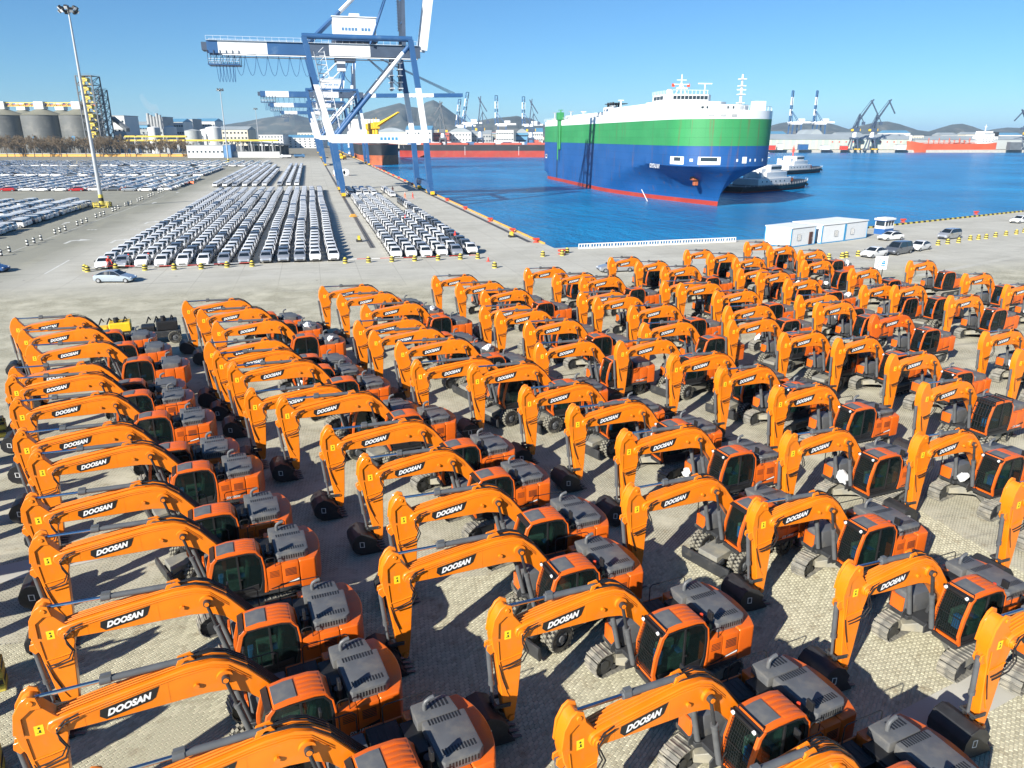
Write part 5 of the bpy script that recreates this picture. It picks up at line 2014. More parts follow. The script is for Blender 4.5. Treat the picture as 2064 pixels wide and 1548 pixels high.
    q.box(9.5, 15.5, ym - 3.4, ym + 3.4, 38.4, 39.6, 2)
    q.box(10.0, 12.4, ym - 3.6, ym - 1.0, 35.6, 38.2, 0)
    q.box(9.95, 12.45, ym - 3.65, ym - 0.95, 36.4, 37.6, 2)
    part('trolley', q)
    q = MB()
    for (x_, y_) in ((4.6, 1.2), (7.4, 1.2), (4.6, 3.6), (7.4, 3.6)):
        q.bar((x_ + 2.0, y_, 17), (x_ - 1.2, y_, 40), 0.16)
    for k in range(10):
        z_ = 18 + k * 2.3
        x_ = 4.6 + 2.0 - 3.2 * (z_ - 17) / 23
        q.box(x_, x_ + 2.8, 1.2, 3.6, z_, z_ + 0.1)
        q.bar((x_, 1.2, z_), (x_ + 2.5, 1.2, z_ + 2.3), 0.12)
        q.bar((x_, 1.2, z_ + 1.0), (x_ + 2.8, 1.2, z_ + 1.0), 0.06)
    part('stair_tower', q, [W_])
    q = MB()
    for k in range(2):
        x_ = 26 + k * 2.6
        q.box(x_, x_ + 0.5, ym - 2.5, ym + 2.5, 30.5, 39.5, 2)
        for j in range(5):
            q.box(x_ - 0.4, x_ + 0.9, ym - 2.6, ym + 2.6, 31 + j * 1.8, 31.2 + j * 1.8, 0)
    part('head_block', q)
    return r


sts_crane(232.5, 'blue and white quay crane with raised boom, standing over the car rows', True)
sts_crane(486.0, 'blue and white quay crane with lowered boom, behind the raised-boom crane', False, detail=False)
sts_crane(655.0, 'blue and white quay crane beside the black ship bow', True, detail=False, tail=-28)
sts_crane(860.0, 'white quay crane farthest along the rails beside the yellow deck crane', True, detail=False)


# ------------------------------------------------------------------ floodlight masts
def light_mast(x, y, hgt, label):
    r = empty('light_mast', (x, y, 0), 0, label, 'lamp mast', 'floodlight masts')
    q = MB()
    q.cyl((0, 0, 3.2), (0, 0, hgt - 1), 0.52, 0.20, n=16)
    put('pole', q.mesh('pole', ['galv']), r)
    q = MB()
    for k in range(4):
        q.cyl((0, 0, k * 0.8), (0, 0, (k + 1) * 0.8), 0.62 - k * .02, 0.60 - k * .02, n=16, mi=k % 2)
    put('banded_base', q.mesh('banded_base', ['hazard_black', 'hazard_yellow']), r)
    q = MB()
    for k in range(8):
        t0, t1 = 2 * PI * k / 8, 2 * PI * (k + 1) / 8
        a = (2.2 * math.cos(t0), 2.2 * math.sin(t0))
        b = (2.2 * math.cos(t1), 2.2 * math.sin(t1))
        q.bar((*a, 0), (*a, 1.3), 0.22, mi=k % 2)
        for z_ in (0.45, 0.85, 1.2):
            q.bar((*a, z_), (*b, z_), 0.12, mi=1)
    q.box(-1.2, 1.2, -1.2, 1.2, 0, 0.35, 1)
    put('base_guard', q.mesh('base_guard', ['hazard_black', 'hazard_yellow']), r)
    q = MB()
    for k in range(16):
        t = 2 * PI * k / 16
        q.bar((1.5 * math.cos(t), 1.5 * math.sin(t), hgt - 1.2), (1.5 * math.cos(t + .4), 1.5 * math.sin(t + .4), hgt - 1.2), 0.12)
        if k % 4 == 0:
            q.bar((0, 0, hgt - 1.0), (1.5 * math.cos(t), 1.5 * math.sin(t), hgt - 1.2), 0.1)
    q.cyl((0, 0, hgt - 1.6), (0, 0, hgt), 0.4, 0.25, n=10)
    put('lamp_ring', q.mesh('lamp_ring', ['steel_dark']), r)
    fl = MB()
    fl.box(-0.25, 0.35, -0.38, 0.38, -0.35, 0.35, 0)
    fl.box(0.35, 0.40, -0.34, 0.34, -0.31, 0.31, 1)
    me_ = fl.mesh('floodlight', ['steel_dark', 'light_glass'])
    for k in range(12):
        t = 2 * PI * k / 12
        o = put('floodlight', me_, r, (1.75 * math.cos(t), 1.75 * math.sin(t), hgt - 1.0 + (0.5 if k % 2 else -0.2)))
        o.rotation_euler = (0, R_(40), t)
    return r


light_mast(-51.9, 210.8, 46.0, 'tall grey floodlight mast with yellow banded foot beside the van lot')
light_mast(-52.4, 537.5, 46.3, 'grey floodlight mast standing by the long white site hut')
light_mast(-52.4, 880.0, 46.0, 'distant thin floodlight mast among the plant buildings')
# ------------------------------------------------------------------ ships
def hull_mesh(name, xs_, zs_, half, mats_, band, cap=None, bow_x=None):
    """xs_ stations, zs_ levels, half(x,z) half breadth; band[i] material of strip i; bow_x(z) pulls stations to the stem"""
    q = MB()
    nx, nz = len(xs_), len(zs_)
    L_ = xs_[-1]
    for s_ in (-1, 1):
        V = []
        for x in xs_:
            for z in zs_:
                t = x / L_
                xx = x if bow_x is None else x - (L_ - bow_x(z)) * max(0.0, (t - 0.55) / 0.45) ** 1.0
                V.append((xx, s_ * half(t, z), z))
        o0 = len(q.v)
        q.v += V
        for i in range(nx - 1):
            for j in range(nz - 1):
                q.f.append((o0 + i * nz + j, o0 + (i + 1) * nz + j, o0 + (i + 1) * nz + j + 1, o0 + i * nz + j + 1))
                q.m.append(band[j])
    o1, o2 = 0, nx * nz
    for i in range(nx - 1):                              # deck
        a, b = i * nz + nz - 1, (i + 1) * nz + nz - 1
        q.f.append((a, b, o2 + b, o2 + a))
        q.m.append(cap if cap is not None else band[-1])
    for j in range(nz - 1):                              # transom and stem
        q.f.append((j, j + 1, o2 + j + 1, o2 + j))
        q.m.append(band[j])
        e = (nx - 1) * nz
        q.f.append((e + j, e + j + 1, o2 + e + j + 1, o2 + e + j))
        q.m.append(band[j])
    me_ = bpy.data.meshes.new(name)
    me_.from_pydata(q.v, [], q.f)
    for k in mats_:
        me_.materials.append(MATS[k])
    me_.polygons.foreach_set('material_index', q.m)
    bm = bmesh.new()
    bm.from_mesh(me_)
    bmesh.ops.remove_doubles(bm, verts=bm.verts, dist=0.002)
    bmesh.ops.recalc_face_normals(bm, faces=bm.faces)
    bm.to_mesh(me_)
    bm.free()
    me_.polygons.foreach_set('use_smooth', [True] * len(me_.polygons))
    me_.set_sharp_from_angle(angle=R_(30))
    return me_


def seat_on(r):
    def part(name, q, mm, parent=None, bevel=0.0, label=None):
        return put(name, q.mesh(name, mm, bevel=bevel), parent or r, label=label)
    return part


# ---- the car carrier
LS = 192.0
bow, stern = Vector((123.6, 206.5, WZ)), Vector((137.4, 398.0, WZ))
u = (bow - stern).normalized()
cc = empty('car_carrier', tuple(stern), math.atan2(u.y, u.x), 'huge blue and green car carrier ship with white bridge, turning in the basin', 'ship')
part = seat_on(cc)


def cc_half(t, z):
    x = t * LS
    full = 16.1
    if x > LS - 15:
        full = 16.1 * math.sqrt(max(0.0, 1 - ((x - (LS - 15)) / 15.0) ** 2.6))
    if x < 14:
        full *= 0.90 + 0.10 * (x / 14)
    e = 0.0
    if x > LS - 88:
        e = min(1.0, (x - (LS - 88)) / 88.0)
    fine = 16.1 * (1 - e ** 1.7) if x >= 14 else full * (0.75 + 0.25 * x / 14)
    sm = min(1.0, max(0.0, (x - (LS - 78)) / 50.0))
    zk = 3.0 + 9.4 * sm * sm * (3 - 2 * sm)
    k = min(1.0, max(0.0, z / zk)) ** 2.6
    return max(0.02, fine + (full - fine) * k) if full > fine or x < 14 else max(0.02, full)


xs_ = [LS * k / 40 for k in range(31)] + [LS * (0.75 + 0.25 * (1 - (1 - k / 26) ** 1.6)) for k in range(1, 27)]
zs_ = [-3, 0.0, 1.35, 1.4, 3.5, 6, 8, 9.5, 10.8, 11.6, 12.4, 15, 18.25, 18.3, 22, 26.0, 26.05, 28.4]
band = [0, 0, 0, 1, 1, 1, 1, 1, 1, 1, 1, 1, 1, 2, 2, 3, 3]
hm = hull_mesh('hull', xs_, zs_, cc_half, ['hull_red', 'hull_blue', 'hull_green', 'ship_white'], band, 3, bow_x=lambda z: LS - 9.5 * (1 - min(1, max(0, z / 12)) ** 1.5))
hull = put('hull', hm, cc)


def on_side(x0, x1, z0, z1, depth=0.06, s_=-1):
    """thin plate following the flat ship side"""
    q = MB()
    n = 8
    V, F = [], []
    for k in range(n + 1):
        x = x0 + (x1 - x0) * k / n
        y = s_ * (cc_half(x / LS, 13) + depth)
        V += [(x, y, z0), (x, y, z1)]
    F = [(2 * k, 2 * k + 2, 2 * k + 3, 2 * k + 1) for k in range(n)]
    q.add(V, F)
    return q


def front_pt(a, z, out=0.0):
    """point on the bluff bow at sideways parameter a (-1..1)"""
    y = a * 16.1
    x = LS - 15 + 15 * (1 - abs(a) ** 2.0) ** (1 / 2.6)
    nrm = Vector((1.0, a * 1.4, 0)).normalized()
    return Vector((x, y, z)) + nrm * out


def front_plate(a0, a1, z0, z1, out):
    q = MB()
    n = 6
    V = []
    for k in range(n + 1):
        a = a0 + (a1 - a0) * k / n
        V += [front_pt(a, z0, out), front_pt(a, z1, out)]
    q.add(V, [(2 * k, 2 * k + 2, 2 * k + 3, 2 * k + 1) for k in range(n)])
    return q


for a0, a1, d0, d1 in ((-0.99, -0.86, -.965, -.90), (-0.66, -0.28, -.62, -.34)):
    o = part('mooring_port', front_plate(a0, a1, 12.9, 15.2, 0.05), ['ship_white'])
    put('opening', front_plate(d0, d1, 13.9, 15.0, 0.09).mesh('opening', ['window_dark']), o)
for a in (-0.78, -0.77, 0.02, 0.30, 0.42, 0.62):
    part('fairlead', front_plate(a, a + 0.035, 13.8, 14.6, 0.06), ['ship_white'])
part('mooring_port', front_plate(0.14, 0.24, 13.3, 15.2, 0.06), ['ship_white'])
q = on_side(5, 12.5, 10.2, 12.2, 0.08)
o = part('side_port', q, ['ship_white'])
put('opening', on_side(6, 11.5, 10.8, 12.0, 0.11).mesh('opening', ['window_dark']), o)
# name on the bow shoulder
tm = text_mesh('CRYSTAL RAY', 9.0, 1.35, ['letter_white'], bold=0.02)
q = MB()
for v in tm.vertices:
    xx = LS - 24 + v.co.x
    q.v.append((xx, -(cc_half(xx / LS, 13) + 0.12), 11.9 + v.co.y))
q.f = [tuple(p_.vertices) for p_ in tm.polygons]
q.m = [0] * len(q.f)
part('ship_name', q, ['letter_white'])
# quarter ramp, fender strakes and draught marks
q = MB()
q.box(38, 42.0, -17.0, -16.2, 15.0, 31.0)
q.box(37.4, 42.6, -17.6, -15.0, 28.5, 32.0)
q.box(39.4, 40.6, -17.4, -17.0, 10.0, 30.0)
part('side_ramp', q, ['hull_green'], bevel=0.2)
for xx in (35.0,):
    q = MB()
    q.box(xx, xx + 0.55, -16.4, -16.0, 1.5, 29.0)
    part('fender_cable', q, ['hull_black'])
q = MB()
q.cyl((LS - 36.5, -15.6, 3.5), (LS - 31, -15.2, -0.2), 0.12, n=6)
part('mooring_rope', q, ['letter_white'])
q = MB()
q.add([(LS - 12.6, -7.4, 9.4), (LS - 11.6, -6.8, 9.4), (LS - 12.6, -6.4, 6.4), (LS - 13.6, -7.0, 6.4)], [(0, 1, 2, 3)])
q.box(LS - 13.6, LS - 11.0, -8.2, -5.8, 7.8, 9.2)
q.box(LS - 13.0, LS - 11.6, -7.4, -6.0, 6.2, 8.0)
part('anchor', q, ['hull_rust'], bevel=0.15)
# upper works
q = MB()
q.prism([(4, -14.5), (4, 14.5), (LS - 20, 14.5), (LS - 14, 9), (LS - 14, -9), (LS - 20, -14.5)], 28.4, 29.0, 'z')
part('upper_deck', q, ['ship_white'], bevel=0.2)
q = MB()
q.prism([(34, -12), (34, 12), (LS - 18, 12), (LS - 15, 7), (LS - 15, -7), (LS - 18, -12)], 29.0, 30.6, 'z')
q.prism([(LS - 105, -9), (LS - 105, 9), (LS - 32, 11), (LS - 28, 7), (LS - 28, -7), (LS - 32, -11)], 30.6, 32.0, 'z')
hs = part('deck_house', q, ['ship_white'], bevel=0.15)
q = MB()
q.prism([(LS - 52, -10), (LS - 52, 10), (LS - 38, 10), (LS - 35.5, 8.5), (LS - 35.5, -8.5), (LS - 38, -10)], 31.8, 32.4, 'z')
q.prism([(LS - 51, -8), (LS - 51, 8), (LS - 39, 8.5), (LS - 36.5, 6.5), (LS - 36.5, -6.5), (LS - 39, -8.5)], 32.4, 34.6, 'z')
br = part('bridge', q, ['ship_white'], bevel=0.12)
for k in range(9):
    q = MB()
    a = -6.2 + k * 1.4
    q.box(LS - 36.48, LS - 36.40, a, a + 1.15, 33.0, 34.1)
    put('bridge_window', q.mesh('bridge_window', ['window_dark']), br)
for k in range(3):
    q = MB()
    q.box(LS - 49 + k * 3.4, LS - 46.6 + k * 3.4, -8.36 - k * .14, -8.12 - k * .14, 33.0, 34.1)
    put('bridge_window', q.mesh('bridge_window', ['window_dark']), br)
for (x_, y_) in ((LS - 15.02, -5.5), (LS - 15.02, -4), (LS - 15.02, 3.2), (LS - 15.02, 5)):
    q = MB()
    q.box(x_, x_ + 0.06, y_, y_ + 0.9, 29.3, 30.1)
    put('porthole', q.mesh('porthole', ['window_dark']), hs)
for k in range(4):
    q = MB()
    q.add([front_pt(-0.75 + k * 0.2, 26.6, 0.1), front_pt(-0.65 + k * 0.2, 26.6, 0.1), front_pt(-0.65 + k * 0.2, 27.3, 0.1), front_pt(-0.75 + k * 0.2, 27.3, 0.1)], [(0, 1, 2, 3)])
    part('lifebuoy_rack', q, ['wall_grey'])
q = MB()
n = 46
for k in range(n):
    x = 4 + (LS - 22) * k / (n - 1)
    q.bar((x, -15.7, 28.4), (x, -15.7, 29.6), 0.1)
for z_ in (29.0, 29.6):
    q.bar((4, -15.7, z_), (LS - 18, -15.7, z_), 0.08)
for k in range(-9, 10):
    a = k / 10
    q.bar(front_pt(a, 28.4, -0.4), front_pt(a, 29.6, -0.4), 0.1)
    if k < 9:
        q.bar(front_pt(a, 29.6, -0.4), front_pt(a + .1, 29.6, -0.4), 0.1)
part('railing', q, ['ship_white'])
MX = LS - 45
q = MB()
q.cyl((MX, 0, 34.6), (MX, 0, 41.4), 0.35, 0.15, n=8)
q.bar((MX, -2.8, 38.2), (MX, 2.8, 38.2), 0.25)
q.bar((MX, -1.8, 39.6), (MX, 1.8, 39.6), 0.2)
q.box(MX + .4, MX + .8, -2.0, 2.0, 36.7, 37.1)
for s_ in (-1, 1):
    q.bar((MX, s_ * 2.2, 34.6), (MX, 0, 38.9), 0.2)
part('radar_mast', q, ['ship_white'])
for y_ in (-3.0, 2.6):
    q = MB()
    q.box(MX - .1, MX + .1, y_ - 0.5, y_ + 0.5, 37.4, 38.4)
    part('flag', q, ['beacon_red'])
q = MB()
q.cyl((LS - 40, 6.5, 34.6), (LS - 40, 6.5, 38.0), 0.2, n=6)
q.bar((LS - 40, 4.0, 38.2), (LS - 40, 9.0, 38.2), 0.35)
q.cyl((LS - 43, -5, 34.6), (LS - 43, -5, 36.4), 0.9, 0.9, n=10)
for k in range(10):
    q.bar((LS - 51 + k * 1.4, -8, 34.6), (LS - 51 + k * 1.4, -8, 35.9), 0.12)
    q.bar((LS - 36.8, -6.4 + k * 1.4, 34.6), (LS - 36.8, -6.4 + k * 1.4, 35.9), 0.12)
q.bar((LS - 36.8, -6.4, 35.9), (LS - 36.8, 6.4, 35.9), 0.12)
part('radar', q, ['ship_white'])
q = MB()
q.cyl((LS - 17, 8.5, 28.4), (LS - 17, 8.5, 39.5), 0.5, 0.25, n=8)
for z_ in (31, 33.5, 36, 38.0):
    q.box(LS - 17.8, LS - 16.2, 7.4, 9.6, z_, z_ + 0.25)
q.bar((LS - 17, 7.0, 35.0), (LS - 17, 10.0, 35.0), 0.3)
part('fore_mast', q, ['ship_white'])
q = MB()
q.box(LS - 9, LS - 6.0, 8.0, 11.5, 28.4, 31.2)
part('stores_locker', q, ['ship_white'], bevel=0.1)
q = MB()
q.prism([(70, -4), (70, 4), (80, 4), (81, 0), (80, -4)], 29.0, 33.2, 'z')
part('funnel', q, ['ship_white'], bevel=0.2)
q = MB()
for k in range(5):
    q.cyl((72 + k * 1.8, -2.5 + (k % 2) * 3, 33.2), (72 + k * 1.8, -2.5 + (k % 2) * 3, 35.2), 0.5, n=8)
q.box(70.5, 80.5, -3.6, 3.6, 34.4, 34.7)
part('exhaust_pipes', q, ['hull_black'])
for (x_, y_, h_, c_) in ((100, -6, 7.5, 'ship_white'), (96, -8, 5.0, 'galv'), (48, -13, 4, 'galv'), (66, -12, 3.2, 'ship_white'), (30, -13.5, 5.5, 'hull_green'), (12, -12, 4.5, 'galv')):
    q = MB()
    q.cyl((x_, y_, 29.0), (x_, y_, 29.0 + h_ * .8), 0.5, 0.3, n=8)
    q.box(x_ - 1.1, x_ + 1.1, y_ - 1.1, y_ + 1.1, 28.6, 30.0)
    q.bar((x_, y_ - 1.2, 29.0 + h_ * .8), (x_, y_ + 1.2, 29.0 + h_ * .8), 0.3)
    part('vent_post', q, [c_])


# ---- tugboats
def tug(p, rz, label, red_funnel, s=1.0):
    r = empty('tugboat', tuple(p), rz, label, 'boat', 'tugboats beside the car carrier')
    part = seat_on(r)
    L_ = 30.0 * s

    def half(t, z):
        b = 4.9 * s
        if t > 0.6:
            b *= math.sqrt(max(0.0, 1 - ((t - 0.6) / 0.4) ** 2.2))
        if t < 0.15:
            b *= 0.8 + 0.2 * t / 0.15
        return max(0.02, b * (0.82 + 0.18 * min(1, max(0, z) / 2)))
    xs = [L_ * k / 24 for k in range(25)]
    me_ = hull_mesh('hull', xs, [-1, 0, 0.5, 0.52, 1.6, 2.3, 2.35], half, ['hull_red', 'hull_black', 'ship_white'], [0, 0, 1, 1, 1, 1], 1)
    for v in me_.vertices:
        if v.co.z > 0.4:
            v.co.z += 1.5 * max(0.0, (v.co.x / L_ - 0.5)) ** 1.5 * 2
    put('hull', me_, r)
    q = MB()
    q.prism([(L_ * .22, -3.2 * s), (L_ * .22, 3.2 * s), (L_ * .66, 3.2 * s), (L_ * .74, 1.8 * s), (L_ * .74, -1.8 * s), (L_ * .66, -3.2 * s)], 2.3, 4.9, 'z')
    q.prism([(L_ * .34, -2.8 * s), (L_ * .34, 2.8 * s), (L_ * .62, 2.8 * s), (L_ * .67, 1.5 * s), (L_ * .67, -1.5 * s), (L_ * .62, -2.8 * s)], 4.9, 7.3, 'z')
    h = part('deck_house', q, ['ship_white'], bevel=0.1)
    for k in range(6):
        for s_ in (-1, 1):
            q = MB()
            q.cyl((L_ * (.27 + .06 * k), s_ * 3.2 * s, 3.7), (L_ * (.27 + .06 * k), s_ * 3.26 * s, 3.7), 0.32, n=8)
            put('porthole', q.mesh('porthole', ['window_dark']), h)
    q = MB()
    q.prism([(L_ * .42, -2.2 * s), (L_ * .42, 2.2 * s), (L_ * .57, 2.2 * s), (L_ * .61, 1.2 * s), (L_ * .61, -1.2 * s), (L_ * .57, -2.2 * s)], 7.3, 9.9, 'z')
    w_ = part('wheelhouse', q, ['ship_white'], bevel=0.1)
    q = MB()
    q.prism([(L_ * .43, -2.24 * s), (L_ * .43, 2.24 * s), (L_ * .572, 2.24 * s), (L_ * .614, 1.23 * s), (L_ * .614, -1.23 * s), (L_ * .572, -2.24 * s)], 8.3, 9.3, 'z')
    put('window', q.mesh('window', ['window_dark']), w_)
    q = MB()
    for s_ in (-1, 1):
        q.prism([(L_ * .30, s_ * 1.9 * s - .6), (L_ * .36, s_ * 1.9 * s - .6), (L_ * .36, s_ * 1.9 * s + .6), (L_ * .30, s_ * 1.9 * s + .6)], 4.9, 8.6, 'z')
    part('funnel', q, ['ship_white'], bevel=0.1)
    q = MB()
    q.cyl((L_ * .47, 0, 9.9), (L_ * .47, 0, 16.0), 0.35, 0.2, n=8)
    q.cyl((L_ * .47, 0, 12.0), (L_ * .47, 0, 14.4), 0.65, n=8)
    q.bar((L_ * .47, -1.6, 12.8), (L_ * .47, 1.6, 12.8), 0.2)
    q.bar((L_ * .47, -1.0, 14.8), (L_ * .47, 1.0, 14.8), 0.2)
    part('mast', q, ['barrier_red' if red_funnel else 'ship_white'])
    q = MB()
    for k in range(26):
        t = k / 25
        for s_ in (-1, 1):
            x = L_ * (0.02 + 0.96 * t)
            zt = 2.3 + 1.5 * max(0.0, (x / L_ - 0.5)) ** 1.5 * 2
            y = s_ * half(x / L_, 2.0)
            q.bar((x, y, zt), (x, y, zt + 0.9), 0.07)
    part('railing', q, ['ship_white'])
    q = MB()
    for k in range(9):
        t = 0.86 + 0.14 * k / 9
        for s_ in (-1, 1):
            q.cyl((L_ * t, s_ * (half(t, 2) + .1), 1.4), (L_ * t, s_ * (half(t, 2) + .35), 1.4), 0.45, n=8)
    part('bow_fender', q, ['rubber'])
    q = MB()
    q.cyl((L_ * .80, -1.4, 3.4), (L_ * .80, 1.4, 3.4), 0.7, n=12)
    q.box(L_ * .77, L_ * .83, -1.7, -1.4, 2.4, 4.2)
    q.box(L_ * .77, L_ * .83, 1.4, 1.7, 2.4, 4.2)
    part('winch', q, ['hull_rust'])


def tug_px(tail_px, nose_px, label, red):
    a, b = pix(*tail_px, WZ), pix(*nose_px, WZ)
    d = b - a
    tug(a, math.atan2(d.y, d.x), label, red, d.length / 30.0)


tug_px((1465, 388), (1612, 376), 'black-hulled white tugboat nosing along the car carrier flank', False)
tug_px((1545, 352), (1645, 346), 'white tugboat with red mast and red boot-top, behind the black tug', True)


# ---- bulk carriers and tanker
def bulk_ship(name, p, rz, L_, B_, deck, red, label, mats_, bow_flare=0.0, cat='ship'):
    r = empty(name, tuple(p), rz, label, cat)

    def half(t, z):
        b = B_ / 2
        e = max(0.0, (t - 0.86) / 0.14)
        fine = b * (1 - e ** 1.8)
        full = b * math.sqrt(max(0, 1 - e ** 3))
        k = min(1, max(0, z / deck)) ** 1.5
        v = fine + (full - fine) * k
        if t < 0.1:
            v *= 0.72 + 0.28 * t / 0.1
        return max(0.02, v)
    xs = [L_ * k / 20 for k in range(18)] + [L_ * (0.85 + 0.15 * (1 - (1 - k / 14) ** 1.5)) for k in range(1, 15)]
    me_ = hull_mesh('hull', xs, [-2, 0, red * .5, red, red + .02, (red + deck) / 2, deck], half, mats_, [0, 0, 0, 1, 1, 1], 2)
    put('hull', me_, r)
    return r, seat_on(r)


# black-hulled ship moored bow-on beyond the second crane
p0 = Vector((53.5, 790.0, WZ))
r, part = bulk_ship('bulk_carrier', p0, -PI / 2, 190, 31, 15.2, 7.2, 'black bulk carrier with rust-red lower hull moored along the crane quay', ['hull_rust', 'hull_black', 'cargo_red'])
q = MB()
q.prism([(168, -8), (168, 8), (186, 4), (188, 0), (186, -4)], 15.2, 17.6, 'z')
part('forecastle', q, ['hull_black'], bevel=0.2)
for k in range(4):
    q = MB()
    q.box(40 + k * 30, 62 + k * 30, -9, 9, 15.2, 17.4)
    part('hatch_cover', q, ['cargo_red'], bevel=0.2)
for k, x_ in enumerate((66, 98, 130, 158)):
    q = MB()
    q.cyl((x_, 0, 15.2), (x_, 0, 27.0), 1.5, 1.3, n=12)
    q.box(x_ - 2.2, x_ + 2.4, -2.2, 2.2, 27.0, 32.0)
    for s_ in (-1, 1):
        a, b = Vector((x_ + 1, s_ * 1.2, 28.5)), Vector((x_ + 18, s_ * 0.5 + 16, 36.0 + k))
        q.bar(a, b, 0.7, 0.9)
    q.bar((x_ + 18, 15.5, 36 + k), (x_ + 18, 16.6, 36 + k), 0.5)
    q.cyl((x_ - 1, 0, 32), (x_ - 1, 0, 35.5), 0.3, n=6)
    part('deck_crane', q, ['crane_yellow'], bevel=0.08)
q = MB()
q.tube([(182, 12, 18), (183, 16, 20), (186, 18, 12)], 0.1, 4)
part('mooring_rope', q, ['galv'])
q = MB()
q.box(4, 22, -12, 12, 15.2, 34)
q.box(8, 20, -15, 15, 34, 37)
part('deck_house', q, ['ship_white'], bevel=0.2)

# long ship lying across the far end of the basin
a, b = pix(1290, 316.5, WZ), pix(806, 316, WZ)
d = b - a
r, part = bulk_ship('bulk_carrier', a, math.atan2(d.y, d.x), d.length, 32, 12.6, 6.6, 'long black and red bulk carrier lying across the far basin', ['hull_red', 'hull_black', 'cargo_red'])
Lx = d.length
for k in range(7):
    q = MB()
    x_ = Lx * (0.16 + 0.11 * k)
    q.box(x_, x_ + Lx * .085, -9, 9, 12.6, 14.6)
    part('hatch_cover', q, ['cargo_red'], bevel=0.2)
for x_ in (0.28, 0.5, 0.72):
    q = MB()
    q.box(Lx * x_ - 0.15, Lx * x_ + 0.15, 15.9, 16.05, 2.0, 11.0)
    part('draught_board', q, ['letter_white'])
q = MB()
for k in range(30):
    x_ = Lx * (0.05 + 0.9 * k / 29)
    q.bar((x_, 15.4, 12.6), (x_, 15.4, 13.9), 0.15)
q.bar((Lx * .05, 15.4, 13.8), (Lx * .95, 15.4, 13.8), 0.12)
part('railing', q, ['cargo_red'])

# orange-red tanker at the far quay
a, b = pix(2012, 306.5, WZ), pix(1826, 307.5, WZ)
d = b - a
r, part = bulk_ship('tanker', a, math.atan2(d.y, d.x), d.length, 18, 11.5, 1.2, 'orange-red tanker with white aft house moored at the far quay', ['hull_rust', 'orange_red_hull', 'orange_red_hull'])
Lx = d.length
hm = r.children[0].data
for v in hm.vertices:
    t = v.co.x / Lx
    if v.co.z > 5:
        v.co.z += max(0, t - 0.86) * 26 + max(0, 0.2 - t) * 14
q = MB()
q.box(Lx * .08, Lx * .27, -7.5, 7.5, 11.5, 21.0)
q.box(Lx * .12, Lx * .25, -6.5, 6.5, 21.0, 25.0)
q.box(Lx * .15, Lx * .24, -8.0, 8.0, 25.0, 28.0)
hs = part('deck_house', q, ['ship_white'], bevel=0.15)
for lv in range(3):
    for k in range(5):
        q = MB()
        q.box(Lx * .095 + k * Lx * .034, Lx * .095 + k * Lx * .034 + 1.4, 7.5, 7.56, 13.8 + lv * 2.4, 15.0 + lv * 2.4)
        put('window', q.mesh('window', ['window_dark']), hs)
q = MB()
q.box(Lx * .05, Lx * .085, -3, 3, 13, 27)
part('funnel', q, ['hull_black'], bevel=0.2)
q = MB()
q.cyl((Lx * .19, 0, 28), (Lx * .19, 0, 37), 0.5, 0.3, n=8)
q.bar((Lx * .19, -2.5, 34), (Lx * .19, 2.5, 34), 0.4)
part('mast', q, ['ship_white'])
for k in range(9):
    x_ = Lx * (.34 + .055 * k)
    q = MB()
    q.cyl((x_, 0, 11.5), (x_, 0, 16.5 if k % 2 else 19.0), 0.5, n=8)
    q.bar((x_ - 2.5, 0, 15), (x_ + 2.5, 0, 15.6), 0.5)
    part('deck_derrick', q, ['orange_red_hull'])
q = MB()
for k in range(4):
    q.tube([(Lx * .3, -3 + k * 2, 12.6), (Lx * .86, -3 + k * 2, 12.6)], 0.35, 6)
part('deck_pipes', q, ['orange_red_hull'])
q = MB()
q.box(Lx * .965, Lx * .985, -0.4, 0.4, 14, 23)
part('fore_mast', q, ['ship_white'])
# ------------------------------------------------------------------ far quay, port and plant behind the lots
def fx(px_, D):
    """lateral offset that shows at pixel column px_ at distance D"""
    return (px_ - IW / 2) * D / (FPX / math.cos(PITCH)) * 1.0


def at_px(px_, D, z=0.0):
    # columns converge downwards a little: use the row of the horizon
    return cam_xy(D, (px_ - IW / 2) * D / (FPX / math.cos(PITCH)), z)


def zat(py_, D):
    return CAM_H + (275.0 - py_) * D / (FPX / math.cos(PITCH)) * 1.0


VIEW_RZ = -HEAD                                            # faces square to the view


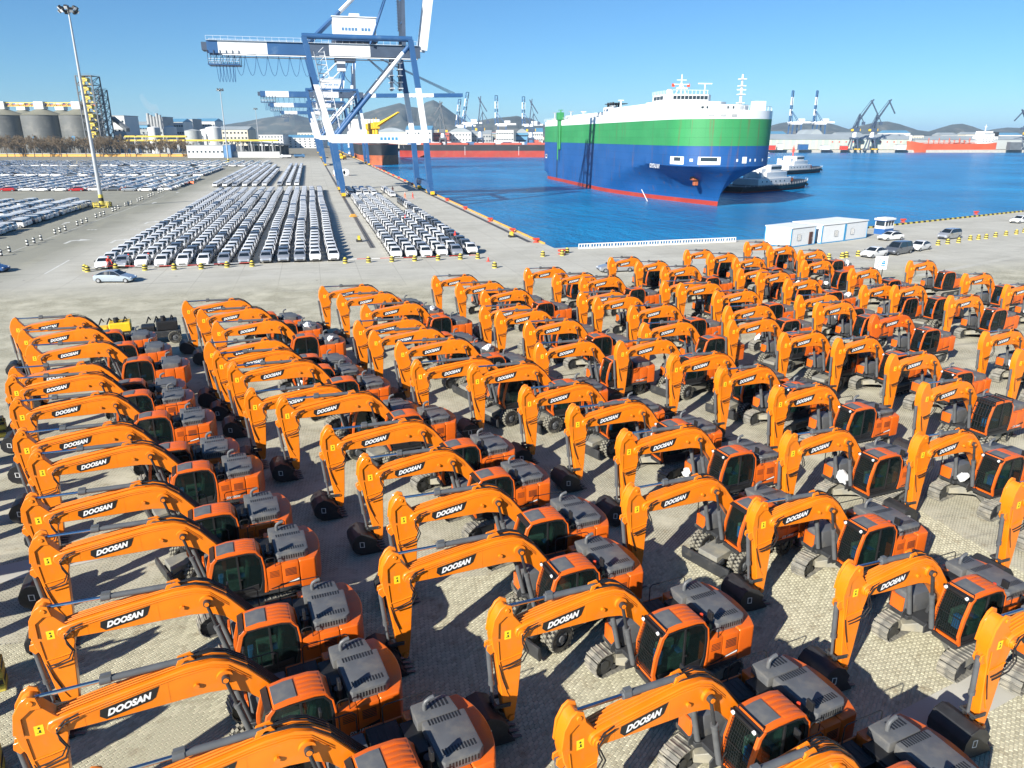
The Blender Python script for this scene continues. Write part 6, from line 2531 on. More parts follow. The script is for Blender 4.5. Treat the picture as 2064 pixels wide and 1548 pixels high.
def block(name, px0, px1, py_top, D, depth, m, label, cat='building', roof=None, roof_h=0.0, win=None, base=0.0, grp=None):
    """building seen square-on between two pixel columns, top at py_top"""
    c_ = at_px((px0 + px1) / 2, D)
    w_ = (px1 - px0) * D / (FPX / math.cos(PITCH))
    h_ = max(2.0, zat(py_top, D) - base)
    r = empty(name, (c_.x, c_.y, base), VIEW_RZ, label, cat, grp)
    q = MB()
    q.box(-w_ / 2, w_ / 2, 0, depth, 0, h_)
    wl = put('wall', q.mesh('wall', [m], smooth=False), r)
    q = MB()
    if roof == 'gable':
        q.prism([(-0.6, h_ + 0.02), (depth / 2, h_ + roof_h), (depth + 0.6, h_ + 0.02)], -w_ / 2 - 0.5, w_ / 2 + 0.5, 'x')
        put('roof', q.mesh('roof', ['shed_roof' if m != 'wall_white' else 'roof_blue'], smooth=False), r)
    elif roof == 'vault':
        n = 10
        pl = [(-w_ / 2 + w_ * k / n, h_ + 0.02 + roof_h * math.sin(PI * k / n)) for k in range(n + 1)]
        q.prism(pl, -0.5, depth + 0.5, 'y')
        put('roof', q.mesh('roof', ['shed_roof']), r)
    else:
        q.box(-w_ / 2 - 0.3, w_ / 2 + 0.3, -0.3, depth + 0.3, h_ + 0.01, h_ + 0.6)
        put('roof', q.mesh('roof', ['wall_grey' if m != 'wall_grey' else 'roof_blue'], smooth=False), r)
    if win:
        nx, nz, ww, wh = win
        wq = MB()
        wq.box(-ww / 2, ww / 2, -0.12, -0.03, -wh / 2, wh / 2)
        wm = wq.mesh('window', ['window_dark'], smooth=False)
        for i in range(nx):
            for j in range(nz):
                put('window', wm, r, (-w_ / 2 + w_ * (i + .5) / nx, 0, h_ * (j + .6) / (nz + .2)))
    return r


# long transit shed on the far quay
D0 = 1075
block('transit_shed', 1548, 1840, 280.5, D0, 55, 'shed_green', 'long pale green transit shed behind the portal cranes on the far quay', 'warehouse', 'gable', 7.0)
sh = bpy.data.objects['transit_shed']
w_ = 292 * D0 / (FPX / math.cos(PITCH))
for k in range(22):
    q = MB()
    q.box(-1.2, 1.2, -0.3, -0.05, 0, 12.5)
    put('pilaster', q.mesh('pilaster', ['wall_cream'], smooth=False), sh, (-w_ / 2 + w_ * (k + .5) / 22, 0, 0))
for k in range(11):
    q = MB()
    q.box(-0.8, 0.8, -0.4, -0.1, 9.2, 10.8)
    put('sign_panel', q.mesh('sign_panel', ['barrier_red'], smooth=False), sh, (-w_ * .05 + w_ * .52 * k / 11, 0, 0))
block('transit_shed', 1846, 2064, 281, 1090, 50, 'shed_grey', 'grey transit shed behind the moored orange tanker', 'warehouse', 'gable', 5.0)
block('transit_shed', 2060, 2300, 281, 1090, 50, 'shed_grey', 'grey transit shed past the end of the orange tanker berth', 'warehouse', 'gable', 5.0)
block('arched_store', 1628, 1662, 277, 1180, 60, 'shed_grey', 'dark arched store rising behind the pale green shed', 'warehouse', 'vault', 12)
block('office_block', 1842, 1862, 273.5, 1100, 16, 'wall_cream', 'cream office block at the end of the transit shed', 'building', None, 0, (4, 3, 2.0, 2.0))
for k, (a, b, t) in enumerate(((1556, 1584, 270), (1690, 1740, 272), (1786, 1834, 268), (1898, 1930, 272), (1946, 1990, 271), (2010, 2060, 272))):
    block('port_building', a, b, t, 1500 + 60 * k, 40, ('wall_white', 'wall_cream', 'wall_white', 'wall_grey', 'wall_cream', 'wall_white')[k],
          ('white hall behind the left end of the pale shed', 'cream hall behind the pair of portal cranes', 'white hall beside the brown hill foot', 'grey hall between the two brown hills',
           'cream hall under the rounded brown hill', 'white hall beyond the tanker stern')[k], 'building', 'gable', 5, (8, 2, 3, 2))
# small buildings and kit on the far quay apron
for k, (a, b, t, c_) in enumerate(((1552, 1566, 292, 'barrier_red'), (1571, 1581, 289, 'wall_white'), (1614, 1632, 290, 'crane_blue'), (1660, 1676, 292, 'wall_white'), (1700, 1712, 293, 'barrier_red'), (1812, 1830, 291, 'wall_white'), (2040, 2064, 286, 'steelwork'))):
    block('quay_hopper', a, b, t, 1050, 8, c_, ('red hopper at the left end of the far apron', 'small white hut beside the red hopper', 'blue hopper under the transit shed wall', 'white hut under the middle of the shed',
          'red bin beside the portal crane feet', 'white hut at the tanker bow', 'dark hopper frame past the tanker stern')[k], 'hopper')


def portal_crane(px_, D, h_, label, face=1, m='crane_dark', jib=0.30):
    P = at_px(px_, D)
    r = empty('portal_crane', (P.x, P.y, 0), VIEW_RZ, label, 'crane', 'portal cranes across the basin')
    part = seat_on(r)
    g = 5.5
    for sx in (-1, 1):
        for sy in (-1, 1):
            q = MB()
            q.bar((sx * g, sy * g, 0), (sx * 3.0, sy * 3.0, 14), 1.5)
            part('leg', q, [m])
            q = MB()
            q.box(sx * g - 1.1, sx * g + 1.1, sy * g - 3.0, sy * g + 3.0, 0, 1.6)
            part('bogie', q, ['crane_yellow' if sx > 0 else m])
    q = MB()
    q.box(-4.5, 4.5, -4.5, 4.5, 13.5, 16.0, 0)
    q.cyl((0, 0, 16), (0, 0, h_ * .36), 3.0, 2.6, n=14, mi=1)
    part('pedestal', q, [m, 'crane_white'])
    q = MB()
    z1 = h_ * .36
    q.box(-5.0, 5.0, -3.2, 3.2, z1, z1 + 4.8)
    part('slewing_house', q, [m], bevel=0.2)
    q = MB()
    q.box(-6.2 * face, -5.0 * face, -2.6, 2.6, z1 + 1, z1 + 4)
    q.box(3.6 * face, 6.2 * face, -3.4, -1.0, z1 + 0.8, z1 + 3.6)
    part('counterweight', q, ['crane_yellow'])
    q = MB()
    top = Vector((-h_ * jib * face, 0, h_))
    for s_ in (-1, 1):
        q.bar((2.8 * face, s_ * 2.2, z1 + 4), top + Vector((0, s_ * .7, 0)), 1.1)
        for k in range(6):
            a_ = Vector((2.8 * face, s_ * 2.2, z1 + 4)).lerp(top + Vector((0, s_ * .7, 0)), k / 6)
            b_ = Vector((2.8 * face, -s_ * 2.2, z1 + 4)).lerp(top + Vector((0, -s_ * .7, 0)), (k + 1) / 6)
            q.bar(a_, b_, 0.35)
    part('jib', q, [m])
    q = MB()
    q.bar(top + Vector((3.2 * face, 0, -1.0)), top + Vector((-7.5 * face, 0, -h_ * .28)), 1.3)
    q.bar(top + Vector((3.2 * face, 0, -1.0)), (-3.6 * face, 0, h_ * .70), 0.5)
    part('fly_jib', q, [m])
    q = MB()
    for s_ in (-1, 1):
        q.bar((-3.0 * face, s_ * 2.0, z1 + 4.5), (-3.4 * face, s_ * 1.0, h_ * .72), 0.9)
        q.bar((3.5 * face, s_ * 2.0, z1 + 4.5), (-3.4 * face, s_ * 1.0, h_ * .72), 0.6)
    part('tower_frame', q, [m])
    q = MB()
    q.bar((-3.4 * face, 0, h_ * .72), (-9.5 * face, 0, h_ * .56), 0.8)
    q.box(-11.5 * face, -8.0 * face, -1.5, 1.5, h_ * .50, h_ * .56)
    part('balance_arm', q, [m])
    return r


portal_crane(1722, 1052, zat(205, 1052), 'blue portal crane, nearer the red hopper of the far quay pair', -1)
portal_crane(1757, 1052, zat(205, 1052), 'blue portal crane, nearer the orange tanker of the far quay pair', -1)
portal_crane(2072, 1056, zat(224, 1056), 'blue portal crane past the tanker stern', 1)
portal_crane(893, 985, zat(208, 985), 'black portal crane with wide V jib above the long black ship', 1, 'steelwork', 0.05)
portal_crane(968, 990, zat(199, 990), 'dark blue portal crane with upright jib in front of the hill', -1, 'crane_dark', 0.02)
portal_crane(1070, 995, zat(204, 995), 'dark blue portal crane next to the car carrier stern', -1, 'crane_dark', 0.02)


def far_gantry(px_, D, top_y, label, lean=0.0):
    P = at_px(px_, D)
    h_ = zat(top_y, D)
    r = empty('far_gantry_crane', (P.x, P.y, 0), VIEW_RZ, label, 'crane', 'container cranes across the basin')
    part = seat_on(r)
    k_ = h_ * .42
    for sx in (-1, 1):
        for sy in (-1, 1):
            q = MB()
            box_leg(q, [(sx * 8, sy * 9, 0), (sx * 7.4, sy * 9, k_ * .5), (sx * 6.5, sy * 9, k_)], 1.7, 1.4, [0, 1])
            part('leg', q, ['crane_white', 'crane_blue'])
    for z_ in (k_ * .45, k_):
        q = MB()
        for sy in (-9, 9):
            q.box(-8, 8, sy - .8, sy + .8, z_ - 1, z_ + 1)
        q.box(-8, -6.5, -9, 9, z_ - 1, z_ + 1)
        q.box(6.5, 8, -9, 9, z_ - 1, z_ + 1)
        part('portal_beam', q, ['crane_white'])
    q = MB()
    for s_ in (-2.2, 2.2):
        q.box(-12, 24, s_ - .8, s_ + .8, k_ + 1, k_ + 3.6)
    part('girder', q, ['crane_white'])
    q = MB()
    q.box(4, 14, -3.5, 3.5, k_ + 3.6, k_ + 8)
    part('machine_house', q, ['crane_white'])
    q = MB()
    for s_ in (-1, 1):
        q.bar((-6.5, s_ * 4, k_ + 3.5), (-8, s_ * 1.5, k_ + 20), 1.0, mi=0)
        q.bar((5, s_ * 4, k_ + 3.5), (-8, s_ * 1.5, k_ + 20), 0.7, mi=0)
    part('apex_frame', q, ['crane_blue'])
    q = MB()
    a, b = Vector((-9.5, 0, k_ + 2)), Vector((-9.5 + lean * h_, 0, h_))
    for s_ in (-2.3, 2.3):
        o_ = Vector((0, s_, 0))
        o_ = Vector((s_ * .9, s_, 0))
        for i, (t0, t1, mi) in enumerate(((0, .22, 1), (.22, .42, 0), (.42, .55, 1), (.55, .80, 0), (.80, 1.0, 1))):
            q.bar(a.lerp(b, t0) + o_, a.lerp(b, t1) + o_, 1.5, mi=mi)
    for k in range(8):
        p = a.lerp(b, (k + 1) / 8)
        q.bar(p + Vector((-2.1, -2.3, 0)), p + Vector((2.1, 2.3, 0)), 0.9, mi=k % 2)
    part('boom', q, ['crane_white', 'crane_blue'])
    return r


far_gantry(1600, 1290, 189, 'raised-boom container crane behind the shed, nearer the car carrier bow')
far_gantry(1648, 1290, 189, 'raised-boom container crane behind the shed with red stay')
far_gantry(945, 1330, 192, 'white container crane with leaning raised boom, beside the hill gap', .10)
far_gantry(1012, 1330, 198, 'white container crane with upright boom in front of the green ridge')
far_gantry(1066, 1330, 200, 'white container crane half behind the dark portal crane')
far_gantry(932, 1380, 205, 'smaller white container crane with leaning boom, lowest of the group', .08)

# stacked containers and halls behind the long ship
rb = random.Random(5)
halls = [(818, 870, 262, 'wall_white', 'white hall left of the black portal crane'), (872, 905, 268, 'cargo_red', 'red cargo store under the black portal crane'), (905, 950, 266, 'wall_white', 'white hall right of the black portal crane'),
         (950, 990, 270, 'wall_grey', 'grey hall behind the upright dark crane'), (1000, 1035, 263, 'wall_white', 'white hall under the upright white gantry'), (1040, 1064, 268, 'roof_blue', 'blue-roofed shed beside the car carrier stern'),
         (1064, 1094, 266, 'wall_white', 'white hall at the car carrier stern'), (700, 760, 268, 'wall_white', 'white hall behind the yellow deck cranes'), (760, 818, 266, 'wall_cream', 'cream hall behind the second crane legs')]
for k, (a, b, t, m, lab) in enumerate(halls):
    block('port_hall', a, b, t, 1180 + 25 * (k % 4), 40, m, lab, 'building', ('gable', None, 'vault')[k % 3], 6, (7, 3, 2.5, 2.0))
n_st = {}
for i, px_ in enumerate(sorted(rb.uniform(822, 1092) for _ in range(46))):
    D = rb.uniform(1020, 1120)
    P = at_px(px_, D)
    q = MB()
    c_ = rb.choice(['cargo_red', 'cargo_red', 'cargo_blue', 'wall_white', 'shed_grey', 'crane_white', 'hull_rust'])
    n = rb.randint(2, 5)
    for k in range(n):
        q.box(-6.1, 6.1, -1.2, 1.2, k * 2.62, k * 2.62 + 2.58, 0)
    lab = {'cargo_red': 'red container stack behind the long black ship', 'cargo_blue': 'blue container stack behind the long black ship', 'wall_white': 'white container stack behind the long black ship',
           'shed_grey': 'grey container stack behind the long black ship', 'crane_white': 'pale container stack behind the long black ship', 'hull_rust': 'rusty container stack behind the long black ship'}[c_]
    n_st[c_] = n_st.get(c_, -1) + 1
    lab = ORD[n_st[c_]] + ' ' + lab + ', from its bow'
    put('container_stack', q.mesh('container_stack', [c_], smooth=False), None, (P.x, P.y, -0.45), VIEW_RZ + rb.choice([0, 0.3, -0.2]), lab, 'containers', 'container stacks across the basin')
# town on the slopes under the mountain
for i, px_ in enumerate(sorted(rb.uniform(880, 1092) for _ in range(60))):
    D = rb.uniform(1750, 2300)
    P = at_px(px_, D)
    hh = rb.uniform(9, 24) + (D - 1700) * .02
    ww = rb.uniform(14, 34)
    q = MB()
    q.box(-ww / 2, ww / 2, 0, 14, 0, hh, 0)
    q.box(-ww / 2 - .4, ww / 2 + .4, -.4, 14.4, hh + .01, hh + 1.2, 1)
    for j in range(int(hh / 3.2)):
        q.box(-ww / 2 + 1, ww / 2 - 1, -.1, -.02, 1.5 + j * 3.2, 2.9 + j * 3.2, 2)
    put('town_house', q.mesh('town_house', [rb.choice(['wall_white', 'wall_white', 'wall_cream', 'shed_grey']), rb.choice(['cargo_red', 'roof_blue', 'wall_grey']), 'window_dark'], smooth=False), None, (P.x, P.y, -0.5 ), VIEW_RZ + rb.uniform(-.3, .3),
        f'pale town block across the basin, {ORD[i]} from the black portal crane towards the car carrier', 'building', 'town blocks under the mountain')

# ------------------------------------------------------------------ silos and plant on the left
DS = 760


def silo(px0, px1, top, eave, D, label):
    c_ = at_px((px0 + px1) / 2, D)
    rad = (px1 - px0) / 2 * D / (FPX / math.cos(PITCH))
    ze, zt = zat(eave, D), zat(top, D)
    r = empty('silo', (c_.x, c_.y, 0), VIEW_RZ, label, 'silo', 'grain silos behind the bare trees')
    n = 40
    q = MB()
    q.cyl((0, 0, 0), (0, 0, ze), rad, n=n, caps=False)
    put('wall', q.mesh('wall', ['silo_grey']), r)
    for k in range(9):
        q = MB()
        q.cyl((0, 0, ze * (k + 1) / 10), (0, 0, ze * (k + 1) / 10 + .35), rad + .12, n=n)
        put('hoop', q.mesh('hoop', ['silo_grey']), r)
    q = MB()
    q.cyl((0, 0, ze), (0, 0, zt - 1.0), rad + .5, 2.6, n=n)
    put('roof', q.mesh('roof', ['silo_roof']), r)
    q = MB()
    q.box(-4.5, 4.5, -4, 4, zt - 1.6, zt + 5.2)
    put('head_house', q.mesh('head_house', ['wall_white'], smooth=False), r)
    q = MB()
    zc = ze * .42
    a0 = -PI / 2 + 0.0
    for k in range(12):
        t0, t1 = a0 - .12 + .24 * k / 12, a0 - .12 + .24 * (k + 1) / 12
        for (r0, r1) in ((1.7, 2.3),):
            a = 2 * PI * k / 12
            b = 2 * PI * (k + 1) / 12
            V = []
            for (rr_, an) in ((r0, a), (r1, a), (r1, b), (r0, b)):
                xx = rr_ * math.cos(an)
                zz = rr_ * math.sin(an)
                V.append((xx, -math.sqrt(rad * rad - xx * xx) - .15, zc + zz))
            q.add(V, [(0, 1, 2, 3)])
    for k in range(3):
        xx = -0.9 + k * .9
        y_ = -math.sqrt(rad * rad - xx * xx) - .15
        q.add([(xx - .25, y_, zc - 1), (xx + .25, y_, zc - 1), (xx + .25, y_, zc + 1), (xx - .25, y_, zc + 1)], [(0, 1, 2, 3)])
    put('emblem', q.mesh('emblem', ['trim_blue'], smooth=False), r)
    return r


silo(-24, 57, 220, 235, DS, 'grey grain silo farthest from the steel elevator tower, front row')
silo(55, 133, 220, 235, DS, 'grey grain silo in the middle of the front row')
silo(131, 206, 220, 235, DS, 'grey grain silo next to the steel elevator tower, front row')
silo(-90, -22, 221, 236, DS, 'grey grain silo at the outer end of the front row')
silo(25, 90, 222, 236, DS + 60, 'grey grain silo peeping over the gap between the outer front silos')
silo(100, 168, 222, 236, DS + 60, 'grey grain silo peeping over the gap beside the elevator tower')
# conveyor gallery over the silos
a, b = far(-60, 214, DS), far(196, 213, DS)
r = empty('conveyor_gallery', (a.x, a.y, 0), math.atan2(b.y - a.y, b.x - a.x), 'yellow trussed conveyor gallery running over the silo tops', 'conveyor')
Lg = (b - a).length
zg = a.z
q = MB()
q.box(0, Lg, -1.5, 1.5, zg - .3, zg + .3)
for z_ in (zg + 3.2,):
    q.bar((0, -1.5, z_), (Lg, -1.5, z_), .5)
    q.bar((0, 1.5, z_), (Lg, 1.5, z_), .5)
n = int(Lg / 3)
for k in range(n):
    x_ = k * 3.0
    q.bar((x_, -1.5, zg), (x_ + 3, -1.5, zg + 3.2) if k % 2 else (x_, -1.5, zg + 3.2), .32)
    q.bar((x_, -1.5, zg + 3.2), (x_ + 3, -1.5, zg) if k % 2 else (x_, -1.5, zg), .32)
put('truss', q.mesh('truss', ['pipe_yellow']), r)
q = MB()
q.box(0, Lg, -1.0, 1.0, zg + .3, zg + 1.6)
put('belt_cover', q.mesh('belt_cover', ['cargo_red']), r)

# steel elevator tower
def tower(px0, px1, top, D, label, levels, legs_m='steelwork', yellow=True):
    c_ = at_px((px0 + px1) / 2, D)
    w_ = (px1 - px0) * D / (FPX / math.cos(PITCH)) / 2
    h_ = zat(top, D)
    r = empty('elevator_tower', (c_.x, c_.y, 0), VIEW_RZ, label, 'tower')
    part = seat_on(r)
    for sx in (-1, 1):
        for sy in (-1, 1):
            q = MB()
            q.bar((sx * w_, sy * w_, 0), (sx * w_, sy * w_, h_), .9)
            part('leg', q, [legs_m])
    for k in range(levels):
        z0, z1 = h_ * k / levels, h_ * (k + 1) / levels
        q = MB()
        q.box(-w_, w_, -w_, w_, z1 - .35, z1, 0)
        for s_ in (-1, 1):
            q.bar((-w_, s_ * w_, z0), (w_, s_ * w_, z1), .4)
            q.bar((w_, s_ * w_, z0), (-w_, s_ * w_, z1), .4)
            q.bar((s_ * w_, -w_, z0), (s_ * w_, w_, z1), .4)
            q.bar((-w_, s_ * w_, z1 + 1.2), (w_, s_ * w_, z1 + 1.2), .2)
        part('platform', q, [legs_m])
        if yellow and k > 1:
            q = MB()
            q.bar((-w_ * .3, -w_ * .5, z0), (-w_ * .3, -w_ * .5, z1), 1.6)
            q.box(-w_ * .6, w_ * .25, -w_ * .7, 0, z0 + (z1 - z0) * .35, z0 + (z1 - z0) * .75)
            q.bar((-w_ * .3, -w_ * .5, z1), (w_ * .5, -w_ * .5, z0), 1.1)
            part('grain_leg', q, ['pipe_yellow'])
    return r


tower(181, 212, 162, DS - 25, 'tall dark steel elevator tower with yellow grain legs beside the silos', 9)
tower(208, 226, 187, DS - 10, 'lower dark steel tower joined behind the elevator tower', 8, 'steelwork', False)
block('plant_hall', 230, 256, 236, DS + 40, 30, 'wall_white', 'white boxy process hall right of the elevator tower', 'building', None, 0, (3, 4, 2, 2))
q = MB()
a, b = far(228, 238, DS), far(258, 262, DS - 30)
q.bar(a, b, 3.2)
put('inclined_conveyor', q.mesh('inclined_conveyor', ['steelwork']), None, label='dark inclined conveyor leading down from the lower steel tower', cat='conveyor')
plant = [(256, 300, 253, 'roof_blue', 'low blue-roofed hall right of the white process hall'), (300, 332, 238, 'wall_grey', 'grey chimneyed works block with steam above'), (334, 372, 247, 'wall_white', 'white works block beside the steaming works'),
         (352, 392, 242, 'wall_grey', 'grey works tower block behind the tanks'), (395, 436, 246, 'wall_white', 'white works block before the far hill'), (260, 330, 262, 'shed_grey', 'long grey shed behind the yellow pipe rack'),
         (440, 500, 262, 'wall_cream', 'cream works hall behind the second lamp mast'), (520, 570, 272, 'wall_white', 'white hall before the mountain left foot'), (570, 648, 277, 'wall_white', 'long white terminal with square windows beyond the car rows'),
         (600, 650, 268, 'wall_cream', 'cream terminal block behind the white terminal')]
for k, (a, b, t, m, lab) in enumerate(plant):
    D = 900 + 40 * (k % 5) if k < 7 else 960 + 30 * k
    block('works_building', a, b, t, D, 30, m, lab, 'building', None if k % 2 else 'gable', 4, (8, 4, 2.2, 2.0))
for k, (px_, w2, t, D) in enumerate(((312, 12, 258, 800), (345, 12, 257, 800), (390, 16, 264, 780), (432, 15, 258, 790), (415, 10, 262, 815))):
    c_ = at_px(px_, D)
    rad = w2 * D / (FPX / math.cos(PITCH))
    h_ = zat(t, D)
    q = MB()
    q.cyl((0, 0, 0), (0, 0, h_), rad, n=28)
    q.cyl((0, 0, h_), (0, 0, h_ + rad * .22), rad, .5, n=28)
    put('storage_tank', q.mesh('storage_tank', ['wall_white' if k != 2 else 'shed_grey']), None, (c_.x, c_.y, 0), 0,
        ('white storage tank nearest the grey shed', 'white storage tank beside the bare brown trees', 'grey storage tank left of the biggest white tank', 'biggest white storage tank by the lamp mast', 'small white storage tank behind the biggest one')[k], 'tank', 'storage tanks')
for k in range(5):
    q = MB()
    c_ = at_px(304 + k * 6, 905)
    q.cyl((0, 0, 0), (0, 0, zat(231 + (k % 3) * 3, 905)), 2.2, 1.6, n=12)
    put('chimney', q.mesh('chimney', ['wall_grey']), None, (c_.x, c_.y, 0), 0, f'short grey chimney, {ORD[k]} from the white process hall', 'chimney', 'works chimneys')
# yellow pipe racks
for (pa, pb, py_, D) in ((250, 375, 276, 735), (250, 560, 284, 735)):
    a, b = far(pa, py_, D), far(pb, py_, D)
    r = empty('pipe_rack', (a.x, a.y, 0), math.atan2(b.y - a.y, b.x - a.x), 'upper yellow pipe rack above the bare trees' if py_ < 280 else 'lower yellow pipe rack above the bare trees', 'pipe rack')
    Lr = (b - a).length
    for k in range(3):
        q = MB()
        q.cyl((0, k * 1.3, a.z + (k % 2) * .8), (Lr, k * 1.3, a.z + (k % 2) * .8), .4, n=8)
        put('pipe', q.mesh('pipe', ['pipe_yellow']), r)
    for k in range(int(Lr / 10) + 1):
        q = MB()
        q.bar((k * 10, 0, 0), (k * 10, 0, a.z), .5)
        q.bar((k * 10, 2.6, 0), (k * 10, 2.6, a.z), .5)
        q.bar((k * 10, -.5, a.z - 1), (k * 10, 3.1, a.z - 1), .5)
        put('trestle', q.mesh('trestle', ['galv']), r)
# open dark loading shed and the low white site hut
P = at_px(512, 740)
r = empty('loading_shed', (P.x, P.y, 0), VIEW_RZ, 'dark open-sided loading shed with sloping roof before the mountain', 'shed')
q = MB()
q.add([(-26, -4, 13.5), (26, -4, 9.5), (26, 40, 9.5), (-26, 40, 13.5)], [(0, 1, 2, 3)])
q.add([(-26, -4, 12.9), (26, -4, 8.9), (26, 40, 8.9), (-26, 40, 12.9)], [(3, 2, 1, 0)])
put('roof', q.mesh('roof', ['steelwork'], smooth=False), r)
for k in range(11):
    q = MB()
    x_ = -25 + k * 5
    q.bar((x_, -3, 0), (x_, -3, 13.2 - (k * 5) / 52 * 4), .7)
    q.bar((x_, 10, 0), (x_, 10, 13.2 - (k * 5) / 52 * 4), .7)
    put('column', q.mesh('column', ['steelwork']), r)
q = MB()
q.box(-25, 26, 20, 21, 0, 8.5)
put('rear_wall', q.mesh('rear_wall', ['steelwork'], smooth=False), r)
block('site_hut', 373, 448, 293, 655, 12, 'wall_white', 'long low white site hut with dark windows behind the car lots', 'building', None, 0, (9, 1, 1.6, 1.5))
block('site_hut', 446, 462, 291, 655, 14, 'cargo_blue', 'blue cabin joined to the end of the white site hut', 'building')
block('low_wall', 466, 560, 305, 660, 1.0, 'wall_white', 'low white boundary wall right of the blue cabin', 'wall')
block('boundary_wall', -40, 372, 308.5, 690, 0.8, 'kerb_orange', 'long low ochre boundary wall under the bare trees', 'wall')


# ------------------------------------------------------------------ bare winter trees
def bare_tree(seed):
    rs = random.Random(seed)
    trunk, tw = MB(), MB()
    H_ = 10.5
    trunk.tube([(0, 0, 0), (rs.uniform(-.2, .2), 0, 3.5), (rs.uniform(-.4, .4), 0, 7.0)], [.26, .2, .11], 6)

    def branch(p, d, L_, r_, lv):
        e = p + d * L_
        (trunk if lv == 0 else tw).bar(p, e, max(r_, .05))
        if lv >= 3:
            return
        for k in range(4 if lv < 2 else 5):
            t = rs.uniform(.3, 1.0)
            nd = (d + Vector((rs.uniform(-1, 1), rs.uniform(-1, 1), rs.uniform(-.1, .8))) * .75).normalized()
            branch(p.lerp(e, t), nd, L_ * rs.uniform(.5, .75), r_ * .6, lv + 1)
    for k in range(7):
        a = 2 * PI * k / 7 + rs.uniform(-.3, .3)
        branch(Vector((0, 0, 3.2 + k * .55)), Vector((math.cos(a) * .7, math.sin(a) * .7, .75)).normalized(), rs.uniform(2.4, 3.4), .13, 0)
    return trunk.mesh('trunk', ['bark']), tw.mesh('crown', ['twig'], smooth=False)


TREES = [bare_tree(s_) for s_ in range(5)]
rt = random.Random(21)
tree_px = sorted([(-10 + k * 4.6 + rt.uniform(-3, 3)) for k in range(86)])
for k, px_ in enumerate(tree_px):
    D = rt.uniform(676, 735) if k % 5 else rt.uniform(735, 760)
    P = at_px(px_, D)
    t_, c_ = TREES[k % 5]
    s_ = rt.uniform(1.1, 1.75) * (1.0 if px_ < 250 else .85)
    r = empty('bare_tree', (P.x, P.y, 0), rt.uniform(0, 6), f'bare brown winter tree, {ORD[k]} along the ochre wall from the outer silo', 'tree', 'bare trees along the boundary wall')
    r.scale = (s_, s_, s_)
    put('trunk', t_, r)
    put('crown', c_, r)
# steam drifting from the works chimney
def volume_mat(name, dens, col, aniso=0.0):
    m = bpy.data.materials.new(name)
    MATS[name] = m
    m.use_nodes = True
    n = m.node_tree
    n.nodes.clear()
    o = n.nodes.new('ShaderNodeOutputMaterial')
    v = n.nodes.new('ShaderNodeVolumePrincipled')
    v.inputs['Color'].default_value = (*col, 1)
    v.inputs['Density'].default_value = dens
    v.inputs['Anisotropy'].default_value = aniso
    n.links.new(v.outputs[0], o.inputs['Volume'])
    return m



volume_mat('steam', 0.02, (1, 1, 1))
q = MB()
base_ = far(312, 232, 905)
tip_ = far(284, 184, 905)
pts_, rad_ = [], []
for k in range(9):
    t = k / 8
    p = base_.lerp(tip_, t) + RT * (3.5 * math.sin(t * 7)) + Vector((0, 0, 2 * math.sin(t * 11)))
    pts_.append(p)
    rad_.append((2.0, 4.5, 6.0, 5.0, 4.2, 3.4, 2.8, 2.0, 0.8)[k])
q.tube(pts_, rad_, 10)
put('steam', q.mesh('steam', ['steam']), kind='stuff')
# thin sea haze over the whole harbour
volume_mat('haze_air', 0.00007, (0.48, 0.73, 1.0))
q = MB()
q.box(-17000, 18000, -1200, 18000, WZ - 8, 260)
put('haze', q.mesh('haze', ['haze_air'], smooth=False), kind='stuff')
# ------------------------------------------------------------------ quay furniture
def bollard_mesh(name, rad, hgt, bands, m0, m1, dome=True):
    q = MB()
    zs = [hgt * k / bands for k in range(bands + 1)]
    for k in range(bands):
        rr_ = rad * (1.0 - .10 * k / bands)
        q.cyl((0, 0, zs[k]), (0, 0, zs[k + 1]), rr_, rr_ * .97, n=14, mi=k % 2)
        q.cyl((0, 0, zs[k + 1] - .03), (0, 0, zs[k + 1]), rr_ * 1.06, n=14, mi=k % 2)
    if dome:
        q.cyl((0, 0, hgt), (0, 0, hgt + rad * .5), rad * .8, rad * .3, n=14, mi=bands % 2)
    return q.mesh(name, [m0, m1])


BOLL_W = bollard_mesh('bollard', 0.21, 0.95, 4, 'hazard_black', 'bollard_white')
BOLL_Y = bollard_mesh('bollard', 0.33, 0.68, 4, 'hazard_yellow', 'hazard_black')
# threes of black and white bollards beside the approach road, linked by chain
trip = [(3, 516), (20, 509), (56, 495.5), (69.5, 490.5), (83.5, 485), (111.5, 472.5), (121.5, 469), (132.5, 465), (156.5, 455), (166, 451.5), (175.5, 448), (194, 439.5), (203, 436.5), (210.5, 433.5),
        (228, 427), (233.5, 425), (239.5, 421.5), (253, 416), (259, 414), (265, 412), (278, 407.5), (282.5, 405), (288, 402.5), (300, 398.5), (305, 396), (310, 393.5), (320, 390), (325, 388), (330, 386)]
pts = [pix(x, y) for x, y in trip]
for k, P in enumerate(pts):
    put('bollard', BOLL_W, None, (P.x, P.y, 0), 0, f'black and white banded bollard, {ORD[k]} along the approach road edge towards the far lots', 'bollard', 'black and white bollards beside the approach road')
groups_ = [(0, 1), (2, 3, 4), (5, 6, 7), (8, 9, 10), (11, 12, 13), (14, 15, 16), (17, 18, 19), (20, 21, 22), (23, 24, 25), (26, 27, 28)]
for g in groups_:
    q = MB()
    for i, j in zip(g, g[1:]):
        a, b = pts[i] + Vector((0, 0, .78)), pts[j] + Vector((0, 0, .78))
        q.tube([a.lerp(b, t) - Vector((0, 0, .5 * t * (1 - t))) for t in (0, .25, .5, .75, 1)], .03, 4)
    put('chain', q.mesh('chain', ['steel_dark']), None, label=f'thin chain on the {ORD[groups_.index(g)]} cluster of black and white bollards along the road', cat='chain', group='chains between bollards')
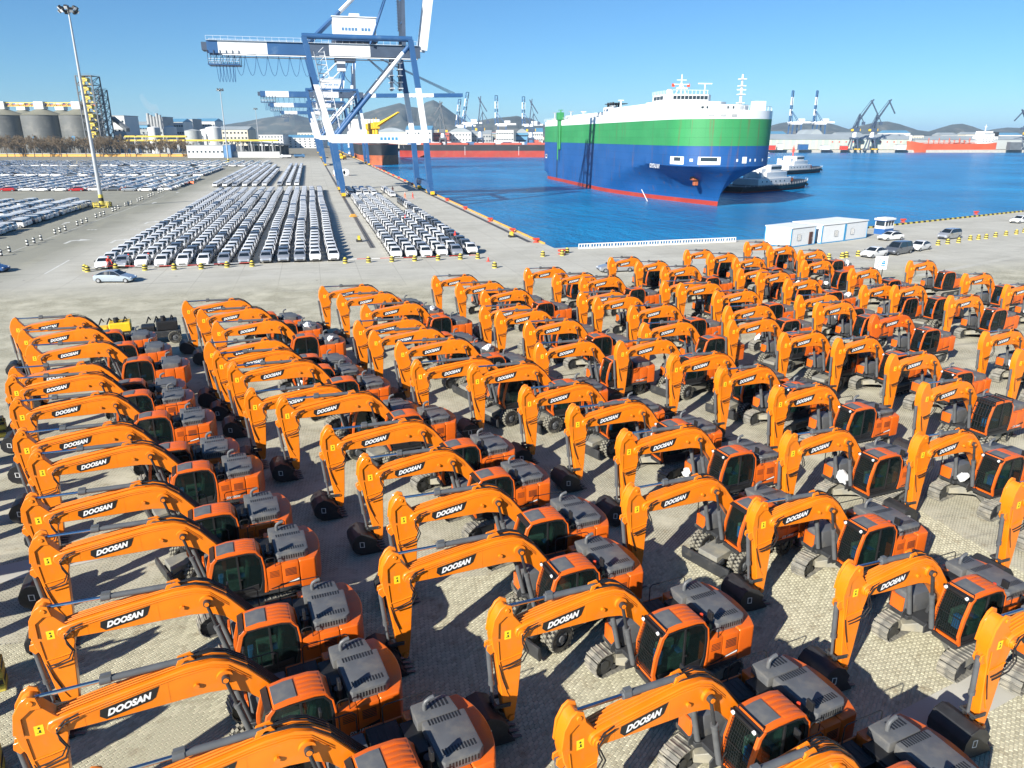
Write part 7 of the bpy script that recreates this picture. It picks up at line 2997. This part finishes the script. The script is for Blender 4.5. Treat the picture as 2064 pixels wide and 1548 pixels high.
# yellow and black bollards in front of the car rows, with red and white poles
frontL = [(172, 545.5), (177, 548), (234, 543.5), (292.5, 545), (351.5, 543.5), (406, 542), (458, 539), (508.5, 537)]
frontR = [(696, 530.5), (743, 529), (790, 527.5), (836, 526), (883, 524.5), (928, 522.5), (963, 521.5)]
extra = [(997, 540), (1094, 517), (1133, 515), (1143, 510), (1670, 522), (1697, 520), (1705, 518.5), (1729, 516)]
rightrow = [(1890, 494), (1909.5, 491.5), (1931.5, 489), (1955, 484), (1971.5, 482.5), (1987, 481), (2006, 477.5), (2027, 474.5), (2048, 472), (2064, 468.5)]
for nm, lst, lab in (('l', frontL, 'before the left block of new cars'), ('r', frontR, 'before the quayside block of new cars'), ('e', extra, 'standing loose on the quay apron'), ('rr', rightrow, 'in the row behind the excavators by the silver minivan')):
    for k, (x, y) in enumerate(lst):
        P = pix(x, y)
        put('bollard', BOLL_Y, None, (P.x, P.y, 0), 0, f'yellow and black banded bollard, {ORD[k]} {lab}', 'bollard', 'yellow and black bollards')


def striped_pole(a, b, z, rad=.035):
    q = MB()
    n = max(2, int((b - a).length / 1.3))
    for k in range(n):
        q.cyl(a.lerp(b, k / n) + Vector((0, 0, z)), a.lerp(b, (k + 1) / n) + Vector((0, 0, z)), rad, n=6, mi=k % 2)
    return q


for lst, lab in ((frontL[1:], 'left block'), (frontR, 'quayside block')):
    for k, (p, p2) in enumerate(zip(lst, lst[1:])):
        a, b = pix(*p), pix(*p2)
        q = striped_pole(a, b, .55)
        put('barrier_pole', q.mesh('barrier_pole', ['letter_white', 'barrier_red']), None, label=f'red and white barrier poles, {ORD[k]} span before the {lab} of new cars', cat='barrier', group='barrier poles before the car rows')
# mooring bollards and their lashings along both quays
mb_px = [(1139, 512), (1091, 488), (1033, 468), (988, 446), (938, 422), (902, 405), (868, 389), (1820, 448), (1967, 432)]
q = MB()
q.cyl((0, 0, 0), (0, 0, .5), .32, .26, n=12)
q.box(-.55, .55, -.28, .28, .42, .72)
q.cyl((0, 0, 0), (0, 0, .08), .6, n=12)
MOOR = q.mesh('mooring_bollard', ['mooring_red'], bevel=.05)
for k, (x, y) in enumerate(mb_px):
    P = pix(x, y)
    put('mooring_bollard', MOOR, None, (P.x if k > 6 else min(P.x, QX - .9), P.y, 0), 0 if k else .3, f'red mooring bollard, {ORD[k]} along the quay edge from the basin corner' if k < 7 else ('red mooring bollard by the guard booth' if k == 7 else 'red mooring bollard far along the striped kerb'), 'mooring bollard', 'red mooring bollards')
for k in range(10):
    put('mooring_bollard', MOOR, None, (QX - .9, 262 + 22 * k, 0), 0, f'red mooring bollard, {ORD[k]} past the raised-boom crane', 'mooring bollard', 'red mooring bollards')
# white plastic barriers with square openings along the corner of the basin
a, b = pix(1166, 502), pix(1502, 487)
Ld = (b - a).length
d = (b - a).normalized()
nb = int(Ld / 2.05)
q = MB()
q.box(0, 2.0, -.18, .18, 0, .22)
q.box(0, 2.0, -.08, .08, .68, .84)
for k in range(5):
    q.box(k * .465, k * .465 + .13, -.08, .08, .22, .68)
BAR = q.mesh('plastic_barrier', ['bollard_white'], bevel=.03)
for k in range(nb):
    P = a + d * (k * 2.05)
    put('plastic_barrier', BAR, None, (P.x, P.y, 0), math.atan2(d.y, d.x), f'white plastic barrier with square openings, {ORD[min(k, 24)]} from the basin corner', 'barrier', 'white barriers along the cross quay')
# hazard block at the crane rail end and rail stops
for (x, y, lab) in ((1031, 478, 'yellow and black rail stop at the waterside rail end'), (724, 487, 'yellow rail stop at the landside crane rail end')):
    P = pix(x, y)
    r = empty('rail_stop', (P.x, P.y, 0), 0, lab, 'rail stop')
    q = MB()
    q.box(-.5, .5, -.6, .6, 0, .35, 0)
    q.prism([(-.6, .35), (.6, .35), (.5, 1.0), (.1, 1.0)], -.25, .25, 'x', 1)
    put('stop_block', q.mesh('stop_block', ['hazard_black', 'hazard_yellow'], bevel=.03), r)
    q = MB()
    q.cyl((0, -.9, .85), (0, -.4, .85), .16, n=10)
    put('buffer', q.mesh('buffer', ['crane_yellow']), r)
P = pix(712, 437)
q = MB()
q.box(-.8, .8, -.4, .4, 0, .3)
q.box(-.5, .5, -.3, .3, .3, .6)
put('timber_pile', q.mesh('timber_pile', ['kerb_orange'], bevel=.04), None, (P.x, P.y, 0), .2, 'small orange timber pile between the crane rails', 'timber')

# ---- white site cabins with blue trim, guard booth
def cabin(p_front_left, p_front_right, depth, label, door=None, wins=(), h_=2.75):
    a, b = pix(*p_front_left), pix(*p_front_right)
    d = b - a
    L_ = d.length
    r = empty('site_cabin', tuple(a), math.atan2(d.y, d.x), label, 'cabin', 'white site cabins by the basin')
    part = seat_on(r)
    q = MB()
    q.box(0.05, L_ - .05, 0.05, depth - .05, .12, h_ - .1)
    part('wall', q, ['box_white'])
    q = MB()
    for x_ in (0, L_ - .14):
        for y_ in (0, depth - .14):
            q.box(x_, x_ + .14, y_, y_ + .14, .16, h_ - .02)
    for z0, z1 in ((0, .16),):
        q.box(0, L_, 0, .12, z0, z1)
        q.box(0, L_, depth - .12, depth, z0, z1)
        q.box(0, .12, .12, depth - .12, z0, z1)
        q.box(L_ - .12, L_, .12, depth - .12, z0, z1)
    part('corner_frame', q, ['trim_blue'])
    q = MB()
    q.box(-.05, L_ + .05, -.05, depth + .05, h_ - .02, h_ + .16)
    part('roof', q, ['box_white'], bevel=.03)
    for wx in wins:
        q = MB()
        q.box(L_ * wx - .45, L_ * wx + .45, -.03, .06, 1.0, 2.0)
        o = part('window', q, ['window_dark'])
        q = MB()
        for k in range(5):
            q.box(L_ * wx - .42 + k * .2, L_ * wx - .38 + k * .2, -.06, -.03, 1.0, 2.0)
        put('bars', q.mesh('bars', ['letter_white'], smooth=False), o)
    if door is not None:
        q = MB()
        q.box(L_ * door - .45, L_ * door + .45, -.04, .06, .18, 2.15)
        o = part('door', q, ['door_brown'])
        q = MB()
        q.box(L_ * door + .3, L_ * door + .36, -.09, -.04, 1.1, 1.2)
        put('handle', q.mesh('handle', ['galv']), o)
    return r


cabin((1592.5, 499.5), (1641.5, 492.5), 5.0, 'white site cabin with brown door and blue corners, nearest the basin corner', .80, (.32,), 3.0)
cabin((1654.5, 491.5), (1700.5, 486), 6.0, 'white site cabin in the middle, blue post between it and its neighbour', None, (.62,), 3.0)
cabin((1702, 485.8), (1746, 479.5), 6.0, 'white site cabin nearest the guard booth', None, (.30,), 3.0)
P = pix(1780, 471)
r = empty('guard_booth', (P.x, P.y, 0), R_(20), 'small white and blue guard booth with wraparound windows', 'booth')
part = seat_on(r)
q = MB()
q.box(-1.5, 1.5, -1.0, 1.0, 0, 1.0)
part('base', q, ['guard_blue'])
q = MB()
q.box(-1.46, 1.46, -.96, .96, 1.0, 1.5)
for x_ in (-1.46, -.5, .45, 1.34):
    for y_ in (-.96, .84):
        q.box(x_, x_ + .12, y_, y_ + .12, 1.5, 2.5)
part('wall', q, ['box_white'])
for (x0, x1, y0, y1) in ((-1.32, -.5, -.92, -.88), (-.36, .46, -.92, -.88), (.59, 1.34, -.92, -.88), (-1.42, -1.38, -.84, .84), (1.38, 1.42, -.84, .84)):
    q = MB()
    q.box(x0, x1, y0, y1, 1.52, 2.5)
    part('window', q, ['window_dark'])
q = MB()
q.box(-1.65, 1.65, -1.15, 1.15, 2.5, 2.85)
q.box(-1.3, 1.3, -.9, .9, 2.85, 2.95)
part('roof', q, ['box_white'], bevel=.04)
q = MB()
q.box(-1.67, 1.67, -1.17, 1.17, 2.42, 2.5)
part('roof_trim', q, ['guard_blue'])

# ---- white banner with a blue excavator sign among the machines
P = pix(1768, 575)
r = empty('sign_board', (P.x, P.y, 0), R_(-12), 'white board with blue excavator sign on a post, above the orange machines', 'sign')
part = seat_on(r)
q = MB()
q.cyl((-.25, 0, 0), (-.25, 0, 2.4), .05, n=8)
q.cyl((.35, 0, 0), (.35, 0, 2.4), .05, n=8)
part('post', q, ['hazard_black'])
q = MB()
q.box(-.7, .8, -.03, .03, 1.9, 3.5)
bd = part('board', q, ['box_white'])
q = MB()
q.bar((-.45, -.045, 2.4), (-.15, -.045, 3.15), .1, .02)
q.bar((-.15, -.045, 3.15), (.15, -.045, 2.75), .1, .02)
q.box(.1, .55, -.05, -.035, 2.55, 2.75)
q.box(.05, .6, -.05, -.035, 2.36, 2.45)
q.box(.25, .5, -.05, -.035, 2.8, 2.95)
put('pictogram', q.mesh('pictogram', ['trim_blue'], smooth=False), bd)

# ---- hazard posts with striped poles along the yard's left edge
for k, (x, y) in enumerate(((16, 878), (14, 1385), (8, 1560))):
    P = pix(x, y)
    q = MB()
    for j in range(4):
        q.box(-.5, .5, -.35, .35, j * .25, j * .25 + .24, j % 2)
    q.box(-.44, .44, -.3, .3, 1.0, 1.18, 1)
    put('hazard_post', q.mesh('hazard_post', ['hazard_yellow', 'hazard_black'], bevel=.03), None, (P.x - .5, P.y, 0.013), R_(15),
        ('black and yellow barrier block beside the middle of the first machine row', 'black and yellow barrier block holding one end of the striped poles', 'black and yellow barrier block holding the other end of the striped poles')[k], 'barrier block', 'striped barrier blocks')
a, b = pix(14, 1385) + Vector((-.6, -.3, 0)), pix(8, 1560) + Vector((-.6, .3, 0))
for k, z_ in enumerate((.55, .95)):
    q = striped_pole(a, b, z_, .045)
    put('striped_pole', q.mesh('striped_pole', ['letter_white', 'barrier_red']), None, label=('lower' if k == 0 else 'upper') + ' red and white pole resting between the yellow barrier blocks', cat='barrier')

# ---- orange water-filled barriers before the second lot
OB = MB()
OB.prism([(-.3, 0), (.3, 0), (.16, .5), (.1, .9), (-.1, .9), (-.16, .5)], -1.0, 1.0, 'x')
OBm = OB.mesh('water_barrier', ['barrier_orange'], bevel=.04)
k = 0
for (x0, x1, n) in ((5, 20, 2), (92, 106, 2), (155, 172, 2), (178, 192, 2), (238, 268, 4), (365, 390, 3)):
    for i in range(n):
        P = pix(x0 + (x1 - x0) * (i + .5) / n, 382.5 if x0 < 300 else 370.5)
        put('water_barrier', OBm, None, (P.x, P.y, 0), VIEW_RZ, f'orange water-filled barrier, {ORD[k]} along the front of the middle car lot', 'barrier', 'orange water barriers')
        k += 1

# ---- wrapped rolls, vehicles and plant under the cranes
P = pix(688, 354)
r = empty('wrapped_load', (P.x, P.y, 0), 0, 'white sheeted load standing under the raised-boom crane', 'load')
q = MB()
for k in range(4):
    q.cyl((-2.2 + k * 1.45, -2.2, 1.5), (-2.2 + k * 1.45, 2.2, 1.5), 1.5 if k % 2 else 1.35, n=14)
q.box(-3.2, 3.4, -2.0, 2.0, 0, 2.7)
put('sheet', q.mesh('sheet', ['tarp_white'], bevel=.15, seg=2), r)
q = MB()
for y_ in (-1.6, 0, 1.6):
    q.box(-3.7, 3.9, y_ - .12, y_ + .12, 0, .2)
put('skid', q.mesh('skid', ['hull_rust']), r)


def truck(px_, py_, rz, c_, label, L_=8.5):
    P = pix(px_, py_)
    r = empty('truck', (P.x, P.y, 0), rz, label, 'truck', 'works trucks beyond the car rows')
    part = seat_on(r)
    q = MB()
    q.prism([(L_ / 2, .6), (L_ / 2, 2.2), (L_ / 2 - .5, 3.0), (L_ / 2 - 2.0, 3.0), (L_ / 2 - 2.0, .6)], -1.2, 1.2)
    cb = part('cab', q, [c_], bevel=.08)
    q = MB()
    q.box(L_ / 2 - .3, L_ / 2 + .01, -1.05, 1.05, 1.9, 2.5)
    put('windscreen', q.mesh('windscreen', ['window_dark']), cb)
    q = MB()
    q.prism([(-L_ / 2, 1.1), (-L_ / 2 - .3, 2.6), (L_ / 2 - 2.2, 2.6), (L_ / 2 - 2.4, 1.1)], -1.25, 1.25)
    part('tipper_body', q, [c_], bevel=.05)
    q = MB()
    q.box(-L_ / 2, L_ / 2 - .2, -.9, .9, .6, 1.0)
    part('chassis', q, ['steel_dark'])
    for x_ in (L_ / 2 - 1.2, -L_ / 2 + 1.2, -L_ / 2 + 2.5):
        for s_ in (-1, 1):
            q = MB()
            q.cyl((x_, s_ * 1.15 - .15, .5), (x_, s_ * 1.15 + .15, .5), .5, n=14)
            part('wheel', q, ['tyre'])


truck(604, 318, 0.2, 'cargo_blue', 'blue tipper truck on the road beyond the car rows')
truck(577, 319, 2.9, 'crane_white', 'white truck beside the blue tipper beyond the car rows')
truck(692, 322, 1.2, 'machine_yellow', 'yellow tipper truck under the second crane')
truck(688, 316, 1.4, 'machine_yellow', 'yellow truck farthest under the second crane')
truck(705, 313, 1.5, 'crane_white', 'white truck at the black ship bow')

# ---- small cone and litter
P = pix(984, 527)
r = empty('traffic_cone', (P.x, P.y, 0), 0, 'small red traffic cone beside the quayside barrier', 'cone')
q = MB()
q.cyl((0, 0, .04), (0, 0, .62), .2, .05, n=12)
put('cone', q.mesh('cone', ['barrier_red']), r)
q = MB()
q.box(-.24, .24, -.24, .24, 0, .04)
put('base', q.mesh('base', ['barrier_red']), r)

# ---- machines without booms behind the first row: bare yellow and black carriers
for k, (x, y, c_, lab) in enumerate(((228, 672, 'machine_yellow', 'small yellow machine body without boom behind the first row'), (322, 668, 'black', 'black engine unit on a carrier behind the first row'))):
    P = pix(x, y, .9)
    r = empty('machine_carrier', (P.x, P.y, 0), R_(190), lab, 'machine')
    part = seat_on(r)
    q = MB()
    q.box(-1.7, 1.7, -1.0, 1.0, .55, 1.1)
    part('chassis', q, ['steel_dark'], bevel=.05)
    q = MB()
    q.box(-1.5, .2, -.8, .8, 1.1, 1.9)
    q.box(.3, 1.4, -.7, .7, 1.1, 1.55)
    part('body', q, [c_], bevel=.08)
    q = MB()
    for i in range(4):
        q.tube([(-1.2 + i * .6, -.5, 1.9), (-1.1 + i * .6, 0, 2.25), (-.9 + i * .6, .5, 1.85)], .06, 6)
    q.cyl((-.4, .3, 1.9), (-.4, .3, 2.3), .2, n=10)
    part('engine_pipes', q, ['black'])
    for x_ in (-1.15, 1.15):
        for s_ in (-1, 1):
            w_ = put('wheel', WH, r, (x_, s_ * .95, .535))
            put('rim', RIM, w_)


# ------------------------------------------------------------------ people
def person(p, rz, suit, label, pose='stand'):
    me_ = bpy.data.meshes.new('person')
    bend = 0.55 if pose == 'bend' else 0.06
    hip = Vector((0, 0, .92))
    ch = hip + Vector((math.sin(bend) * .48, 0, math.cos(bend) * .48))
    nk = ch + Vector((math.sin(bend) * .12, 0, math.cos(bend) * .12))
    hd = nk + Vector((math.sin(bend) * .17 + .03, 0, math.cos(bend) * .17))
    hd2 = hd + Vector((.01, 0, .10))
    st = .16 if pose == 'walk' else .03
    V = [hip, ch, nk, hd, hd2]
    Rr = [.155, .165, .065, .10, .085]
    E_ = [(0, 1), (1, 2), (2, 3), (3, 4)]
    for s_ in (-1, 1):
        sh = ch + Vector((0, s_ * .20, .02))
        el = sh + Vector((.06 + st * s_ + bend * .25, s_ * .06, -.29))
        wr = el + Vector((.13 + bend * .2, 0, -.24))
        fg = wr + Vector((.05, 0, -.12))
        i = len(V)
        V += [sh, el, wr, fg]
        Rr += [.075, .055, .042, .038]
        E_ += [(1, i), (i, i + 1), (i + 1, i + 2), (i + 2, i + 3)]
        hp = hip + Vector((0, s_ * .10, -.06))
        kn = hp + Vector((.03 - st * s_, 0, -.42))
        an = kn + Vector((-.03 - st * s_ * .8, 0, -.40))
        to = an + Vector((.17, s_ * .02, -.04))
        i = len(V)
        V += [hp, kn, an, to]
        Rr += [.10, .075, .05, .045]
        E_ += [(0, i), (i, i + 1), (i + 1, i + 2), (i + 2, i + 3)]
    me_.from_pydata([tuple(v) for v in V], E_, [])
    me_.materials.append(MATS[suit])
    o = bpy.data.objects.new('person', me_)
    COL.objects.link(o)
    md = o.modifiers.new('skin', 'SKIN')
    sv = me_.skin_vertices[0].data
    for k, r_ in enumerate(Rr):
        sv[k].radius = (r_, r_)
    sv[0].use_root = True
    sb = o.modifiers.new('sub', 'SUBSURF')
    sb.levels = sb.render_levels = 1
    o.location = (p.x, p.y, 0)
    o.rotation_euler = (0, 0, rz)
    tag(o, label, 'person', 'dock workers')
    q = MB()
    for k in range(6):
        t0, t1 = k / 6 * PI / 2, (k + 1) / 6 * PI / 2
        q.cyl(hd2 + Vector((0, 0, .02 + .11 * math.sin(t0))), hd2 + Vector((0, 0, .02 + .11 * math.sin(t1))), .13 * math.cos(t0), max(.01, .13 * math.cos(t1)), n=10)
    q.cyl(hd2 + Vector((.02, 0, .015)), hd2 + Vector((.02, 0, .03)), .16, n=12)
    put('helmet', q.mesh('helmet', ['letter_white' if suit == 'suit_orange' else 'suit_red']), o)
    q = MB()
    q.cyl(hd + Vector((.035, 0, -.05)), hd + Vector((.045, 0, .08)), .075, .08, n=10)
    put('face', q.mesh('face', ['skin']), o)
    return o


person(pix(220, 542), R_(-60), 'suit_red', 'worker in red overalls bending between the front cars near the silver sedan', 'bend')
person(pix(817, 400.5), R_(180), 'suit_orange', 'worker in orange overalls walking beside the dark cars near the crane leg', 'walk')
person(pix(832.5, 401.5), R_(200), 'suit_red', 'worker in red overalls walking on the quay side of the orange-clad worker', 'walk')
person(pix(792, 387), R_(90), 'suit_red', 'worker in red crouched at the far end of the dark car column', 'bend')
person(pix(816.5, 452), R_(0), 'suit_red', 'worker in red standing between the white cars of the quayside block', 'stand')
person(pix(917, 489), R_(30), 'suit_red', 'worker in red standing beside the dark outer car column', 'stand')
person(pix(262, 540), R_(0), 'paint_grey', 'worker in grey standing between the second and third front cars', 'stand')
person(pix(302, 538), R_(0), 'paint_grey', 'worker in grey standing between the third and fourth front cars', 'stand')
